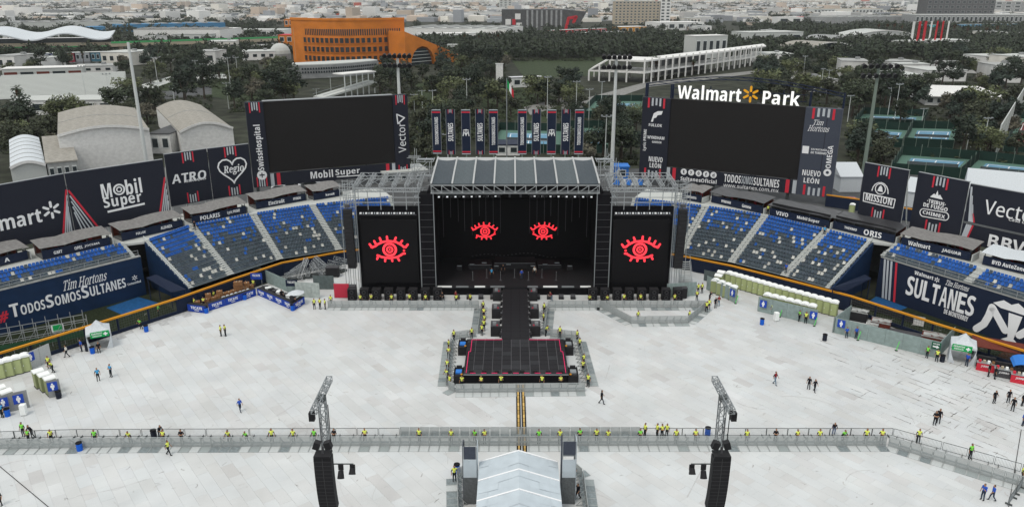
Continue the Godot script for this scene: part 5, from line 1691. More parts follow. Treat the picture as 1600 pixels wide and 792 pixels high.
func run_ped(pts: Array, what: String, group: String):
	if ped == null:
		ped = Node3D.new()
		ped.name = "steel_barrier"
		var m := MB.new()
		var w := 2.25
		m.bar(v3(-w * 0.5, 0.2, 0), v3(w * 0.5, 0.2, 0), 0.04); m.bar(v3(-w * 0.5, 1.1, 0), v3(w * 0.5, 1.1, 0), 0.045)
		for x in [-w * 0.5, w * 0.5]: m.bar(v3(x, 0.2, 0), v3(x, 1.1, 0), 0.045)
		put(m.mesh(), "frame", mats["steel_dark"], ped)
		for i in 17:
			bx(ped, "bar", v3(-w * 0.5 + w * (i + 1) / 18.0, 0.65, 0), v3(0.016, 0.88, 0.016), mats["steel_dull"])
		for x in [-0.75, 0.75]: bx(ped, "foot", v3(x, 0.1, 0), v3(0.05, 0.2, 0.6), mats["steel_dark"])
	var list := []
	for i in pts.size() - 1:
		var a: Vector3 = pts[i]
		var b: Vector3 = pts[i + 1]
		var n := maxi(1, roundi(flat(a, b) / 2.36))
		for k in n:
			var o: Node3D = ped.duplicate()
			o.name = numbered("steel_barrier")
			add_child(o, true)
			o.position = a.lerp(b, (k + 0.5) / n)
			o.rotation.y = frame_on(a, b) + rng.randf_range(-0.02, 0.02)
			tag(o, "x", "barrier", group)
			list.append(o)
	for i in list.size(): list[i].set_meta("label", what % nth(i + 1))
func make_barriers():
	var S := func(p): return spot(p[0], p[1])
	run_mojo([spot(-20, 702.5), spot(190, 699), spot(640, 697), spot(1385, 697)], "grey crowd barrier, %s from the left in the long row across the floor", "crowd barriers of the long row", 0.75)
	run_mojo([spot(1388, 697), spot(1630, 771)], "grey crowd barrier, %s after the bend of the long row at the right", "crowd barriers of the long row", 0.6)
	run_mojo([spot(1000, 682.5), spot(625, 682.5)], "dark crowd barrier, %s from the right in the short row behind the long one", "crowd barriers of the short rear row", 0.15, false)
	run_mojo([spot(512, 481), spot(748, 481)], "crowd barrier left of the runway, %s from the left before the stage", "crowd barriers before the stage", 0.8)
	run_mojo([spot(857, 481), spot(1102, 481)], "crowd barrier right of the runway, %s from the left before the stage", "crowd barriers before the stage", 0.8)
	run_mojo([spot(937, 480), spot(986, 506), spot(1076, 505), spot(1103, 482)], "crowd barrier, %s from the left in the bulge right of the runway", "crowd barriers of the bulge", 0.4)
	run_mojo([spot(752, 482), spot(747, 522)], "crowd barrier, %s from the stage along the left side of the runway", "crowd barriers along the runway", 0.0)
	run_mojo([spot(851, 524), spot(856, 482)], "crowd barrier, %s from the small stage along the right side of the runway", "crowd barriers along the runway", 0.0)
	run_mojo([spot(744, 526), spot(708, 531)], "crowd barrier, %s from the runway at the left rear of the small stage", "crowd barriers round the small stage", 0.5, true)
	run_mojo([spot(904, 530), spot(860, 526)], "crowd barrier, %s from the right at the right rear of the small stage", "crowd barriers round the small stage", 0.5, true)
	run_mojo([spot(705, 534), spot(697, 604)], "crowd barrier, %s from the rear along the left side of the small stage", "crowd barriers round the small stage", 0.0)
	run_mojo([spot(699, 608), spot(712, 614), spot(914, 612)], "crowd barrier, %s from the left before the small stage", "crowd barriers round the small stage", 0.6)
	run_mojo([spot(922, 604), spot(904, 534)], "crowd barrier, %s from the front along the right side of the small stage", "crowd barriers round the small stage", 0.0)
	run_mojo([spot(729, 742), spot(714, 748), spot(716, 812)], "crowd barrier, %s from the top left of the gabled tent enclosure", "crowd barriers round the gabled tent", 0.3)
	run_mojo([spot(919, 812), spot(911, 750), spot(898, 738)], "crowd barrier, %s from the bottom right of the gabled tent enclosure", "crowd barriers round the gabled tent", 0.1)
	run_ped([spot(-10, 688.5), spot(120, 684.5), spot(625, 682.5)], "light steel barrier, %s from the left behind the long barrier row", "light steel barriers")
	run_ped([spot(1000, 682.5), spot(1395, 683), spot(1640, 752)], "light steel barrier, %s right of the short rear row", "light steel barriers")
	run_ped([spot(1575, 792), spot(1598, 760)], "light steel barrier, %s at the bottom right corner of the floor", "light steel barriers")

# ---------------------------------------------------------------- things on the field
func drum(at: Vector3, blue: bool, label: String):
	var t := thing("waste_drum", label, "drum", at, 0.0, "waste drums on the floor")
	var m := MB.new()
	m.tube(v3(0, 0, 0), v3(0, 0.95, 0), 0.3, 0.3, 16, false)
	for y in [0.3, 0.62]: m.tube(v3(0, y, 0), v3(0, y + 0.05, 0), 0.318, 0.318, 16)
	put(m.mesh(), "body", mats["drum_blue"] if blue else mats["drum_dark"], t)
	m = MB.new()
	m.tube(v3(0, 0.9, 0), v3(0, 0.99, 0), 0.33, 0.33, 16)
	put(m.mesh(), "liner_bag", mats["black"], t)
var loo: Node3D = null
func toilet(at: Vector3, turn: float, label: String, group: String):
	if loo == null:
		loo = Node3D.new()
		loo.name = "portable_toilet"
		bx(loo, "cabin", v3(0, 1.05, 0), v3(1.1, 2.1, 1.1), mats["olive_plastic"])
		bx(loo, "door", v3(0.04, 1.02, 0.56), v3(0.8, 1.85, 0.05), mt("olive_door", Color(0.36, 0.41, 0.2), 0.5))
		bx(loo, "handle", v3(-0.28, 1.0, 0.6), v3(0.06, 0.16, 0.04), mats["white_plastic"])
		bx(loo, "base", v3(0, 0.06, 0), v3(1.18, 0.12, 1.2), mats["gear_grey"])
		for x in [-0.52, 0.52]: bx(loo, "corner_post", v3(x, 1.05, 0.53), v3(0.1, 2.1, 0.1), mats["olive_plastic"])
		var m := MB.new()
		for i in 6:
			var a0 := PI * i / 6.0
			var a1 := PI * (i + 1) / 6.0
			var p0 := v3(-cos(a0) * 0.6, 2.1 + sin(a0) * 0.3, 0)
			var p1 := v3(-cos(a1) * 0.6, 2.1 + sin(a1) * 0.3, 0)
			m.quad(p0 + v3(0, 0, 0.6), p1 + v3(0, 0, 0.6), p1 - v3(0, 0, 0.6), p0 - v3(0, 0, 0.6))
			m.tri(v3(0, 2.1, 0.6), p1 + v3(0, 0, 0.6), p0 + v3(0, 0, 0.6))
			m.tri(v3(0, 2.1, -0.6), p0 - v3(0, 0, 0.6), p1 - v3(0, 0, 0.6))
		put(m.mesh(), "roof", mats["white_plastic"], loo)
	var o: Node3D = loo.duplicate()
	o.name = numbered("portable_toilet")
	add_child(o, true)
	o.position = at
	o.rotation.y = turn
	tag(o, label, "toilet", group)
func toilets(a: Vector3, b: Vector3, n: int, turn: float, what: String, group: String):
	for i in n: toilet(a.lerp(b, (i + 0.5) / n), turn, what % nth(i + 1), group)
func hoard(pts: Array, h: float, m: Material, label: String, step := 2.4) -> Node3D:
	var t := thing("hoarding", label, "hoarding", pts[0])
	for i in pts.size() - 1:
		var a: Vector3 = pts[i] - pts[0]
		var b: Vector3 = pts[i + 1] - pts[0]
		var n := maxi(1, roundi(flat(a, b) / step))
		var bs := Basis(Vector3.UP, frame_on(a, b))
		for k in n:
			bx(t, "panel", a.lerp(b, (k + 0.5) / n) + v3(0, h * 0.5, 0), v3(flat(a, b) / n - 0.03, h, 0.06), m, bs)
			bx(t, "post", a.lerp(b, k / float(n)) + v3(0, h * 0.5, 0) - bs.z * 0.07, v3(0.07, h, 0.07), mats["steel_dull"], bs)
		bx(t, "foot", a.lerp(b, 0.5) + v3(0, 0.04, 0) - bs.z * 0.5, v3(0.08, 0.08, 1.0), mats["steel_dull"], bs)
	return t
func wc_sign(at: Vector3, turn: float, label: String):
	var t := thing("toilet_sign", label, "sign", at, turn, "blue toilet signs")
	bx(t, "plate", Vector3.ZERO, v3(1.05, 1.15, 0.04), mats["sign_blue"])
	var m := MB.new()
	m.ring(Vector2(0, 0.33), 0.0, 0.11, 0.04, 0.02, 12)
	m.plate(PackedVector2Array([Vector2(-0.2, 0.18), Vector2(-0.07, 0.2), Vector2(0.07, 0.2), Vector2(0.2, 0.18), Vector2(0.22, -0.12), Vector2(0.12, -0.12), Vector2(0.09, -0.45), Vector2(-0.09, -0.45), Vector2(-0.12, -0.12), Vector2(-0.22, -0.12)]), 0.03, 0.05)
	put(m.mesh(), "pictogram", mats["print_white"], t)
func medic_tent(at: Vector3, turn: float, label: String, sx: float):
	var t := thing("medical_tent", label, "tent", at, turn, "white first-aid tents")
	var h := 1.5
	var m := MB.new()
	var pk := v3(0, 3.9, 0)
	for i in 4:
		var a: Vector3 = [v3(-h, 2.5, h), v3(h, 2.5, h), v3(h, 2.5, -h), v3(-h, 2.5, -h)][i]
		var b: Vector3 = [v3(h, 2.5, h), v3(h, 2.5, -h), v3(-h, 2.5, -h), v3(-h, 2.5, h)][i]
		var am := a.lerp(pk, 0.5) - v3(0, 0.22, 0)
		var bm := b.lerp(pk, 0.5) - v3(0, 0.22, 0)
		m.quad(a, am, bm, b); m.tri(am, pk, bm)
		m.quad(a - v3(0, 0.3, 0), a, b, b - v3(0, 0.3, 0))
	put(m.mesh(), "roof", mats["white_fabric"], t)
	for q in [[-1, -1], [1, -1], [1, 1], [-1, 1]]: bx(t, "leg", v3(q[0] * (h - 0.05), 1.2, q[1] * (h - 0.05)), v3(0.07, 2.4, 0.07), mats["steel"])
	bx(t, "sign_board", v3(sx * 0.2, 2.3, h + 0.08), v3(2.3, 0.85, 0.05), mats["sign_green"])
	text(t, "SERVICIO", sx * 0.2 - 0.35, 2.48, 1.3, 0.22, mats["print_white"], h + 0.1)
	text(t, "MÉDICO", sx * 0.2 - 0.35, 2.16, 1.1, 0.24, mats["print_white"], h + 0.1)
	var c := MB.new()
	c.box(v3(sx * 0.2 + 0.7, 2.3, h + 0.12), v3(0.5, 0.17, 0.03)); c.box(v3(sx * 0.2 + 0.7, 2.3, h + 0.122), v3(0.17, 0.5, 0.03))
	put(c.mesh(), "white_cross", mats["print_white"], t)
	# tied-back side walls
	for s in [-1, 1]:
		var k := MB.new()
		for i in 6:
			var z0 := h - 2 * h * i / 6.0
			var z1 := h - 2 * h * (i + 1) / 6.0
			var o0 := 0.09 * sin(i * 2.1)
			var o1 := 0.09 * sin((i + 1) * 2.1)
			k.quad(v3(s * h + o0, 0.02, z0), v3(s * h, 2.3, z0), v3(s * h, 2.3, z1), v3(s * h + o1, 0.02, z1))
		put(k.mesh(), "side_wall", mats["white_fabric"], t)
		k = MB.new()
		k.plate(PackedVector2Array([Vector2(s * h, 0), Vector2(s * h, 2.2), Vector2(s * (h - 0.25), 1.2), Vector2(s * (h - 0.75), 0)]), h - 0.03, h + 0.02)
		put(k.mesh(), "front_flap", mats["white_fabric"], t)
func make_field_things():
	# waste drums
	for d in [[124, 704, 1, "blue drum standing in front of the long barrier row at the left"], [240, 684, 0, "black drum against the light steel barriers at the left"], [714, 738, 1, "blue drum with black liner left of the gabled tent"], [1106, 680, 1, "blue drum between the barriers beside the right lattice mast"], [1191, 507, 1, "blue drum in front of the right toilets"], [1289, 532, 0, "dark drum beside the corner of the long grey hoarding"], [91, 622, 0, "black drum beside the toilet sign hoarding at the left"], [11, 650, 1, "blue drum beside the leftmost toilet sign"], [144, 552, 1, "blue drum under the left first-aid tent"], [136, 548, 0, "dark drum under the left first-aid tent"], [228, 518, 1, "blue and orange drum near the bullpen fence at the left"], [322, 489, 1, "blue drum in front of the left bar counter"], [382, 468, 1, "blue drum in the corner of the bar counter"], [457, 485, 1, "blue drum at the right end of the bar counter"], [1473, 565, 0, "dark grey drum beside the right first-aid tent"]]:
		drum(spot(d[0], d[1]), d[2] == 1, d[3])
	for d in [[37, 648, "white refrigerator standing by the left toilet hoarding"], [1213, 501, "white refrigerator leaning by the right toilet hoarding"]]:
		var t := thing("refrigerator", d[2], "refrigerator", spot(d[0], d[1]), 0.2)
		bx(t, "cabinet", v3(0, 0.7, 0), v3(0.62, 1.3, 0.55), mats["white_plastic"])
		bx(t, "door", v3(0, 0.72, 0.3), v3(0.58, 1.2, 0.05), mats["white_plastic"])
		bx(t, "foot", v3(0, 0.03, 0), v3(0.55, 0.06, 0.5), mats["gear"])
	# left toilets
	var ta := 0.55
	toilets(spot(-6, 592), spot(48, 577), 4, ta, "olive portable toilet at the left fence, %s from the left", "olive portable toilets at the left")
	toilets(spot(58, 601), spot(85, 618), 3, ta + PI / 2 + 0.25, "olive portable toilet in the freestanding block by the left hoarding, %s from the rear", "olive portable toilets at the left")
	toilets(spot(-12, 622), spot(18, 640), 3, ta + PI / 2 + 0.3, "white-roofed portable toilet in the leftmost block, %s from the rear", "olive portable toilets at the left")
	var hp: Material = mats["hoarding"]
	hoard([spot(47, 577), spot(80, 562)], 2.4, mt("hoarding_white", Color(0.45, 0.47, 0.47), 0.7, 0.0, "fine", 0.4), "pale grey hoarding behind the left toilets with a blue sign", 1.6)
	wc_sign(spot(52, 575) + v3(0.0, 1.7, 0.25), frame_on(spot(47, 577), spot(80, 562)), "blue toilet sign on the pale hoarding by the fence at the left")
	hoard([spot(76, 622), spot(96, 618)], 2.3, mt("hoarding_grey", Color(0.3, 0.31, 0.31), 0.7, 0.0, "fine", 0.4), "grey end panel of the freestanding left toilet block", 1.4)
	wc_sign(spot(86, 620.5) + v3(0, 1.55, 0.2), frame_on(spot(76, 622), spot(96, 618)), "blue toilet sign on the freestanding left toilet block")
	hoard([spot(-14, 650), spot(46, 636)], 2.3, mats["hoarding_grey"], "grey end panels of the leftmost toilet block", 2.2)
	wc_sign(spot(9, 645.5) + v3(0, 1.5, 0.2), frame_on(spot(-14, 650), spot(46, 636)), "dark blue toilet sign at the left picture edge")
	wc_sign(spot(33, 640) + v3(0, 1.5, 0.2), frame_on(spot(-14, 650), spot(46, 636)), "blue toilet sign beside the white refrigerator at the left")
	# scaffold gantry with exit sign along the left fence
	var g := thing("scaffold_gantry", "low scaffold gantry with green netting along the left fence", "scaffold", spot(-20, 560))
	var ga := Vector3.ZERO
	var gb := spot(140, 530) - spot(-20, 560)
	for y in [0.9, 2.0, 3.1]:
		var m := MB.new()
		m.bar(ga + v3(0, y, 0), gb + v3(0, y, 0), 0.07)
		m.bar(ga + v3(-1.4, y, -1.6), gb + v3(-1.4, y, -1.6), 0.07)
		put(m.mesh(), "ledger", mats["steel"], g)
	for i in 9:
		var p := ga.lerp(gb, i / 8.0)
		bx(g, "standard", p + v3(0, 1.9, 0), v3(0.07, 3.8, 0.07), mats["steel"])
		bx(g, "standard", p + v3(-1.4, 1.9, -1.6), v3(0.07, 3.8, 0.07), mats["steel"])
		if i < 8:
			var m := MB.new()
			m.bar(p + v3(0, 0.9, 0), ga.lerp(gb, (i + 1) / 8.0) + v3(0, 3.1, 0), 0.05)
			put(m.mesh(), "brace", mats["steel"], g)
	var nm := MB.new()
	nm.bar(ga + v3(0.1, 1.1, 0.12), gb + v3(0.1, 1.1, 0.12), 0.03, 0.9)
	put(nm.mesh(), "green_netting", mt("netting", Color(0.03, 0.09, 0.045), 0.95, 0.0, "fine", 1.0), g)
	var es := thing("exit_sign", "green and white emergency exit board on the left scaffold gantry", "sign", spot(96, 536) + v3(0, 2.4, 0.35), 0.55)
	bx(es, "plate", Vector3.ZERO, v3(1.5, 1.2, 0.05), mats["print_white"])
	bx(es, "green_field", v3(0, 0.15, 0.035), v3(1.1, 0.75, 0.03), mats["sign_green"])
	text(es, "SALIDA", 0, -0.38, 1.0, 0.2, mats["sign_green"], 0.03)
	medic_tent(spot(156, 540), 0.5, "white first-aid tent with green board at the left fence", 1.0)
	medic_tent(spot(1502, 562), -0.5, "white first-aid tent with green board at the right, beside the grey hoarding", -1.0)
	make_bars()
	make_right_side()
	# floor cable in the lower left corner
	var cb := thing("floor_cable", "thin black cable crossing the floor in the lower left corner", "cable", spot(-10, 722))
	var m5 := MB.new()
	m5.tube(v3(0, 0.03, 0), spot(110, 822) - spot(-10, 722) + v3(0, 0.03, 0), 0.035, 0.035, 6)
	put(m5.mesh(), "cable", mats["black"], cb)
	cb = thing("floor_cable", "thin black cable on the floor at the right picture edge", "cable", spot(1597, 672))
	m5 = MB.new()
	m5.tube(v3(0, 0.03, 0), spot(1576, 800) - spot(1597, 672) + v3(0, 0.03, 0), 0.03, 0.03, 6)
	put(m5.mesh(), "cable", mats["black"], cb)
func counter(a: Vector3, b: Vector3, what: String, start: int) -> int:
	var n := maxi(1, roundi(flat(a, b) / 2.5))
	for i in n:
		var p := a.lerp(b, i / float(n))
		var q := a.lerp(b, (i + 1) / float(n))
		var t := thing("bar_counter", what % nth(start + i), "counter", p, frame_on(a, b), "blue bar counters at the left of the stage")
		var w := flat(p, q) - 0.05
		bx(t, "front_banner", v3(w * 0.5, 0.6, 0), v3(w, 1.15, 0.06), mats["bar_blue"])
		bx(t, "counter_top", v3(w * 0.5, 1.18, -0.35), v3(w, 0.05, 0.75), mats["gear"])
		for x in [0.1, w - 0.1]: bx(t, "leg", v3(x, 0.57, -0.6), v3(0.06, 1.14, 0.06), mats["steel_dull"])
		text(t, "TECATE", w * 0.5, 0.72, w * 0.62, 0.42, mats["print_white"], 0.03)
		text(t, "ORIGINAL", w * 0.5, 0.32, w * 0.25, 0.12, mats["print_white"], 0.03)
	return start + n
func make_bars():
	var k := counter(spot(293, 486), spot(322, 490), "blue bar counter of the left bar, %s from the left", 1)
	k = counter(spot(326, 486), spot(400, 462), "blue bar counter of the left bar, %s from the left", k)
	counter(spot(402, 461), spot(457, 485), "blue bar counter of the right-hand bar wing, %s from the corner", 1)
	counter(spot(458, 486), spot(476, 474), "blue bar counter at the right end, facing the stage, %s of its kind", 1)
	# cartons, ice, coolers
	var cb := [spot(309, 482), spot(392, 456)]
	for i in 16:
		var p: Vector3 = cb[0].lerp(cb[1], i / 15.0)
		var h: int = [1, 0, 1, 2, 1, 1, 2, 1, 0, 1, 1, 3, 3, 1, 2, 1][i]
		for y in h + 1:
			var t := thing("carton", "brown cardboard carton behind the left bar, %s from the left%s" % [nth(i + 1), "" if y == 0 else ", stack layer " + ["", "two", "three", "four"][y]], "carton", p + v3(rng.randf_range(-0.2, 0.2), y * 0.62, rng.randf_range(-0.3, 0.3)), rng.randf() * 0.8, "cartons behind the left bar")
			bx(t, "box", v3(0, 0.3, 0), v3(0.85, 0.6, 0.7), mats["carton"])
			bx(t, "tape", v3(0, 0.605, 0), v3(0.09, 0.012, 0.7), mats["beige"])
	for i in 7:
		var p := spot(350, 474).lerp(spot(388, 462), i / 6.0) + v3(0, 0.55, 0)
		var t := thing("ice_bag", "white sack heaped behind the left bar, %s from the left" % nth(i + 1), "sack", p, i * 0.7, "white sacks behind the bar")
		var m := MB.new()
		m.tube(v3(-0.35, 0.3, 0), v3(0, 0.38, 0), 0.18, 0.36, 9); m.tube(v3(0, 0.38, 0), v3(0.4, 0.28, 0), 0.36, 0.14, 9)
		put(m.mesh(), "sack", mats["white_fabric"], t)
		bx(t, "pallet", v3(0, 0.05, 0), v3(1.0, 0.1, 0.8), mats["carton"])
	var u := thing("parasol", "white parasol at the right end of the bar", "parasol", spot(464, 476))
	var m := MB.new()
	for i in 8:
		var a := TAU * i / 8
		var b := TAU * (i + 1) / 8
		m.tri(v3(0, 2.5, 0), v3(cos(a) * 1.3, 2.0, sin(a) * 1.3), v3(cos(b) * 1.3, 2.0, sin(b) * 1.3))
	put(m.mesh(), "canopy", mats["white_fabric"], u)
	bx(u, "pole", v3(0, 1.25, 0), v3(0.06, 2.5, 0.06), mats["steel"])
	for i in 9:
		var p := spot(408, 458).lerp(spot(452, 474), i / 8.0) + v3(0.3, 0, -0.9)
		var t := thing("cooler_box", "%s cooler or crate behind the right-hand bar wing, %s from the corner" % [["dark", "white", "grey"][i % 3], nth(i + 1)], "cooler", p, 0.4 * i, "coolers behind the bar")
		bx(t, "tub", v3(0, 0.4, 0), v3(0.9, 0.8, 0.6), [mats["gear"], mats["white_plastic"], mats["gear_grey"]][i % 3])
		bx(t, "lid", v3(0, 0.84, 0), v3(0.94, 0.08, 0.64), [mats["gear_grey"], mats["white_plastic"], mats["gear"]][i % 3])
	for d in [[402, 452, "blue price board above the bar corner"], [457, 463, "dark price board above the right-hand bar wing"]]:
		var t := thing("price_board", d[2], "sign", spot(d[0], d[1]), 0.0)
		for x in [-0.8, 0.8]: bx(t, "leg", v3(x, 1.4, -0.05), v3(0.05, 2.8, 0.05), mats["steel_dull"])
		bx(t, "board", v3(0, 2.3, 0), v3(1.9, 1.1, 0.06), mats["bar_blue"] if d[0] < 420 else mats["navy"])
		text(t, "TECATE", 0, 2.45, 1.3, 0.35, mats["print_white"], 0.03)
	# hoarding between the bar and the stage, red screens, folded truss heap
	hoard([spot(396, 432), spot(462, 462)], 2.2, mats["hoarding"], "grey-green hoarding running back behind the right-hand bar wing")
	hoard([spot(462, 464), spot(500, 466)], 2.6, mats["hoarding_pale"], "pale and dark hoarding beside the right end of the bar", 1.6)
	hoard([spot(490, 452), spot(522, 452)], 2.4, mats["hoarding_dark"], "dark hoarding behind the red cloth left of the stage")
	for d in [[516, 444, "small red cloth screen left of the stage"], [534, 466, "large red cloth screen left of the stage"]]:
		var t := thing("red_screen", d[2], "screen", spot(d[0], d[1]))
		var sz := 1.1 if d[0] < 520 else 2.4
		bx(t, "cloth", v3(0, sz * 0.5 + 0.1, 0), v3(sz, sz, 0.06), mats["red_fabric"])
		for x in [-sz * 0.5, sz * 0.5]: bx(t, "post", v3(x, sz * 0.55, -0.06), v3(0.06, sz * 1.1, 0.06), mats["steel_dull"])
	for i in 12:
		var a := spot(452 + i * 7.5, 438 - i * 1.2)
		var t := thing("truss_section", "spare silver truss section in the heap left of the stage, %s from the left" % nth(i + 1), "truss", a, 0.3 + i * 0.35, "spare truss sections left of the stage")
		var m2 := MB.new()
		m2.truss(v3(-1.5, 0.4 + (i % 3) * 0.6, 0), v3(1.5, 0.9 + (i % 4) * 0.7, 0), 0.6, 0.75, 0.07, 0.045)
		put(m2.mesh(), "lattice", mats["steel"], t)
		bx(t, "cradle", v3(0, 0.2, 0), v3(1.4, 0.4, 0.9), mats["steel_dark"])
	for d in [[520, 432, "black flight case stack on the scaffold heap left of the stage"], [546, 462, "black flight case beside the left side screen"], [1062, 465, "black flight case beside the right side screen"]]:
		var t := thing("flight_case", d[2], "case", spot(d[0], d[1]))
		bx(t, "case", v3(0, 0.9, 0), v3(2.2, 1.6, 1.0), mats["gear"])
		bx(t, "lid", v3(0, 1.75, 0), v3(2.24, 0.12, 1.04), mats["gear_grey"])
		for x in [-0.9, 0.9]: bx(t, "caster", v3(x, 0.06, 0.3), v3(0.14, 0.12, 0.14), mats["gear_grey"])
func make_right_side():
	# hoarding and steps right of the stage
	hoard([spot(1042, 465), spot(1088, 462)], 2.4, mats["hoarding"], "grey-green hoarding right of the right side screen", 1.5)
	var st := thing("scaffold_stairs", "pale steel stairs climbing behind the right hoarding", "stairs", spot(1072, 442), 0.0)
	for i in 10: bx(st, "step", v3(0, 0.3 + i * 0.28, -i * 0.3), v3(2.0, 0.05, 0.28), mats["concrete_light"])
	for x in [-1.05, 1.05]:
		var m := MB.new()
		m.bar(v3(x, 0.2, 0), v3(x, 3.0, -2.9), 0.08, 0.2); m.bar(v3(x, 1.2, 0), v3(x, 4.0, -2.9), 0.05)
		put(m.mesh(), "stringer", mats["steel"], st)
	var hm: Material = mats["hoarding"]
	hoard([spot(1104, 452), spot(1150, 474)], 2.4, hm, "grey-green hoarding with blue sign in front of the first right toilets", 1.9)
	wc_sign(spot(1143, 471) + v3(0, 1.55, 0.2), frame_on(spot(1104, 452), spot(1150, 474)), "blue toilet sign on the hoarding nearest the stage at the right")
	hoard([spot(1184, 486), spot(1276, 508)], 2.4, hm, "grey-green hoarding with blue sign in front of the second right toilets", 2.2)
	wc_sign(spot(1269, 506.5) + v3(0, 1.5, 0.2), frame_on(spot(1184, 486), spot(1276, 508)), "blue toilet sign at the right end of the second right hoarding")
	wc_sign(spot(1191, 488) + v3(0, 1.5, 0.25), frame_on(spot(1184, 486), spot(1276, 508)), "blue toilet sign at the left end of the second right hoarding")
	hoard([spot(1302, 520), spot(1328, 500)], 2.4, hm, "short grey-green end panel of the long right hoarding")
	hoard([spot(1304, 520), spot(1466, 560), spot(1489, 535)], 2.4, hm, "long grey-green hoarding round the yard at the right, with green exit board", 2.4)
	wc_sign(spot(1312, 522) + v3(0, 1.7, 0.2), frame_on(spot(1304, 520), spot(1466, 560)), "blue toilet sign on the long right hoarding")
	var es := thing("exit_sign", "green exit board with white arrow on the long right hoarding", "sign", spot(1459, 558) + v3(0, 1.8, 0.25), frame_on(spot(1304, 520), spot(1466, 560)))
	bx(es, "plate", Vector3.ZERO, v3(1.1, 1.0, 0.05), mt("sign_dark_green", Color(0.01, 0.09, 0.05), 0.6))
	text(es, "SALIDA", 0, 0.28, 0.8, 0.18, mats["print_white"], 0.03)
	var m := MB.new()
	m.plate(PackedVector2Array([Vector2(-0.4, -0.25), Vector2(0.05, -0.25), Vector2(0.05, -0.38), Vector2(0.4, -0.15), Vector2(0.05, 0.08), Vector2(0.05, -0.05), Vector2(-0.4, -0.05)]), 0.03, 0.05)
	put(m.mesh(), "arrow", mats["print_white"], es)
	for d in [[1220, 494, "first"], [1274, 508, "second"], [1342, 530, "third"], [1402, 546, "fourth"], [1151, 473, "leftmost"]]:
		var t := thing("light_stick", "bright green upright marker on the right hoardings, %s" % d[2], "marker", spot(d[0], d[1]) + v3(0, 0, 0.4), 0.0, "green markers on the hoardings")
		m = MB.new()
		m.bar(v3(-0.25, 0.1, 0), v3(0.1, 1.3, -0.2), 0.07)
		put(m.mesh(), "tube", mt("marker_green", Color(0.12, 0.6, 0.12), 0.5), t)
		bx(t, "foot", v3(-0.25, 0.05, 0), v3(0.3, 0.1, 0.3), mats["gear"])
	# toilets
	var tr := -0.55
	toilets(spot(1128, 441), spot(1120, 452), 2, tr + PI / 2, "olive portable toilet at the left end of the first right row, %s from the rear", "olive portable toilets at the right")
	toilets(spot(1134, 444), spot(1212, 467), 9, tr, "olive portable toilet in the first right row, %s from the left", "olive portable toilets at the right")
	toilets(spot(1212, 467), spot(1308, 494), 9, tr, "olive portable toilet in the second right row, %s from the left", "olive portable toilets at the right")
	toilets(spot(1192, 479), spot(1274, 500), 7, tr + PI, "white-roofed toilet behind the second right hoarding, %s from the left", "olive portable toilets at the right")
	toilets(spot(1112, 455), spot(1150, 470), 4, tr + PI, "white-roofed toilet behind the first right hoarding, %s from the left", "olive portable toilets at the right")
	toilets(spot(1326, 333, 0.0), spot(1336, 335, 0.0), 1, tr, "lone olive toilet near the foot of the right screen, %s in view", "olive portable toilets at the right")
	# chairs / barriers stacked behind the fence
	for i in 9:
		var a := spot(1335 + i * 11.0, 474 + i * 3.4)
		var t := thing("barrier_stack", "stack of folded black barriers along the right fence, %s from the left" % nth(i + 1), "barrier stack", a, -0.5, "stacked barriers along the right fence")
		for k in 4: bx(t, "folded_barrier", v3(0, 0.2 + k * 0.22, 0.05 * k), v3(1.3, 0.12, 1.5), mats["gear_grey"] if k % 2 == 0 else mats["gear"])
	# yard contents
	for d in [[1376, 512, 2.6, 1.1, 1.8, "rust_red", "brown-red skip at the left of the hoarded yard"], [1460, 536, 3.2, 1.2, 2.0, "rust_red", "brown-red skip at the right of the hoarded yard"], [1342, 500, 2.4, 1.5, 1.6, "gear", "dark generator at the left end of the hoarded yard"], [1362, 516, 1.6, 0.9, 1.2, "white_wall", "small grey generator in the hoarded yard"], [1436, 507, 1.4, 1.0, 1.0, "white_wall", "white crate by the fence behind the hoarded yard"]]:
		var t := thing("yard_container", d[6], "container", spot(d[0], d[1]), -0.55)
		bx(t, "tub", v3(0, d[3] * 0.5, 0), v3(d[2], d[3], d[4]), mats[d[5]])
		for z in [-1, 1]: bx(t, "rim", v3(0, d[3], z * d[4] * 0.5), v3(d[2] + 0.1, 0.12, 0.12), mats["concrete"])
		for q in 3: bx(t, "load", v3(-d[2] * 0.3 + q * d[2] * 0.3, d[3] + 0.02 + 0.05 * q, 0.1), v3(d[2] * 0.3, 0.14, d[4] * 0.6), mats["concrete"], Basis(Vector3.UP, q * 0.6))
	var pf := thing("yard_platform", "flat dark platform inside the hoarded yard", "platform", spot(1415, 528), -0.55)
	bx(pf, "deck", v3(0, 0.35, 0), v3(5.6, 0.2, 3.4), mats["gear_grey"])
	for x in [-2.5, 2.5]: bx(pf, "skid", v3(x, 0.12, 0), v3(0.2, 0.24, 3.2), mats["gear"])
	# refreshment stalls at the right edge
	for d in [[1540, 578, "print_red", "red refreshment stall beside the right first-aid tent"], [1568, 588, "gear_grey", "steel refreshment stall, second from the right first-aid tent"], [1594, 597, "print_red", "red refreshment stall at the right picture edge"]]:
		var t := thing("refreshment_stall", d[3], "stall", spot(d[0], d[1]), -0.5, "refreshment stalls at the right")
		bx(t, "counter_front", v3(0, 0.55, 0.5), v3(2.1, 1.1, 0.08), mats[d[2]])
		bx(t, "counter_top", v3(0, 1.12, 0.2), v3(2.2, 0.06, 0.8), mats["steel"])
		bx(t, "back_shelf", v3(0, 0.8, -0.8), v3(2.1, 1.6, 0.4), mats["gear"])
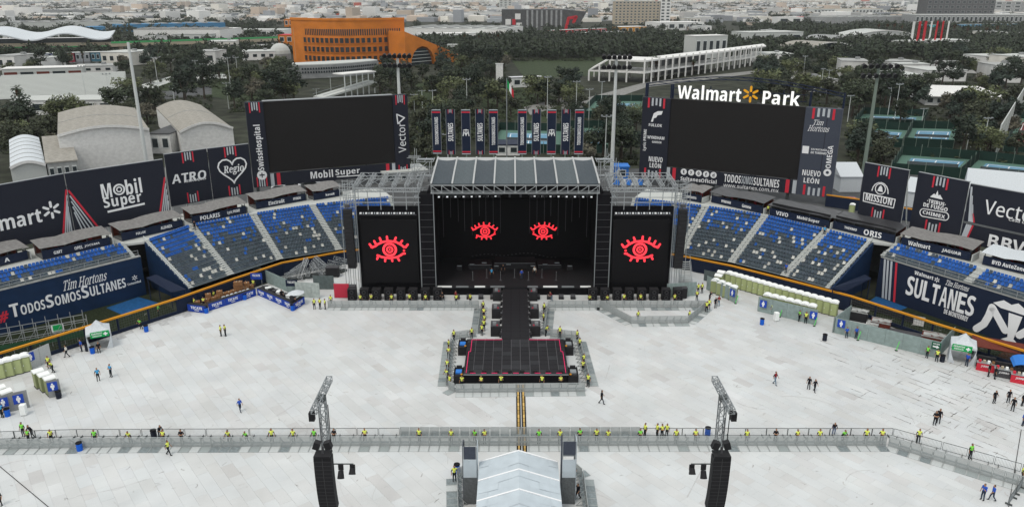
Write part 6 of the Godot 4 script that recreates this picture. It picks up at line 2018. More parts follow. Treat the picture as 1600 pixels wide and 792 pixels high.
		for k in 4: bx(t, "package", v3(-0.75 + k * 0.5, 1.3, 0.2), v3(0.3, 0.3, 0.3), [mats["print_red"], mats["beige"], mats["white_plastic"], mats["carton"]][k])
		text(t, "JUMBO", 0, 0.7, 1.1, 0.3, mats["print_white"], 0.54)
	var bt := thing("back_awning", "dark brown awning behind the right refreshment stalls", "awning", spot(1560, 570), -0.5)
	bx(bt, "awning_sheet", v3(0, 2.2, -1.5), v3(6.5, 0.1, 2.4), mats["rust_red"], Basis(Vector3.RIGHT, 0.25))
	for x in [-3.0, 3.0]: bx(bt, "post", v3(x, 1.05, -0.5), v3(0.1, 2.1, 0.1), mats["steel_dark"])
	var tp := thing("blue_tarpaulin", "bright blue tarpaulin over a stall at the right picture edge", "tarpaulin", spot(1600, 590), -0.4)
	m = MB.new()
	for i in 6:
		var a0 := PI * i / 6.0
		var a1 := PI * (i + 1) / 6.0
		m.quad(v3(-cos(a0) * 1.6, 1.9 + sin(a0) * 0.8, -1.2), v3(-cos(a1) * 1.6, 1.9 + sin(a1) * 0.8, -1.2), v3(-cos(a1) * 1.5, 1.7 + sin(a1) * 0.5, 1.0), v3(-cos(a0) * 1.5, 1.7 + sin(a0) * 0.5, 1.0))
	put(m.mesh(), "sheet", mats["tarp_blue"], tp)
	for x in [-1.4, 1.4]: bx(tp, "post", v3(x, 0.95, -0.6), v3(0.08, 1.9, 0.08), mats["steel_dark"])
	# scaffold railing walkway in front of the right fence
	rail_run("scaffold_rail", "steel railing with red band along the fence behind the right toilets", [spot(1060, 413), spot(1190, 440), spot(1330, 480)], 1.2, 2.4, mats["steel_dull"], 0.06, 2)
	var rb := thing("red_band", "red cloth band on the railing behind the right toilets", "band", spot(1102, 425))
	m = MB.new()
	m.bar(v3(0, 1.9, 0), spot(1275, 462) - spot(1102, 425) + v3(0, 1.9, 0), 0.04, 0.14)
	put(m.mesh(), "band", mats["red_fabric"], rb)
	hoard([spot(1100, 438), spot(1240, 470)], 1.9, mats["hoarding_dark"], "dark hoarding behind the first right toilet row")

# ---------------------------------------------------------------- people
func make_people():
	var face := 0.0
	var st := func(list, y, what, grp, turn):
		var k := 0
		for d in list:
			k += 1
			var pose: String = ["stand", "folded", "lean", "stand", "phone"][(k * 7 + int(d[0])) % 5]
			person(spot(d[0], y) + v3(0, 0, rng.randf_range(-0.15, 0.1)), d[1], pose, turn + rng.randf_range(-0.5, 0.5), what % [{"yellow": "yellow vest", "green": "green vest", "black": "dark clothes", "blue": "blue shirt"}[d[1]], nth(k)], grp)
	var Y := "yellow"
	var N := "green"
	var K := "black"
	st.call([[44, N], [80, Y], [149, N], [204, Y], [256, Y], [284, K], [358, Y], [386, N], [425, Y], [458, Y], [491, N], [522, K], [570, Y], [655, Y], [705, Y], [742, N], [757, Y], [842, N], [875, Y], [906, N], [932, Y], [950, Y], [1000, N], [1056, Y], [1086, Y], [1166, Y], [1212, K], [1245, Y], [1280, Y], [1317, N], [1353, Y], [1377, Y]], 692.5, "person in %s behind the long barrier row, %s from the left", "stewards behind the long barrier row", 0.0)
	st.call([[563, Y], [580, Y], [612, Y], [640, Y], [665, Y], [713, Y], [735, Y], [921, Y], [949, Y], [975, Y], [1001, Y], [1054, Y]], 475.5, "person in %s behind the barrier before the stage, %s from the left", "stewards before the stage", 0.0)
	st.call([[722, Y], [752, Y], [783, Y], [847, Y], [876, Y]], 606.5, "person in %s before the small stage front, %s from the left", "stewards round the small stage", 0.0)
	for d in [[491, 483, Y, "stand", "person in yellow vest, leftmost of three at the barrier end left of the stage"], [500, 483, Y, "folded", "person in yellow vest, middle of three at the barrier end left of the stage"], [508, 483, Y, "stand", "person in yellow vest, right of three at the barrier end left of the stage"], [517, 478, Y, "stand", "person in yellow vest just behind the left barrier end"],
		[755, 486, Y, "stand", "person in yellow vest on the runway's left, nearest the main stage"], [756, 498, Y, "folded", "person in yellow vest on the runway's left, second from the main stage"], [757, 508, Y, "stand", "person in yellow vest on the runway's left, third from the main stage"], [756, 517, Y, "phone", "person in yellow vest on the runway's left, second from the small stage"], [753, 524, Y, "stand", "person in yellow vest on the runway's left, nearest the small stage"],
		[850, 490, Y, "stand", "person in yellow vest on the runway's right, nearest the main stage"], [849, 505, Y, "stand", "person in yellow vest on the runway's right, middle one"], [853, 525, Y, "lean", "person in yellow vest on the runway's right, nearest the small stage"],
		[709, 533, Y, "stand", "person in yellow vest at the rear left barrier corner of the small stage"], [737, 529, Y, "stand", "person in yellow vest behind the rear left barrier of the small stage"], [701, 548, Y, "stand", "person in yellow vest at the small stage's left side, first from the rear"], [701, 560, Y, "folded", "person in yellow vest at the small stage's left side, second from the rear"], [699, 580, Y, "stand", "person in yellow vest at the small stage's left side, third from the rear"], [699, 594, Y, "lean", "person in yellow vest at the small stage's left side, fourth from the rear"], [703, 606, Y, "stand", "person in yellow vest at the front left barrier corner of the small stage"],
		[919, 604, Y, "stand", "person in yellow vest at the front right barrier corner of the small stage"], [911, 582, Y, "phone", "person in yellow vest at the small stage's right side, second from the front"], [912, 572, Y, "stand", "person in yellow vest at the small stage's right side, third from the front"], [906, 546, Y, "stand", "person in yellow vest at the small stage's right side, fourth from the front"], [902, 533, Y, "stand", "person in yellow vest at the rear right barrier corner of the small stage"], [875, 528, Y, "stand", "person in yellow vest behind the rear right barrier of the small stage"],
		[997, 502, Y, "stand", "person in yellow vest at the left corner of the barrier bulge"], [1077, 502, Y, "stand", "person in yellow vest at the right corner of the barrier bulge"], [1104, 488, Y, "stand", "person in yellow vest at the right barrier end, nearer the camera"], [1108, 484, Y, "stand", "person in yellow vest at the right barrier end, just behind another"], [1089, 470, Y, "folded", "person in yellow vest left of the gap in the right hoarding"], [1097, 458, Y, "stand", "person in yellow vest deep in the gap of the right hoarding"], [1091, 459, Y, "stand", "second person in yellow vest deep in the hoarding gap"],
		[1109, 470, K, "lean", "dark-clothed person bending by the right barrier end"], [1118, 481, K, "stand", "dark-clothed person in front of the first right hoarding, left of two"], [1123, 478, "red", "folded", "person in dark red jacket in front of the first right hoarding"],
		[345, 525, Y, "stand", "person in yellow vest on the open floor, left of a pair"], [352, 525, Y, "phone", "person in yellow vest on the open floor, right of a pair"], [153, 595, "bluevest", "stand", "person in blue vest on the left floor beside a small bag"], [173, 589, "bluevest", "folded", "person in blue vest and orange cap on the left floor"], [375, 643, "blue", "walk", "person in blue shirt walking alone on the left floor"], [104, 558, "white", "walk", "person in white shirt walking beside the left toilets"], [263, 711, Y, "walk", "person in yellow vest walking in front of the long barrier row"], [940, 631, K, "walk", "dark-clothed person walking alone in front of the small stage"],
		[1211, 601, "red", "walk", "person in dark red top and light jeans on the right floor"], [1264, 608, K, "stand", "dark-clothed person on the right floor, left of a pair"], [1273, 612, K, "walk", "dark-clothed person walking on the right floor, right of a pair"], [1461, 664, K, "folded", "dark-clothed person on the right floor, nearer of an embracing pair"], [1467, 661, K, "stand", "dark-clothed person on the right floor, farther of a close pair"], [1554, 630, K, "phone", "dark-clothed person holding up a phone near the right stalls"], [1576, 629, K, "stand", "dark-clothed person second from the phone holder at the right"], [1583, 642, K, "stand", "dark-clothed person nearest the camera in the right edge group"], [1598, 634, K, "stand", "dark-clothed person at the right picture edge"], [1599, 665, "blue", "stand", "person in blue shirt half cut by the right picture edge"],
		[1536, 781, "blue", "phone", "person in blue shirt in the lower right corner, left of two"], [1551, 782, "blue", "walk", "person in blue shirt in the lower right corner, right of two"], [1597, 752, Y, "stand", "person in yellow vest behind the barrier at the right picture edge"], [1516, 717, N, "stand", "person with long hair in green vest behind the bent barrier row"], [1435, 692, Y, "stand", "person in yellow vest just after the bend of the long barrier row"],
		[220, 514, N, "lean", "person in green vest bending beside the drum near the left fence"], [248, 493, N, "stand", "person in green vest standing by the left fence gate"], [76, 576, Y, "stand", "person in yellow vest behind the left hoarding, left of two"], [82, 582, Y, "lean", "person in yellow vest behind the left hoarding, right of two"], [127, 549, "blue", "stand", "person in blue standing left of the left first-aid tent"], [154, 549, "black", "sit", "seated person under the left first-aid tent"], [0, 790, K, "stand", "dark-clothed person at the lower left picture corner"], [3, 652, "bluevest", "stand", "person in blue by the leftmost toilet sign"],
		[903, 780, K, "walk", "dark-clothed person walking right of the gabled tent"], [897, 747, Y, "stand", "person in yellow vest right of the gabled tent"], [710, 752, Y, "stand", "person in yellow vest left of the gabled tent"], [1303, 679, "jeans", "lean", "person in dark top and jeans leaning on the light barriers"], [249, 684, K, "lean", "dark-clothed person leaning on the light barriers beside the black drum"], [50, 684, K, "lean", "dark-clothed person bending over the light barriers at the far left"], [36, 682, N, "stand", "person in green vest behind the light barriers at the far left"],
		[1008, 683, Y, "stand", "person in yellow vest at the left end of the right light barriers"], [1027, 683, Y, "stand", "person in yellow vest, left of a group of three between barriers"], [1034, 685, Y, "folded", "person in yellow vest, middle of a group of three between barriers"], [1042, 683, Y, "stand", "person in yellow vest, right of a group of three between barriers"],
		[1207, 491, Y, "stand", "person in yellow vest in front of the second right hoarding, at its left"], [1194, 486, N, "stand", "person in green vest at the left end of the second right hoarding"], [1249, 502, N, "folded", "person in green vest in front of the second right hoarding"], [1259, 505, Y, "stand", "person in yellow vest beside the sign of the second right hoarding"], [1323, 528, "blue", "stand", "person in blue at the long right hoarding, left of two"], [1338, 529, "blue", "stand", "person in blue at the long right hoarding, right of two"], [1449, 559, N, "stand", "person in green vest beside the right exit board"], [1464, 565, Y, "stand", "person in yellow vest under the right exit board"], [1511, 572, "blue", "stand", "person in blue inside the right first-aid tent"], [1545, 588, K, "stand", "dark-clothed person at the red stall, left of two"], [1555, 592, K, "stand", "dark-clothed person at the red stall, right of two"],
		[304, 482, Y, "stand", "person in yellow vest at the left end of the bar"], [318, 480, Y, "folded", "person in yellow vest beside the left bar corner"], [334, 470, Y, "stand", "person in yellow vest behind the left bar, first"], [345, 470, Y, "stand", "person in yellow vest behind the left bar, second"], [370, 460, Y, "stand", "person in yellow vest behind the left bar, third"], [385, 454, Y, "stand", "person in yellow vest behind the left bar, fourth"], [396, 452, Y, "stand", "person in yellow vest behind the bar corner"], [440, 468, K, "stand", "dark-clothed person behind the right-hand bar wing"], [462, 482, K, "stand", "dark-clothed person in front of the white parasol"], [712, 471, "red", "stand", "person in red near the equipment left of the runway"], [862, 471, "red", "lean", "person in red near the equipment right of the runway"], [693, 471, K, "lean", "dark-clothed person in the pit left of the runway"]]:
		person(spot(d[0], d[1]), d[2], d[3], rng.randf_range(-1.2, 1.2) if d[3] != "walk" else rng.randf_range(-2.2, 2.2), d[4])
	# on stage and in the stands
	person(v3(1.6, 1.5, -119.5), "blue", "phone", 0.3, "person in blue on the main stage near the runway")
	person(v3(3.8, 1.5, -121.0), "white", "stand", -0.4, "person in white shirt on the main stage")
	person(v3(-3.4, 1.5, -120.0), "bluevest", "stand", 0.5, "person in light blue on the left of the main stage")
	person(v3(-1.5, 1.5, -122.0), "black", "stand", 0.2, "dark-clothed person in the middle of the main stage")
	person(v3(53.3, 7.3, -125.2), "bluevest", "stand", -0.6, "person in blue high in the right stand aisle")
	person(v3(44.9, 3.0, -118.3), "blue", "stand", -0.6, "person in blue at the bottom of the right stand aisle")
	person(v3(-55.2, 7.4, -127.9), "black", "stand", 0.6, "dark-clothed person high in the left stand aisle")
	person(spot(482, 306, 8.0), "yellow", "stand", 0.3, "person in yellow vest between the suites left of the stage")
	person(spot(1200, 335, 8.0), "yellow", "stand", -0.3, "person in yellow vest between the black suites at the right")
	person(spot(1409, 381, 8.0), "white", "stand", -0.3, "person in white beside the suite with the spark logo banner")
	# backline: amplifiers and microphone stands
	for i in 10:
		var t := thing("stage_amplifier", "dark amplifier or drum case on the main stage, %s from the left" % nth(i + 1), "amplifier", v3(CX - 9.5 + i * 2.1, 1.5, -124.0 - (i % 3) * 0.8), 0.0, "equipment on the main stage")
		bx(t, "cabinet", v3(0, 0.5, 0), v3(0.9, 1.0, 0.5), mats["gear"])
		bx(t, "panel", v3(0, 0.85, 0.26), v3(0.8, 0.18, 0.02), mats["steel_dull"])
	for i in 7:
		var t := thing("microphone_stand", "microphone stand on the main stage, %s from the left" % nth(i + 1), "stand", v3(CX - 7.0 + i * 2.3, 1.5, -119.0 - (i % 2) * 1.2), 0.0, "microphone stands on the main stage")
		bx(t, "pole", v3(0, 0.75, 0), v3(0.04, 1.5, 0.04), mats["steel_dull"])
		bx(t, "base", v3(0, 0.03, 0), v3(0.4, 0.06, 0.4), mats["gear_grey"])
		bx(t, "microphone", v3(0, 1.53, 0.08), v3(0.06, 0.06, 0.22), mats["steel"])
	for i in 8:
		var s := -1 if i < 4 else 1
		var t := thing("floor_monitor", "wedge monitor on the pit floor %s the runway, %s from the runway" % ["left of" if s < 0 else "right of", nth(i % 4 + 1)], "loudspeaker", v3(CX + s * (3.6 + (i % 4) * 1.9), 0, -114.6), 0.0, "wedge monitors in the pit")
		var m := MB.new()
		m.hexa([v3(-0.4, 0, -0.3), v3(0.4, 0, -0.3), v3(0.4, 0, 0.35), v3(-0.4, 0, 0.35), v3(-0.4, 0.7, -0.3), v3(0.4, 0.7, -0.3), v3(0.4, 0.3, 0.3), v3(-0.4, 0.3, 0.3)])
		put(m.mesh(), "cabinet", mats["gear"], t)
		bx(t, "grille", v3(0, 0.53, 0.02), v3(0.7, 0.02, 0.5), mats["gear_grey"], Basis(Vector3.RIGHT, 0.58))

# ---------------------------------------------------------------- background
func block(t: Node3D, x0: float, x1: float, z0: float, z1: float):   # keep trees off this footprint
	var q := PackedVector2Array()
	for p in [v3(x0, 0, z0), v3(x1, 0, z0), v3(x1, 0, z1), v3(x0, 0, z1)]:
		var g: Vector3 = t.transform * p
		q.append(Vector2(g.x, g.z))
	blocked.append(q)
func house(a: Vector3, b: Vector3, dp: float, h: float, wall: Material, roof: Material, label: String, called := "building", cols := 0, rows := 0, ledge := 0.5, frame: Material = null) -> Node3D:
	var t := thing(called, label, "building", a, frame_on(a, b))
	var w := flat(a, b)
	block(t, -3.0, w + 3.0, 4.0, -dp - 3.0)
	bx(t, "walls", v3(w * 0.5, h * 0.5, -dp * 0.5), v3(w, h, dp), wall)
	bx(t, "roof", v3(w * 0.5, h + 0.15, -dp * 0.5), v3(w + ledge, 0.3, dp + ledge), roof)
	for i in cols:
		for j in rows:
			var x := w * (i + 0.5) / cols
			var y := h * (j + 0.55) / rows
			var o := bx(t, "window", v3(x, y, 0.05), v3(w / cols * 0.62, h / rows * 0.55, 0.1), frame if frame else mats["pole_white"])
			bx(o, "pane", v3(0, 0, 0.04), v3(w / cols * 0.52, h / rows * 0.45, 0.06), mats["glass_dark"])
	return t
func hall(a: Vector3, b: Vector3, dp: float, h: float, top: float, wall: Material, roof: Material, label: String, ribs := 0) -> Node3D:   # arched roof, gable toward a-b
	var t := thing("arched_hall", label, "building", a, frame_on(a, b))
	var w := flat(a, b)
	block(t, -3.0, w + 3.0, 5.0, -dp - 3.0)
	var k := 12
	var pts := PackedVector2Array([Vector2(0, 0)])
	var arc := []
	for i in k + 1:
		var u := i / float(k)
		arc.append(Vector2(w * u, h + (top - h) * sin(PI * u)))
	for p in arc: pts.append(p)
	pts.append(Vector2(w, 0))
	var m := MB.new()
	m.plate(pts, -dp + 0.2, -0.2)
	put(m.mesh(), "walls", wall, t)
	m = MB.new()
	for i in k:
		var p: Vector2 = arc[i]
		var q: Vector2 = arc[i + 1]
		m.hexa([v3(p.x, p.y, 0.3), v3(q.x, q.y, 0.3), v3(q.x, q.y, -dp - 0.3), v3(p.x, p.y, -dp - 0.3), v3(p.x, p.y + 0.35, 0.3), v3(q.x, q.y + 0.35, 0.3), v3(q.x, q.y + 0.35, -dp - 0.3), v3(p.x, p.y + 0.35, -dp - 0.3)])
	put(m.mesh(), "roof", roof, t)
	m = MB.new()
	for i in k: m.bar(v3(arc[i].x, arc[i].y + 0.3, 0.35), v3(arc[i + 1].x, arc[i + 1].y + 0.3, 0.35), 0.12, 0.7)
	put(m.mesh(), "gable_trim", mats["white_wall"], t)
	for r in ribs:
		m = MB.new()
		for i in k: m.bar(v3(arc[i].x, arc[i].y + 0.4, -dp * (r + 1) / (ribs + 1)), v3(arc[i + 1].x, arc[i + 1].y + 0.4, -dp * (r + 1) / (ribs + 1)), 0.3, 0.1)
		put(m.mesh(), "roof_rib", mats["concrete"], t)
	return t
func flood_mast(base: Vector3, top: float, m: Material, label: String, w := 7.0):
	var t := thing("floodlight_mast", label, "floodlight", base, 0.0, "stadium floodlight masts")
	var b := MB.new()
	b.tube(Vector3.ZERO, v3(0, top, 0), 0.55, 0.35, 10)
	put(b.mesh(), "pole", m, t)
	if w < 1.0: return
	for y in [0.0, -2.4]:
		bx(t, "crossbar", v3(0, top + y, 0.3), v3(w, 0.18, 0.18), mats["steel_dark"])
		for i in 6:
			b = MB.new()
			var p := v3(-w * 0.46 + i * w * 0.184, top + y + 0.9, 0.5)
			b.tube(p - v3(0, 0, 0.3), p + v3(0, -0.5, 0.7), 0.35, 0.62, 10)
			put(b.mesh(), "lamp_head", mats["gear"], t)
			bx(t, "bracket", p - v3(0, 0.5, 0.15), v3(0.12, 0.9, 0.12), mats["steel_dark"])
func street_lamp(base: Vector3, h: float, proto: Array, heads: int):
	if proto.is_empty():
		var o := Node3D.new()
		o.name = "street_lamp"
		var b := MB.new()
		b.tube(Vector3.ZERO, v3(0, 10, 0), 0.14, 0.09, 7)
		put(b.mesh(), "pole", mats["pole_white"], o)
		bx(o, "arm", v3(0, 10, 0), v3(2.6, 0.1, 0.1), mats["pole_white"])
		for x in [-1.3, 0.0, 1.3]: bx(o, "lamp_head", v3(x, 10.15, 0), v3(0.5, 0.3, 0.6), mats["steel_dull"])
		proto.append(o)
	var c: Node3D = proto[0].duplicate()
	c.name = numbered("street_lamp")
	add_child(c, true)
	c.position = base
	c.scale = Vector3(1, h / 10.0, 1)
	c.rotation.y = rng.randf() * 0.6
	tag(c, "x", "street lamp", "street lamps in the park")
	rank_later(c, "slim pale street lamp")
func court(pts: Array, label: String, m: Material, inner: Material):
	# pts: four corners, world
	var ce := Vector3.ZERO
	for p in pts: ce += p * 0.25
	var t := thing("tennis_court", label, "court", ce, 0.0, "tennis courts in the park")
	var b := MB.new()
	var poly := PackedVector2Array()
	for p in pts: poly.append(Vector2(p.x - ce.x, p.z - ce.z))
	b.prism(poly, -0.1, 0.02)
	put(b.mesh(), "surround", m, t)
	var bl := PackedVector2Array()
	for p in pts: bl.append(Vector2(ce.x + (p.x - ce.x) * 1.12, ce.z + (p.z - ce.z) * 1.12 + 1.5))
	blocked.append(bl)
	var f := func(u, v): return (pts[0].lerp(pts[1], u)).lerp(pts[3].lerp(pts[2], u), v) - ce
	b = MB.new()
	poly = PackedVector2Array()
	for q in [[0.15, 0.15], [0.85, 0.15], [0.85, 0.85], [0.15, 0.85]]:
		var p: Vector3 = f.call(q[0], q[1])
		poly.append(Vector2(p.x, p.z))
	b.prism(poly, 0.0, 0.04)
	put(b.mesh(), "playing_surface", inner, t)
	for l in [[0.2, 0.2, 0.8, 0.2], [0.2, 0.8, 0.8, 0.8], [0.2, 0.2, 0.2, 0.8], [0.8, 0.2, 0.8, 0.8], [0.5, 0.2, 0.5, 0.8], [0.2, 0.5, 0.8, 0.5]]:
		b = MB.new()
		b.bar(f.call(l[0], l[1]) + v3(0, 0.06, 0), f.call(l[2], l[3]) + v3(0, 0.06, 0), 0.25, 0.02)
		put(b.mesh(), "line", mats["print_white"], t)
	b = MB.new()
	b.bar(f.call(0.15, 0.5) + v3(0, 0.55, 0), f.call(0.85, 0.5) + v3(0, 0.55, 0), 0.05, 0.9)
	put(b.mesh(), "net", mats["steel_dark"], t)
	for i in 4:
		b = MB.new()
		b.bar(pts[i] - ce + v3(0, 1.4, 0), pts[(i + 1) % 4] - ce + v3(0, 1.4, 0), 0.08, 2.8)
		put(b.mesh(), "windscreen", mats["windscreen"], t)
		for k in 4: bx(t, "fence_post", (pts[i] as Vector3).lerp(pts[(i + 1) % 4], k / 4.0) - ce + v3(0, 1.8, 0), v3(0.14, 3.6, 0.14), mats["pole_green"])
func make_library():
	var a := spot(459, 100)
	var b := spot(634, 100)
	var h := rise(a, 28.0)
	var t := thing("curved_library", "tall orange curved building with rows of square window openings", "building", a, frame_on(a, b))
	landmarks.append([a.lerp(b, 0.5), "orange curved building", 40.0])
	var w := flat(a, b)
	var bulge := 32.0
	var k := 24
	var fr := func(u): return Vector2(w * u, bulge * sin(PI * clampf(u, 0.0, 1.0)) * 0.7)
	var poly := PackedVector2Array()
	for i in k + 1: poly.append(fr.call(i / float(k)))
	for i in k + 1: poly.append(Vector2(w * (0.8 - 0.65 * i / float(k)), -26.0 - 10.0 * sin(PI * i / float(k))))
	var m := MB.new()
	m.prism(poly, 0, h - 1.0)
	put(m.mesh(), "walls", mats["orange_wall"], t)
	m = MB.new()
	for i in k:
		var p: Vector2 = fr.call(i / float(k))
		var q: Vector2 = fr.call((i + 1) / float(k))
		m.bar(v3(p.x, h - 0.4, p.y), v3(q.x, h - 0.4, q.y), 1.0, 1.6)
	put(m.mesh(), "parapet", mats["orange_wall"], t)
	for j in 3:
		var y: float = h * [0.165, 0.36, 0.55][j]
		for i in 20:
			var u := 0.15 + 0.83 * i / 19.0
			var p: Vector2 = fr.call(u)
			var q: Vector2 = fr.call(u + 0.02)
			var turn := Basis(Vector3.UP, atan2(-(q.y - p.y), q.x - p.x))
			var o := bx(t, "window", v3(p.x, y, p.y), v3(2.9, 3.8, 0.7), mats["orange_wall"], turn)
			bx(o, "pane", v3(0, 0, 0.22), v3(2.5, 3.3, 0.4), mats["glass_dark"])
			bx(o, "sill", v3(0, -1.8, 0.6), v3(2.9, 0.25, 0.8), mats["orange_wall"])
	for i in 46:
		var u := 0.16 + 0.8 * i / 45.0
		var p: Vector2 = fr.call(u)
		var q: Vector2 = fr.call(u + 0.02)
		bx(t, "slit", v3(p.x, h * 0.72, p.y), v3(0.85, 4.2, 0.3), mats["glass_dark"], Basis(Vector3.UP, atan2(-(q.y - p.y), q.x - p.x)))
	bx(t, "corner_strip", v3(2.6, h * 0.45, 1.6), v3(1.2, h * 0.7, 0.6), mats["beige"])
	# sloping buttress with an arch
	var ba := spot(634, 104)
	var bb := spot(728, 95)
	var bt := thing("sloping_buttress", "orange wall sloping down with a glazed arch beside the curved building", "building", ba, frame_on(ba, bb))
	var bw := flat(ba, bb)
	var bh := rise(ba, 50.0)
	m = MB.new()
	var pl := PackedVector2Array([Vector2(0, 0), Vector2(0, bh), Vector2(bw, 2.0), Vector2(bw, 0), Vector2(bw * 0.46, 0)])
	for i in 9:
		var an := PI * i / 8.0
		pl.append(Vector2(bw * (0.27 + 0.19 * cos(an)), bh * 0.56 * sin(an)))
	pl.append(Vector2(bw * 0.08, 0))
	m.plate(pl, -16, 0)
	put(m.mesh(), "wall", mats["orange_wall"], bt)
	bx(bt, "glazing", v3(bw * 0.27, bh * 0.24, -3), v3(bw * 0.38, bh * 0.48, 0.5), mats["glass_dark"])
	for y in 4: bx(bt, "louvre", v3(bw * 0.27, bh * (0.1 + 0.1 * y), -2.6), v3(bw * 0.36, 0.4, 0.5), mats["concrete_light"])
	m = MB.new()
	m.bar(v3(0, bh + 0.3, -8), v3(bw, 2.3, -8), 15.0, 0.5)
	put(m.mesh(), "sloped_roof", mats["orange_wall"], bt)
	# low curved grey base building with dome
	var ga := spot(434, 124)
	var gb := spot(592, 114)
	var g := thing("curved_grey_building", "low curved grey building with perforated band in front of the orange one", "building", ga, frame_on(ga, gb))
	var gw := flat(ga, gb)
	poly = PackedVector2Array()
	for i in k + 1: poly.append(Vector2(gw * i / k, 9.0 * sin(PI * i / float(k))))
	poly.append(Vector2(gw, -12)); poly.append(Vector2(0, -12))
	m = MB.new()
	m.prism(poly, 0, 7.6)
	put(m.mesh(), "walls", mats["grey_building"], g)
	m = MB.new()
	m.prism(poly, 7.61, 8.1)
	put(m.mesh(), "roof", mats["concrete_light"], g)
	for i in 34:
		for j in 2:
			var u := 0.2 + 0.76 * i / 33.0
			bx(g, "opening", v3(gw * u, 3.6 + j * 2.0, 9.0 * sin(PI * u) + 0.1), v3(0.9, 1.1, 0.3), mats["glass_dark"], Basis(Vector3.UP, -atan(9.0 * PI / gw * cos(PI * u))))
	var dp := spot(438, 92)
	var d := thing("white_dome", "small pale dome beside the orange curved building", "dome", dp)
	m = MB.new()
	for i in 14:
		for j in 5:
			var f := func(a2, e): return v3(cos(a2) * cos(e) * 8.0, 4.0 + sin(e) * 8.0, sin(a2) * cos(e) * 8.0)
			m.quad(f.call(TAU * i / 14, PI / 2 * j / 5), f.call(TAU * i / 14, PI / 2 * (j + 1) / 5), f.call(TAU * (i + 1) / 14, PI / 2 * (j + 1) / 5), f.call(TAU * (i + 1) / 14, PI / 2 * j / 5))
	put(m.mesh(), "shell", mats["concrete_light"], d)
	m = MB.new()
	m.tube(v3(0, 0, 0), v3(0, 4.2, 0), 8.1, 8.1, 18)
	put(m.mesh(), "drum", mats["grey_building"], d)
	house(spot(436, 82), spot(459, 82), 20, rise(spot(436, 82), 55.0), mats["orange_wall"], mats["red_paint"], "small orange block left of the orange curved building", "orange_block", 2, 2)
	house(spot(444, 42), spot(458, 42), 20, rise(spot(444, 42), 30.0), mats["orange_wall"], mats["orange_wall"], "tiny orange block far left of the curved building's roof", "orange_block", 2, 1)
	house(spot(699, 86), spot(716, 86), 8, rise(spot(699, 86), 70.0), mats["concrete_light"], mats["concrete_light"], "pale concrete box at the foot of the orange slope", "concrete_box", 1, 1)
	house(spot(775, 135), spot(786, 135), 1.2, rise(spot(775, 135), 100.0), mats["white_wall"], mats["white_wall"], "upright white slab standing on the lawn", "white_slab")
	landmarks.append([spot(780, 135), "upright white slab on the lawn", 2.0])
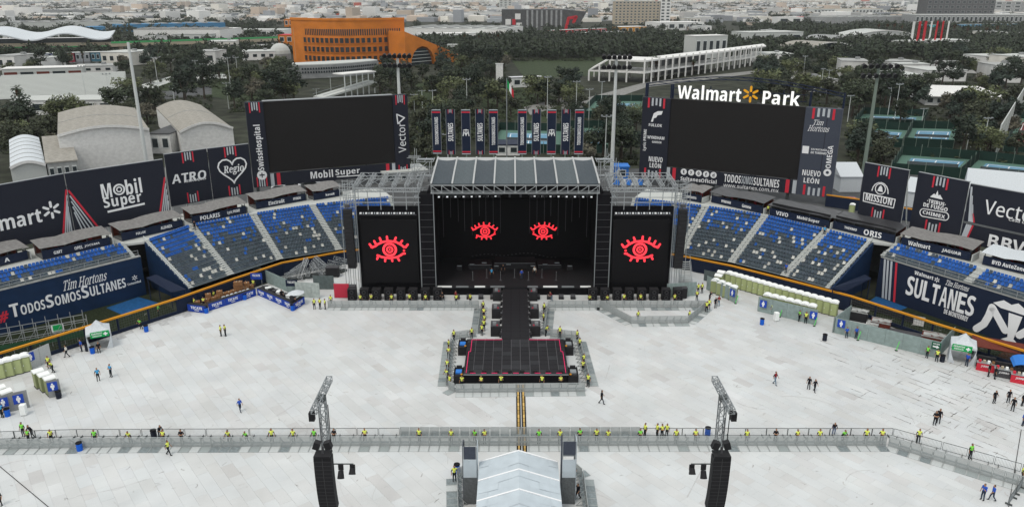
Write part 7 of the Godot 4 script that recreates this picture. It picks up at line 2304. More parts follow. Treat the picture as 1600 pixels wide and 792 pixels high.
func make_background():
	landmarks.append([v3(-45, 0, -200), "left big screen", 20.0])
	landmarks.append([v3(55, 0, -195), "right big screen", 20.0])
	landmarks.append([v3(0, 0, -172), "banners behind the stage", 12.0])
	make_library()
	# floodlight masts
	flood_mast(spot(229, 262), rise(spot(229, 262), 66.0), mats["pole_white"], "tall bare white pole rising behind the left billboards", 0.0)
	flood_mast(v3(-29.9, 0, -206), rise(v3(0, 0, -206), 90.0), mats["pole_white"], "white floodlight mast behind the left big screen")
	flood_mast(spot(955.5, 282), rise(spot(955.5, 282), 92.0), mats["pole_white"], "white floodlight mast left of the right big screen")
	flood_mast(spot(1349, 276), rise(spot(1349, 276), 106.0), mats["pole_green"], "green floodlight mast right of the right big screen", 9.0)
	# unfinished parking deck
	var pk := thing("parking_deck", "unfinished white concrete deck of columns and slabs in the park", "building", Vector3.ZERO)
	var line := [[920, 126], [952, 127], [1006, 130], [1060, 121], [1130, 110], [1195, 99]]
	landmarks.append([spot(1060, 115), "white parking deck", 30.0])
	var back := Vector3(6, 0, -26)
	for lv in 2:
		var m := MB.new()
		for i in range(0 if lv == 0 else 1, line.size() - 1):
			var a := spot(line[i][0], line[i][1]); var b := spot(line[i + 1][0], line[i + 1][1])
			var y := 5.2 + lv * 6.3
			var h := []
			for p in [a, b, b + back, a + back]: h.append(p + v3(0, y, 0))
			for p in [a, b, b + back, a + back]: h.append(p + v3(0, y + 0.9, 0))
			m.hexa(h)
		put(m.mesh(), "slab", mats["white_wall"], pk)
	var ra := MB.new()
	var r0 := spot(line[0][0], line[0][1]) + v3(0, 5.4, 0)
	var r1 := spot(line[1][0], line[1][1]) + v3(0, 12.2, 0)
	ra.hexa([r0, r1, r1 + back, r0 + back, r0 + v3(0, 0.9, 0), r1 + v3(0, 0.9, 0), r1 + back + v3(0, 0.9, 0), r0 + back + v3(0, 0.9, 0)])
	put(ra.mesh(), "ramp", mats["white_wall"], pk)
	for i in line.size() - 1:
		var a := spot(line[i][0], line[i][1]); var b := spot(line[i + 1][0], line[i + 1][1])
		var n := maxi(2, roundi(flat(a, b) / 8.5))
		for k in n:
			for z in 2:
				var p := a.lerp(b, k / float(n)) + back * (0.0 if z == 0 else 0.9)
				var top := (13.4 if z == 0 else 11.5) if i > 0 else 6.0 + 6.8 * k / n
				bx(pk, "column", p + v3(0, top * 0.5, 0), v3(0.85, top, 0.85), mats["white_wall"])
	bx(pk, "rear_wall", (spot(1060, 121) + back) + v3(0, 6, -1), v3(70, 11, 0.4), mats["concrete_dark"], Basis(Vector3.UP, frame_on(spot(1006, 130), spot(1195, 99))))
	house(spot(1085, 92), spot(1135, 90), 14, 17, mats["concrete_light"], mats["white_wall"], "pale block standing on the parking deck roof", "roof_block", 5, 1)
	# station with waved roof and viaduct
	var sa := spot(-40, 86)
	var sb := spot(176, 82)
	var s := thing("train_station", "elevated station with a white double-wave roof", "building", sa, frame_on(sa, sb))
	landmarks.append([sa.lerp(sb, 0.6), "station with the waved white roof", 30.0])
	var sw := flat(sa, sb)
	var m := MB.new()
	var ys := rise(sa, 60.0)
	for i in 32:
		var u0 := i / 32.0
		var u1 := (i + 1) / 32.0
		var f := func(u): return ys + 2.6 * sin(u * TAU * 2.0 - 0.6)
		m.hexa([v3(sw * u0, f.call(u0), 4), v3(sw * u1, f.call(u1), 4), v3(sw * u1, f.call(u1) + 5.0, -26), v3(sw * u0, f.call(u0) + 5.0, -26), v3(sw * u0, f.call(u0) + 1.0, 4), v3(sw * u1, f.call(u1) + 1.0, 4), v3(sw * u1, f.call(u1) + 6.0, -26), v3(sw * u0, f.call(u0) + 6.0, -26)])
	put(m.mesh(), "waved_roof", mats["white_fabric"], s)
	bx(s, "platform", v3(sw * 0.5, ys * 0.55, -9), v3(sw, 3.0, 18), mats["beige"])
	bx(s, "platform_glazing", v3(sw * 0.5, ys * 0.8, -6), v3(sw, ys * 0.3, 10), mats["glass_dark"])
	bx(s, "green_band", v3(sw * 0.5, ys * 0.42, 0.2), v3(sw, 0.9, 0.5), mats["green_rail"])
	for i in 7: bx(s, "pier", v3(sw * (i + 0.5) / 7, ys * 0.22, -9), v3(3, ys * 0.45, 6), mats["beige"])
	var va := spot(176, 84)
	var vb := spot(480, 72)
	var v := thing("viaduct", "long beige railway viaduct with a green rail leading from the station", "viaduct", va, frame_on(va, vb))
	var vw := flat(va, vb)
	bx(v, "beam", v3(vw * 0.5, ys * 0.52, -6), v3(vw, 2.6, 9), mats["beige"])
	bx(v, "green_parapet", v3(vw * 0.5, ys * 0.52 + 2.2, -1.6), v3(vw, 1.6, 0.4), mats["green_rail"])
	bx(v, "track_bed", v3(vw * 0.5, ys * 0.52 + 1.5, -6), v3(vw, 0.4, 8), mats["concrete_dark"])
	for i in 9: bx(v, "pier", v3(vw * (i + 0.4) / 9, ys * 0.24, -6), v3(3.2, ys * 0.48, 4), mats["beige"])
	for i in 5:
		var c: Color = [Color(0.1, 0.13, 0.3), Color(0.3, 0.03, 0.05), Color(0.3, 0.32, 0.34), Color(0.05, 0.16, 0.22), Color(0.08, 0.08, 0.1)][i]
		house(spot(70 + i * 24, 98 - i * 0.7), spot(92 + i * 24, 97.5 - i * 0.7), 8, 6.5, mt("shop_%d" % i, c, 0.8, 0.0, "fine", 0.1), mats["concrete_light"], "small %s shop front under the station" % ["navy", "dark red", "grey", "teal", "black"][i], "shop", 3, 1)
	# left foreground buildings
	hall(spot(99, 268), spot(240, 255), 50, rise(spot(97, 268), 214.0), rise(spot(97, 268), 204.0), mats["white_wall"], mats["hangar_roof"], "white arched hall with brown-grey roof behind the left billboards", 1)
	hall(spot(284, 241), spot(367, 233.5), 62, 6.5, 8.8, mats["white_wall"], mats["hangar_roof"], "second arched hall with pale roof and white side wall", 1)
	landmarks.append([spot(170, 262), "white arched hall", 18.0])
	hall(spot(22, 299), spot(77, 293), 46, 5.6, 6.8, mats["concrete_light"], mats["white_fabric"], "long white vaulted shelter beside the arched hall", 6)
	house(spot(79, 293), spot(126, 288), 44, 6.2, mats["concrete"], mats["hangar_roof"], "flat grey-brown roofed block between shelter and arched hall", "flat_block", 4, 1)
	house(spot(236, 240), spot(268, 240), 20, 6.0, mats["white_wall"], mats["asphalt"], "white link building between the two arched halls", "link_building", 2, 1)
	house(spot(20, 180), spot(178, 178), 16, rise(spot(20, 180), 158.0), mats["white_wall"], mats["concrete_light"], "long low white building below the bleachers", "white_building", 6, 1)
	var bl := thing("bleachers", "grey concrete bleacher steps beyond the long white building", "bleachers", spot(-20, 157), frame_on(spot(-20, 157), spot(192, 148)))
	var bw := flat(spot(-20, 157), spot(192, 148))
	for i in 20: bx(bl, "step", v3(bw * 0.5, 0.2 + i * 0.2, -3 - i * 1.9), v3(bw, 0.4 + i * 0.4, 1.9), mats["concrete_light"])
	landmarks.append([spot(90, 140), "grey bleacher steps", 25.0])
	var pc := house(spot(5, 128), spot(130, 124), 14, 7, mats["concrete_light"], mats["white_wall"], "white open pavilion with dark bays behind the bleachers", "pavilion")
	for i in 5: bx(pc, "dark_bay", v3(flat(spot(5, 128), spot(130, 124)) * (i + 0.5) / 5, 3.0, 0.1), v3(flat(spot(5, 128), spot(130, 124)) / 5 * 0.8, 4.4, 0.3), mats["rust_red"] if i % 2 == 0 else mats["glass_dark"])
	# white ramp pergola
	var pg := thing("ramp_pergola", "white steel ramp with a pergola roof behind the left screen", "pergola", spot(505, 155), frame_on(spot(505, 155), spot(590, 145)))
	var pw := flat(spot(505, 155), spot(590, 145))
	m = MB.new()
	m.hexa([v3(0, 0, 0), v3(pw, 5, 0), v3(pw, 5, -8), v3(0, 0, -8), v3(0, 0.8, 0), v3(pw, 5.8, 0), v3(pw, 5.8, -8), v3(0, 0.8, -8)])
	put(m.mesh(), "ramp", mats["concrete_light"], pg)
	bx(pg, "pergola_roof", v3(pw * 0.68, 10.5, -4), v3(pw * 0.62, 0.5, 8), mats["white_wall"])
	for i in 6: bx(pg, "post", v3(pw * (0.4 + 0.11 * i), 5.2, -0.3), v3(0.4, 10.4, 0.4), mats["pole_white"])
	m = MB.new()
	for q in [0.0, -8.0]: m.bar(v3(0, 1.9, q), v3(pw, 6.9, q), 0.15)
	put(m.mesh(), "handrail", mats["steel_dull"], pg)
	# museum
	var ma := spot(784, 48); var mb := spot(884, 48)
	var mh := rise(ma, 15.0)
	var mu := house(ma, mb, 60, mh, mats["dark_building"], mats["concrete_dark"], "large dark grey museum block with white and red squares", "museum")
	landmarks.append([ma.lerp(mb, 0.5), "dark grey museum block", 45.0])
	var mw := flat(ma, mb)
	for q in [[0.25, 0.68, 0], [0.1, 0.42, 0], [0.27, 0.25, 0], [0.19, 0.42, 1]]:
		bx(mu, "square_panel", v3(mw * q[0], mh * q[1], 0.4), v3(mw * (0.085 if q[2] == 0 else 0.05), mh * 0.27, 0.8), mats["white_wall"] if q[2] == 0 else mats["red_paint"])
	for i in 8: bx(mu, "corrugated_strip", v3(mw * (0.4 + i * 0.075), mh * 0.5, 0.3), v3(mw * 0.03, mh * 0.95, 0.6), mats["grey_building"])
	m = MB.new()
	m.plate(PackedVector2Array([Vector2(mw, 0), Vector2(mw * 1.16, 0), Vector2(mw * 1.32, mh * 0.9), Vector2(mw, mh)]), -50, 0)
	put(m.mesh(), "slanted_wing", mats["dark_building"], mu)
	m = MB.new()
	m.stroke([Vector2(mw * 1.0, 2), Vector2(mw * 1.04, mh * 0.6), Vector2(mw * 1.16, mh * 0.66), Vector2(mw * 1.12, mh * 0.4)], 4.0, 0.6, 1.0)
	put(m.mesh(), "red_ribbon", mats["red_paint"], mu)
	house(spot(862, 57), spot(948, 53), 10, 7, mats["red_paint"], mats["concrete_light"], "long low red building below the museum", "red_building", 8, 1)
	# hotel
	var ha := spot(960, 38); var hb := spot(1030, 38)
	house(ha, hb, 30, rise(ha, 2.0), mats["beige"], mats["concrete_light"], "pale hotel slab with a full grid of windows", "hotel", 12, 8)
	house(spot(1031, 38), spot(1047, 38), 30, rise(ha, -6.0), mats["white_wall"], mats["concrete_light"], "narrow white tower joined to the hotel slab", "white_tower", 2, 9)
	landmarks.append([ha.lerp(hb, 0.5), "pale hotel slab", 40.0])
	house(spot(1028, 48), spot(1100, 47), 40, 11, mats["white_wall"], mats["white_wall"], "low white hall right of the hotel", "white_hall", 5, 1)
	house(spot(970, 52), spot(1010, 51), 20, 8, mats["orange_pad"], mats["white_wall"], "low orange-fronted shop below the hotel", "shop", 4, 1)
	# right side
	house(spot(1170, 72), spot(1254, 70), 30, rise(spot(1170, 72), 51.0), mats["concrete_light"], mats["concrete_light"], "pale flat-roofed block with one dark opening, right of the parking deck", "pale_block", 4, 1)
	landmarks.append([spot(1212, 71), "pale flat-roofed block", 20.0])
	hall(spot(1262, 88), spot(1336, 84), 36, 5, rise(spot(1262, 88), 68.0), mats["glass_dark"], mats["hangar_roof"], "low arched pavilion with brown roof among the trees", 2)
	landmarks.append([spot(1300, 86), "low arched pavilion", 20.0])
	hall(spot(1325, 66), spot(1445, 66), 50, 5, rise(spot(1325, 66), 48.0), mats["concrete_light"], mats["concrete_light"], "large pale arched-roof hall in the trees", 3)
	hall(spot(1300, 72), spot(1350, 70), 40, 5, 9, mats["concrete"], mats["grey_building"], "grey ribbed roof hall beside the large arched hall", 8)
	landmarks.append([spot(1385, 66), "large pale arched-roof hall", 40.0])
	var sh := house(spot(1428, 80), spot(1514, 76), 24, 8, mats["white_wall"], mats["concrete_light"], "white ship-like building with red and white poles", "ship_building", 6, 1)
	var shw := flat(spot(1428, 80), spot(1514, 76))
	for i in 7: bx(sh, "pole", v3(shw * (0.08 + i * 0.105), 16, -8), v3(1.0 if i > 2 else 2.2, 18, 1.0), mats["red_paint"] if i in [1, 2, 4, 5] else mats["white_wall"])
	landmarks.append([spot(1470, 78), "ship-like white building", 20.0])
	var wr := house(spot(1446, 164), spot(1568, 168), 46, rise(spot(1446, 164), 150.0), mats["white_wall"], mats["white_wall"], "wide white flat roof building among the right trees", "white_building", 8, 1, 4.0)
	landmarks.append([spot(1505, 165), "wide white flat roof building", 15.0])
	var tb := spot(1446, 30); var tc := spot(1552, 30)
	house(tb, tc, 40, rise(tb, -8.0), mats["dark_building"], mats["concrete_dark"], "dark grey office tower at the upper right corner", "office_tower", 12, 5, 0.5, mats["grey_building"])
	house(spot(1552, 24), spot(1640, 24), 40, rise(tb, 4.0), mats["grey_building"], mats["concrete_light"], "stepped grey building right of the office tower", "stepped_building", 6, 4)
	house(spot(1430, 38), spot(1640, 38), 50, rise(spot(1430, 38), 23.0), mats["grey_building"], mats["concrete_light"], "long pale podium with vertical ribs below the office tower", "podium", 30, 1)
	landmarks.append([spot(1530, 38), "office tower podium", 60.0])
	house(spot(1442, 48), spot(1470, 48), 5, 8, mt("cyan_paint", Color(0.05, 0.45, 0.5), 0.7), mats["concrete_light"], "bright cyan painted wall below the podium", "painted_wall")
	house(spot(1500, 47), spot(1640, 45), 5, 8, mt("sky_paint", Color(0.12, 0.32, 0.5), 0.7), mats["concrete_light"], "long light blue painted wall below the podium", "painted_wall")
	# white stand with mesh fence at the right edge, red court
	var rf := thing("mesh_fence", "tall pale lattice fence receding at the right picture edge", "fence", spot(1556, 246), frame_on(spot(1556, 246), spot(1606, 152)))
	var rl := flat(spot(1556, 246), spot(1606, 152))
	for i in 13: bx(rf, "post", v3(rl * i / 12, 5, 0), v3(0.3, 10, 0.3), mats["pole_white"])
	for j in 5: bx(rf, "rail", v3(rl * 0.5, 1 + j * 2.2, 0), v3(rl, 0.18, 0.18), mats["pole_white"])
	for i in 12: bx(rf, "net_panel", v3(rl * (i + 0.5) / 12, 5, -0.2), v3(rl / 12 - 0.3, 9.6, 0.05), mats["concrete_light"])
	m = MB.new()
	for i in 150: m.bar(v3(rl * i / 150.0, 0.2, 0.05), v3(rl * i / 150.0, 9.8, 0.05), 0.12)
	stuff(put(m.mesh(), "wire_mesh", mats["concrete_light"], rf))
	court([spot(1568, 236), spot(1640, 240), spot(1640, 185), spot(1595, 185)], "dark red court behind the lattice fence at the right edge", mats["court_green"], mats["court_red"])
	court([spot(1392, 270), spot(1500, 278), spot(1530, 250), spot(1410, 242)], "blue-grey tennis court right of the right screen, nearest the stadium", mats["court_green"], mats["court_blue"])
	court([spot(1500, 278), spot(1620, 288), spot(1640, 262), spot(1530, 250)], "blue-grey tennis court at the right edge behind the billboards", mats["court_green"], mats["court_blue"])
	court([spot(1330, 226), spot(1410, 230), spot(1425, 204), spot(1345, 200)], "blue tennis court beside the green floodlight mast", mats["court_green"], mats["court_blue"])
	court([spot(1412, 228), spot(1490, 232), spot(1500, 202), spot(1425, 200)], "blue tennis court second from the green floodlight mast", mats["court_green"], mats["court_blue"])
	court([spot(1335, 196), spot(1440, 200), spot(1450, 182), spot(1350, 178)], "green and blue tennis court farthest in the right group", mats["court_green"], mats["court_blue"])
	court([spot(905, 184), spot(1002, 184), spot(1005, 158), spot(930, 158)], "blue tennis court left of the right screen", mats["court_green"], mats["court_blue"])
	court([spot(880, 232), spot(950, 240), spot(950, 200), spot(890, 200)], "blue tennis court seen between the right-hand banners", mats["court_green"], mats["court_blue"])
	court([spot(770, 236), spot(876, 240), spot(880, 205), spot(780, 203)], "large blue tennis court right of the flag pole", mats["court_green"], mats["court_blue"])
	landmarks.append([spot(1430, 225), "blue tennis courts on the right", 15.0])
	landmarks.append([spot(960, 170), "tennis court near the right screen", 10.0])
	house(spot(775, 243), spot(812, 243), 8, 3.2, mats["white_wall"], mats["navy"], "low white building with navy band between the banners", "low_building", 2, 1)
	house(spot(970, 229), spot(990, 229), 4, 3.4, mats["white_wall"], mats["concrete_light"], "tiny white hut in the trees left of the right screen", "white_hut", 2, 1)
	house(spot(800, 137), spot(848, 135), 6, 5, mats["white_wall"], mats["glass_dark"], "white kiosk with dark band behind the flag pole", "kiosk", 3, 1)
	house(spot(600, 290), spot(668, 284), 8, 3, mats["grey_building"], mats["concrete_light"], "low grey service block right of the left big screen", "service_block", 3, 1)
	# white tents behind the right billboards
	for q in [[1312, 300, 1345, 300, 6.5, "white gabled tent between right screen and bell billboard"], [1412, 322, 1440, 326, 6.0, "white tent seen between the two right billboards"], [1505, 330, 1640, 345, 9.0, "long white tent roof above the stacked right billboard"]]:
		var a := spot(q[0], q[1]); var b := spot(q[2], q[3])
		var t := thing("marquee", q[5], "tent", a, frame_on(a, b))
		var tw := flat(a, b)
		bx(t, "walls", v3(tw * 0.5, q[4] * 0.3, -5), v3(tw, q[4] * 0.6, 10), mats["white_fabric"])
		m = MB.new()
		m.hexa([v3(-0.3, q[4] * 0.6, 0.3), v3(tw + 0.3, q[4] * 0.6, 0.3), v3(tw + 0.3, q[4] * 0.6, -10.3), v3(-0.3, q[4] * 0.6, -10.3), v3(-0.3, q[4], -4.9), v3(tw + 0.3, q[4], -4.9), v3(tw + 0.3, q[4], -5.1), v3(-0.3, q[4], -5.1)])
		put(m.mesh(), "roof", mats["white_fabric"], t)
	# blue tarp heap and crates near the right screen foot
	var hp := thing("tarpaulin_heap", "heap of white and bright blue tarpaulins left of the right screen", "tarpaulin", spot(985, 288))
	for i in 6:
		m = MB.new()
		var c := v3(-3.5 + i * 1.5, 0, (i % 2) * 0.8)
		m.tube(c, c + v3(0.3, 1.8 - (i % 3) * 0.3, 0), 1.0, 0.45, 7)
		put(m.mesh(), "bundle", mats["tarp_blue"] if i % 2 == 0 else mats["white_fabric"], hp)
	house(spot(960, 282), spot(982, 282), 4, 3.5, mats["tarp_blue"], mats["tarp_blue"], "blue container cabin left of the right screen foot", "container_cabin", 1, 1)
	# wall with orange stripe behind the right billboards
	for q in [[1290, 322, 1345, 330], [1402, 342, 1425, 346]]:
		var a := spot(q[0], q[1], 0.0); var b := spot(q[2], q[3], 0.0)
		var t := thing("striped_wall", "navy wall with orange stripe behind the right billboards, near x %s" % ("the right screen" if q[0] < 1350 else "the flame billboard"), "wall", a, frame_on(a, b))
		t.set_meta("label", "navy wall with orange stripe beside the %s" % ("right screen foot" if q[0] < 1350 else "flame billboard"))
		bx(t, "wall_face", v3(flat(a, b) * 0.5, 1.3, 0), v3(flat(a, b), 2.6, 0.3), mats["navy"])
		bx(t, "orange_stripe", v3(flat(a, b) * 0.5, 2.7, 0), v3(flat(a, b), 0.25, 0.35), mats["orange_pad"])
	make_cars()
	var proto := []
	for q in [[30, 75, 20], [135, 160, 30], [175, 178, 60], [247, 140, 70], [308, 130, 95], [318, 125, 100], [360, 140, 85], [372, 130, 90], [357, 170, 130], [272, 162, 135], [385, 120, 92], [442, 155, 125], [517, 145, 120], [495, 160, 140], [648, 185, 148], [660, 175, 142], [677, 190, 142], [730, 190, 120], [775, 150, 128], [855, 185, 120], [900, 185, 128], [920, 190, 140], [940, 160, 128], [1255, 125, 88], [1282, 150, 108], [1292, 150, 110], [1325, 190, 150], [1388, 180, 138], [1398, 190, 132], [1495, 105, 88], [1510, 240, 212], [1518, 230, 195], [1535, 240, 185], [1440, 200, 170], [700, 255, 210], [945, 260, 182]]:
		var p := spot(q[0], q[1])
		street_lamp(p, clampf(rise(p, q[2]), 6.0, 16.0), proto, 2)
	proto[0].free()
func car_mesh(parent: Node3D, paint: Material, van: bool):
	var m := MB.new()
	var h := 1.9 if van else 1.4
	var pr := PackedVector2Array([Vector2(-2.2, 0.35), Vector2(2.2, 0.35), Vector2(2.25, 0.75), Vector2(1.3, 0.95), Vector2(0.7, h), Vector2(-1.2 if not van else -2.0, h), Vector2(-1.9 if not van else -2.2, 0.95), Vector2(-2.25, 0.85)])
	m.plate(pr, -0.88, 0.88)
	put(m.mesh(), "body", paint, parent)
	m = MB.new()
	m.plate(PackedVector2Array([Vector2(1.1, 0.98), Vector2(0.66, h - 0.12), Vector2(-1.15, h - 0.12), Vector2(-1.7, 0.98)]), -0.9, 0.9)
	put(m.mesh(), "side_window", mats["glass_dark"], parent)
	for x in [-1.35, 1.35]:
		for z in [-0.82, 0.82]:
			m = MB.new()
			m.tube(v3(x, 0.33, z - 0.1), v3(x, 0.33, z + 0.1), 0.33, 0.33, 12)
			put(m.mesh(), "wheel", mats["black"], parent)
	for z in [-0.6, 0.6]: bx(parent, "headlight", v3(2.22, 0.68, z), v3(0.08, 0.14, 0.35), mats["steel"])
func make_cars():
	var W := mt("car_white", Color(0.62, 0.63, 0.63), 0.25)
	var G := mt("car_grey", Color(0.12, 0.13, 0.14), 0.25)
	var R := mt("car_red", Color(0.3, 0.02, 0.02), 0.25)
	for q in [[438, 297, W, "white car parked below the left screen, left of three", 0.2], [455, 294, W, "white car parked below the left screen, middle of three", 0.3], [487, 290, G, "grey car parked below the left screen, right of three", 0.1], [1045, 283, W, "white pickup parked at the foot of the right screen, leftmost", 0.1], [1062, 285, W, "white car at the foot of the right screen, second from left", 0.0], [1083, 289, W, "white car at the foot of the right screen, third from left", -0.1], [1100, 291, G, "grey car at the foot of the right screen, fourth from left", -0.1], [1313, 322, W, "white car between the right screen and the bell billboard", -0.3], [1332, 318, R, "red car half behind the bell billboard", -0.2]]:
		var t := thing("parked_car", q[3], "car", spot(q[0], q[1]), q[4], "cars parked behind the stands")
		car_mesh(t, q[2], false)

# ---------------------------------------------------------------- city in the distance
func make_city():
	# sheds and warehouses that can be told apart
	var W: Material = mats["white_wall"]
	var L: Material = mats["concrete_light"]
	for q in [[210, 66, 345, 66, 41, 40, "white_wall", "hangar_roof", "big white warehouse with brown roof right of the station", 0, 0], [270, 68, 330, 68, 50, 15, "concrete_light", "concrete", "grey annex in front of the big white warehouse", 4, 1], [122, 53, 165, 52, 40, 30, "blue_roof", "blue_roof", "bright blue gabled shed behind the waved roof", 0, 0], [185, 50, 352, 46, 36, 40, "blue_roof", "blue_roof", "long light blue shed left of the orange building", 0, 0], [0, 47, 185, 45, 32, 60, "concrete_light", "concrete", "very long grey industrial roof at the far left", 0, 0], [160, 31, 240, 31, 18, 60, "white_wall", "concrete_light", "long white warehouse at the far left horizon", 0, 0], [62, 26, 185, 25, 13, 60, "grey_building", "grey_building", "blue-grey warehouse near the left horizon", 0, 0], [345, 62, 366, 62, 40, 25, "white_wall", "white_wall", "white block left of the orange building's annex", 3, 3], [366, 58, 445, 58, 44, 40, "white_wall", "concrete_light", "white sheds directly left of the orange building", 6, 1], [632, 58, 790, 60, 40, 90, "white_wall", "concrete_light", "wide white sawtooth factory right of the orange building", 0, 0], [660, 66, 740, 64, 50, 20, "white_wall", "white_wall", "white gabled hall in front of the sawtooth factory", 4, 1], [590, 30, 790, 28, 18, 80, "white_wall", "concrete_light", "long white factory roof above the orange building", 0, 0], [1100, 30, 1200, 30, 19, 60, "white_wall", "white_wall", "white warehouse right of the hotel horizon", 0, 0], [1272, 24, 1380, 24, 11, 60, "concrete_light", "beige", "ribbed beige warehouse near the right horizon", 20, 1], [1215, 38, 1255, 38, 24, 30, "white_wall", "white_wall", "white block with a red end left of the right towers", 2, 1], [1250, 35, 1262, 35, 24, 20, "red_paint", "red_paint", "red cube on the right horizon", 0, 0], [1300, 38, 1420, 36, 24, 70, "grey_building", "concrete_light", "pale grey wide roof below the ribbed warehouse", 0, 0], [1420, 16, 1440, 16, 0, 20, "concrete_light", "concrete_light", "slim pale tower on the right horizon", 3, 4], [780, 16, 800, 16, -4, 30, "concrete_light", "grey_building", "pale tower left above the museum", 3, 6]]:
		var a := spot(q[0], q[1]); var b := spot(q[2], q[3])
		var dp: float = q[5]
		var t := house(a, b, dp, maxf(4.0, rise(a, q[4])) * 0.8, mats[q[6]], mats[q[7]], q[8], "warehouse" if q[9] == 0 else "city_block", q[9], q[10])
		if q[9] == 0 and flat(a, b) > 60:
			for i in 8: bx(t, "roof_ridge", v3(flat(a, b) * (i + 0.5) / 8, maxf(4.0, rise(a, q[4])) * 0.8 + 0.8, -dp * 0.5), v3(flat(a, b) / 8 * 0.3, 1.0, dp * 0.95), mats["concrete"] if i % 2 == 0 else mats["grey_building"])
	# individual low blocks, then the hazy mass behind
	var cols := [Color(0.66, 0.66, 0.64), Color(0.76, 0.76, 0.74), Color(0.5, 0.5, 0.49), Color(0.55, 0.46, 0.38), Color(0.32, 0.34, 0.36), Color(0.7, 0.68, 0.62)]
	var protos := []
	for k in 18:
		var c: Color = cols[k % 6]
		var ma := mt("city_wall_%d" % (k % 6), c, 0.9, 0.0, "grime", 0.02)
		var w := rng.randf_range(12, 30)
		var d := rng.randf_range(12, 30)
		var h := rng.randf_range(4, 10) if k % 5 else rng.randf_range(9, 13)
		var o := Node3D.new()
		o.name = "city_building"
		bx(o, "walls", v3(0, h * 0.5, 0), v3(w, h, d), ma)
		bx(o, "roof", v3(0, h + 0.2, 0), v3(w + 0.6, 0.4, d + 0.6), mats["concrete_light"] if k % 3 else mats["concrete"])
		bx(o, "roof_tank", v3(w * 0.2, h + 1.2, -d * 0.1), v3(3, 1.8, 3), mats["grey_building"])
		var n := int(w / 6)
		for i in n:
			var wn := bx(o, "window", v3(-w * 0.5 + w * (i + 0.5) / n, h * 0.55, d * 0.5 + 0.05), v3(w / n * 0.5, h * 0.35, 0.1), mats["glass_dark"])
		protos.append(o)
	# low blocks among the trees nearer by
	for q in [[30, 108, 0], [60, 104, 1], [150, 112, 6], [200, 100, 5], [225, 92, 1], [280, 96, 7], [330, 100, 0], [405, 92, 1], [418, 78, 6], [395, 72, 2], [350, 80, 5], [30, 66, 1], [75, 62, 7], [240, 72, 0], [1205, 96, 1], [1230, 112, 7], [1330, 118, 0], [1400, 104, 6], [1545, 100, 1], [1590, 108, 5], [1390, 132, 1], [1560, 126, 0], [1120, 62, 1], [1150, 60, 7], [1290, 64, 6], [1200, 60, 0], [1545, 62, 5], [1590, 60, 1], [1420, 116, 13], [1495, 112, 12], [1460, 124, 1], [1260, 140, 12], [745, 60, 1], [715, 66, 7], [590, 66, 0], [960, 58, 12], [915, 60, 1], [1065, 58, 7]]:
		var p := spot(q[0], q[1])
		var o: Node3D = protos[q[2]].duplicate()
		o.name = numbered("low_building")
		add_child(o, true)
		o.position = p
		o.rotation.y = rng.randf_range(-0.3, 0.3)
		o.scale = Vector3.ONE * 0.85
		tag(o, "x", "building", "low buildings among the trees")
		rank_later(o, ["pale grey low building", "white low park building", "mid grey low building"][q[2] % 3])
		block(o, -17, 17, 22, -14)
	for i in 230:
		var u := rng.randf_range(-30, 1630)
		var vv := rng.randf_range(17, 56)
		if (u > 430 and u < 730 and vv > 20) or (u > 770 and u < 1060 and vv > 14) or (u > 1100 and vv > 40) or (u > 1420) or (u < 430 and vv > 34): vv = rng.randf_range(15, 27)
		var p := spot(u, vv)
		var o: Node3D = protos[i % 18].duplicate()
		o.name = numbered("city_building")
		add_child(o, true)
		o.position = p
		o.rotation.y = rng.randf_range(-0.08, 0.08) + 0.3 * sin(p.x * 0.004)
		tag(o, "x", "building", "low buildings of the city behind")
		rank_later(o, ["pale grey flat-roofed city building", "white flat-roofed city building", "mid grey flat-roofed city building", "brownish flat-roofed city building", "dark grey flat-roofed city building", "cream flat-roofed city building"][i % 6])
	for o in protos: o.free()
	landmarks.append([spot(100, 25), "far left horizon", 200.0])
	landmarks.append([spot(700, 22), "horizon above the sawtooth factory", 200.0])
	landmarks.append([spot(1250, 22), "horizon above the right trees", 200.0])
	var b := MB.new()
	for i in 11000:
		var dist := 1500.0 * pow(8.0, pow(rng.randf(), 0.75))
		var x := rng.randf_range(-0.78, 0.78) * dist
		var h := rng.randf_range(3, 11)
		if rng.randf() < 0.03: h = rng.randf_range(12, 26)
		b.col = cols[rng.randi() % 6] * rng.randf_range(0.8, 1.25)
		if rng.randf() < 0.02: b.col = Color(0.4, 0.08, 0.05)
		var s := 1.0 + dist / 5000.0
		b.box(v3(x, h * 0.5, -dist), v3(rng.randf_range(8, 30) * s, h, rng.randf_range(8, 30) * s), Basis(Vector3.UP, rng.randf_range(-0.06, 0.06) + 0.35 * sin(x * 0.002)))
	tag(put(b.mesh(), "distant_city", mats["painted"]), "hazy mass of low pale buildings along the horizon", "city", "", "stuff")

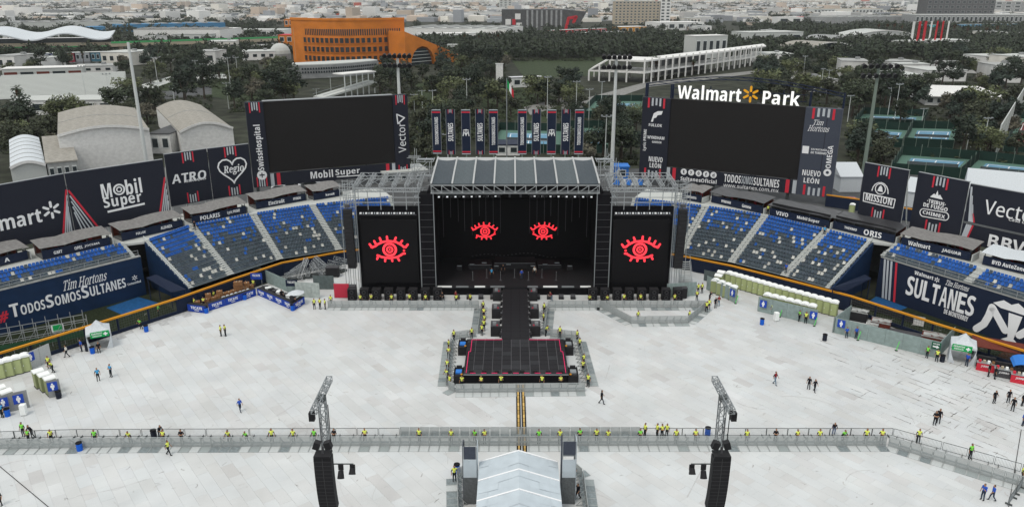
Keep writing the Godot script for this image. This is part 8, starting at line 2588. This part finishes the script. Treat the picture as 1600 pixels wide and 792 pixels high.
# ---------------------------------------------------------------- trees
func leaf_blob(b: MB, c: Vector3, r: float, n: int, base: Color, size: float):
	for i in n:
		var d := Vector3(rng.randfn(), rng.randfn(), rng.randfn()).normalized()
		var p := c + d * r * pow(rng.randf(), 0.4) * Vector3(1, 0.8, 1)
		var t := Vector3(rng.randfn(), rng.randfn() * 0.6, rng.randfn()).normalized()
		var q := t.cross(d + Vector3(0, 0.7, 0)).normalized()
		var s := size * rng.randf_range(0.6, 1.3)
		b.col = base * rng.randf_range(0.65, 1.4)
		b.quad(p - t * s, p + q * s * 0.55, p + t * s, p - q * s * 0.55)
func tree_proto(kind: int) -> Node3D:
	var o := Node3D.new()
	o.name = "park_tree"
	var h: float = [9.0, 7.5, 11.0, 8.0, 6.5, 10.0][kind % 6]
	var r: float = [4.2, 4.0, 4.6, 4.8, 3.2, 3.6][kind % 6]
	var base: Color = [Color(0.042, 0.053, 0.034), Color(0.056, 0.064, 0.042), Color(0.032, 0.043, 0.031), Color(0.085, 0.098, 0.05), Color(0.095, 0.09, 0.068), Color(0.038, 0.052, 0.042)][kind % 6] * (1.0 if kind < 6 else 0.8)
	var t := MB.new()
	t.tube(v3(0, -0.2, 0), v3(0.1, h * 0.4, 0.1), 0.32, 0.22, 7, false)
	var b := MB.new()
	for i in (15 if kind < 6 else 20):
		var a := rng.randf() * TAU
		var rr := r * sqrt(rng.randf()) * 0.72
		var y := h * rng.randf_range(0.45, 0.88) - rr * 0.18
		var c := v3(cos(a) * rr, y, sin(a) * rr)
		if i < 7: t.tube(v3(0.1, h * 0.38, 0.1), c, 0.14, 0.04, 5, false)
		leaf_blob(b, c, r * (rng.randf_range(0.3, 0.48) if kind < 6 else rng.randf_range(0.18, 0.36)), 95 if kind < 6 else 52, base * rng.randf_range(0.75, 1.3), 0.42)
	put(t.mesh(), "trunk", mats["bark"], o)
	put(b.mesh(), "crown", mats["leaf"], o)
	return o
func palm_proto() -> Node3D:
	var o := Node3D.new()
	o.name = "palm_tree"
	var t := MB.new()
	t.tube(v3(0, -0.2, 0), v3(0.2, 9.5, 0), 0.32, 0.24, 8, false)
	put(t.mesh(), "trunk", mats["bark"], o)
	var sk := MB.new()
	for i in 60:
		sk.col = Color(0.13, 0.07, 0.035) * rng.randf_range(0.6, 1.3)
		var a := rng.randf() * TAU
		var y := rng.randf_range(7.8, 9.4)
		var d := v3(cos(a), 0, sin(a))
		sk.quad(v3(0.2, y, 0), v3(0.2, y, 0) + d * 0.8 + v3(0, -0.6, 0), v3(0.2, y - 1.4, 0) + d * 0.7, v3(0.2, y - 0.6, 0) + d * 0.2)
	put(sk.mesh(), "dead_fronds", mats["leaf"], o)
	var b := MB.new()
	for i in 26:
		var a := TAU * i / 26.0 * 3.7
		var el := rng.randf_range(-0.5, 1.1)
		var p := v3(0.2, 9.5, 0)
		var d := v3(cos(a) * cos(el), sin(el), sin(a) * cos(el))
		b.col = Color(0.04, 0.052, 0.03) * rng.randf_range(0.7, 1.3)
		for k in 5:
			var q := p + d * 0.5
			var s := d.cross(Vector3.UP).normalized() * (0.45 * sin(PI * (k + 0.6) / 5.6))
			b.quad(p - s, p + s, q + s * 0.8 - v3(0, 0.12, 0), q - s * 0.8 - v3(0, 0.12, 0))
			p = q
			d = (d + v3(0, -0.2, 0)).normalized()
	put(b.mesh(), "crown", mats["leaf"], o)
	return o
func make_trees():
	var protos := []
	for k in 10: protos.append(tree_proto(k))
	var names := ["dark round park tree", "broad park tree", "tall dense park tree", "wide olive-green park tree", "small light park tree", "dark upright park tree"]
	# zones: u0, u1, v0, v1 (rows of the foot), count
	var zones := [[686, 790, 98, 128, 24], [790, 930, 78, 96, 26], [930, 1190, 66, 90, 34], [640, 740, 120, 200, 16], [1180, 1330, 78, 150, 34], [1330, 1600, 80, 150, 46], [1180, 1330, 128, 168, 12], [1330, 1450, 150, 205, 16], [1440, 1600, 170, 232, 16], [1320, 1600, 236, 262, 10], [230, 440, 84, 140, 34], [360, 460, 125, 175, 16], [0, 100, 190, 240, 14], [100, 240, 178, 205, 7], [0, 200, 98, 120, 9], [640, 690, 195, 268, 10], [700, 800, 180, 230, 10], [880, 1000, 190, 262, 16], [690, 800, 130, 178, 12], [800, 900, 140, 185, 8], [860, 905, 120, 185, 8], [590, 650, 115, 150, 10], [190, 330, 150, 172, 7], [0, 190, 66, 80, 8]]
	var all := []
	for z in zones:
		for i in z[4]:
			var p := Vector3.ZERO
			for tr in 12:
				p = spot(rng.randf_range(z[0], z[1]), rng.randf_range(z[2], z[3]))
				var ok := true
				for o in blocked:
					if Geometry2D.is_point_in_polygon(Vector2(p.x, p.z), o): ok = false
				for o in all:
					if Vector2(o.x - p.x, o.z - p.z).length() < 3.4: ok = false
				if ok: break
				p = Vector3.ZERO
			if p != Vector3.ZERO: all.append(p)
	all.sort_custom(func(p, q): return p.z > q.z)
	for i in mini(all.size(), 296):
		var k := rng.randi() % 10
		var o: Node3D = protos[k].duplicate()
		o.name = numbered("park_tree")
		add_child(o, true)
		o.position = all[i]
		o.rotation.y = rng.randf() * TAU
		var s := rng.randf_range(0.85, 1.3) * (1.0 if -all[i].z < 300 else 1.25)
		o.scale = v3(s, s * rng.randf_range(0.9, 1.12), s)
		tag(o, "x", "tree", "trees of the park behind the stadium")
		rank_later(o, names[k % 6])
	var palm := palm_proto()
	for q in [[34, 178, 130], [8, 90, 75], [130, 100, 76], [1016, 122, 80], [1024, 124, 84], [1083, 118, 90], [637, 108, 84], [726, 72, 48], [748, 72, 50], [765, 70, 48], [778, 72, 48], [1180, 66, 46], [1240, 58, 40], [1372, 58, 30], [1385, 58, 30], [1396, 58, 30], [1408, 60, 32], [1443, 60, 28], [1464, 62, 30], [1489, 60, 32], [1510, 64, 36], [1540, 64, 34], [1556, 62, 34], [872, 60, 46], [248, 100, 72], [268, 98, 70], [1330, 78, 56], [965, 66, 50], [976, 66, 52]]:
		var p := spot(q[0], q[1])
		var o: Node3D = palm.duplicate()
		o.name = numbered("palm_tree")
		add_child(o, true)
		o.position = p
		o.rotation.y = rng.randf() * TAU
		var s := clampf(rise(p, q[2]) / 11.5, 0.7, 1.9)
		o.scale = Vector3.ONE * s
		tag(o, "x", "palm tree", "palm trees in the park")
		rank_later(o, "palm tree with shaggy crown")
	palm.free()
	# far woods and street trees of the city: reads as a mass
	var c := MB.new()
	for k in 3:
		leaf_blob(c, v3((k - 1) * 3.2, 4.0 + (k % 2), (k % 2) * 2.0), 3.4, 40, Color(0.035, 0.046, 0.03), 1.15)
	var mm := MultiMesh.new()
	mm.transform_format = MultiMesh.TRANSFORM_3D
	mm.mesh = c.mesh()
	var tf := []
	for i in range(296, all.size()): tf.append(Transform3D(Basis(Vector3.UP, i * 1.7).scaled(v3(1.25, 1.6, 1.25)), all[i]))
	for i in 14000:
		var u := rng.randf_range(-40, 1640)
		var vv := 6.0 + 84.0 * pow(rng.randf(), 1.7)
		var p := spot(u, vv)
		if vv > 30:
			# belts of trees nearer than the city
			var belt: bool = (u > 1180 and vv > 42) or (u > 790 and u < 1200 and vv > 58) or (u > 640 and u < 800 and vv > 66) or (u < 430 and rng.randf() < 0.22) or rng.randf() < 0.1
			if not belt: continue
		elif rng.randf() < 0.35: continue
		var bad := false
		for o in blocked:
			if Geometry2D.is_point_in_polygon(Vector2(p.x, p.z), o): bad = true
		if bad: continue
		var s := rng.randf_range(0.7, 1.4) * (1.0 + 0.25 * clampf(-p.z / 2000.0, 0.0, 2.0))
		tf.append(Transform3D(Basis(Vector3.UP, rng.randf() * TAU).scaled(Vector3.ONE * s), p))
	mm.instance_count = tf.size()
	for i in tf.size(): mm.set_instance_transform(i, tf[i])
	var mi := MultiMeshInstance3D.new()
	mi.name = "far_woods"
	mi.multimesh = mm
	mi.material_override = mats["leaf"]
	add_child(mi)
	tag(mi, "far-off dark woods and street trees of the city", "trees", "", "stuff")
	# rough scrub under the park trees
	var g := MB.new()
	leaf_blob(g, v3(0, 0.5, 0), 1.5, 26, Color(0.04, 0.05, 0.028), 0.5)
	mm = MultiMesh.new()
	mm.transform_format = MultiMesh.TRANSFORM_3D
	mm.mesh = g.mesh()
	tf = []
	for z in zones:
		for i in int(z[4]) * 12:
			var p := spot(rng.randf_range(z[0], z[1]), rng.randf_range(z[2], z[3]))
			var bad := false
			for o in blocked:
				if Geometry2D.is_point_in_polygon(Vector2(p.x, p.z), o): bad = true
			if bad: continue
			tf.append(Transform3D(Basis(Vector3.UP, rng.randf() * TAU).scaled(v3(1, 0.7, 1) * rng.randf_range(0.6, 1.6)), p))
	mm.instance_count = tf.size()
	for i in tf.size(): mm.set_instance_transform(i, tf[i])
	mi = MultiMeshInstance3D.new()
	mi.name = "undergrowth"
	mi.multimesh = mm
	mi.material_override = mats["leaf"]
	add_child(mi)
	tag(mi, "dark low scrub under the park trees", "scrub", "", "stuff")
	for o in protos: o.free()
	for o in mojo: o.free()
	ped.free()
	loo.free()
var blocked := []
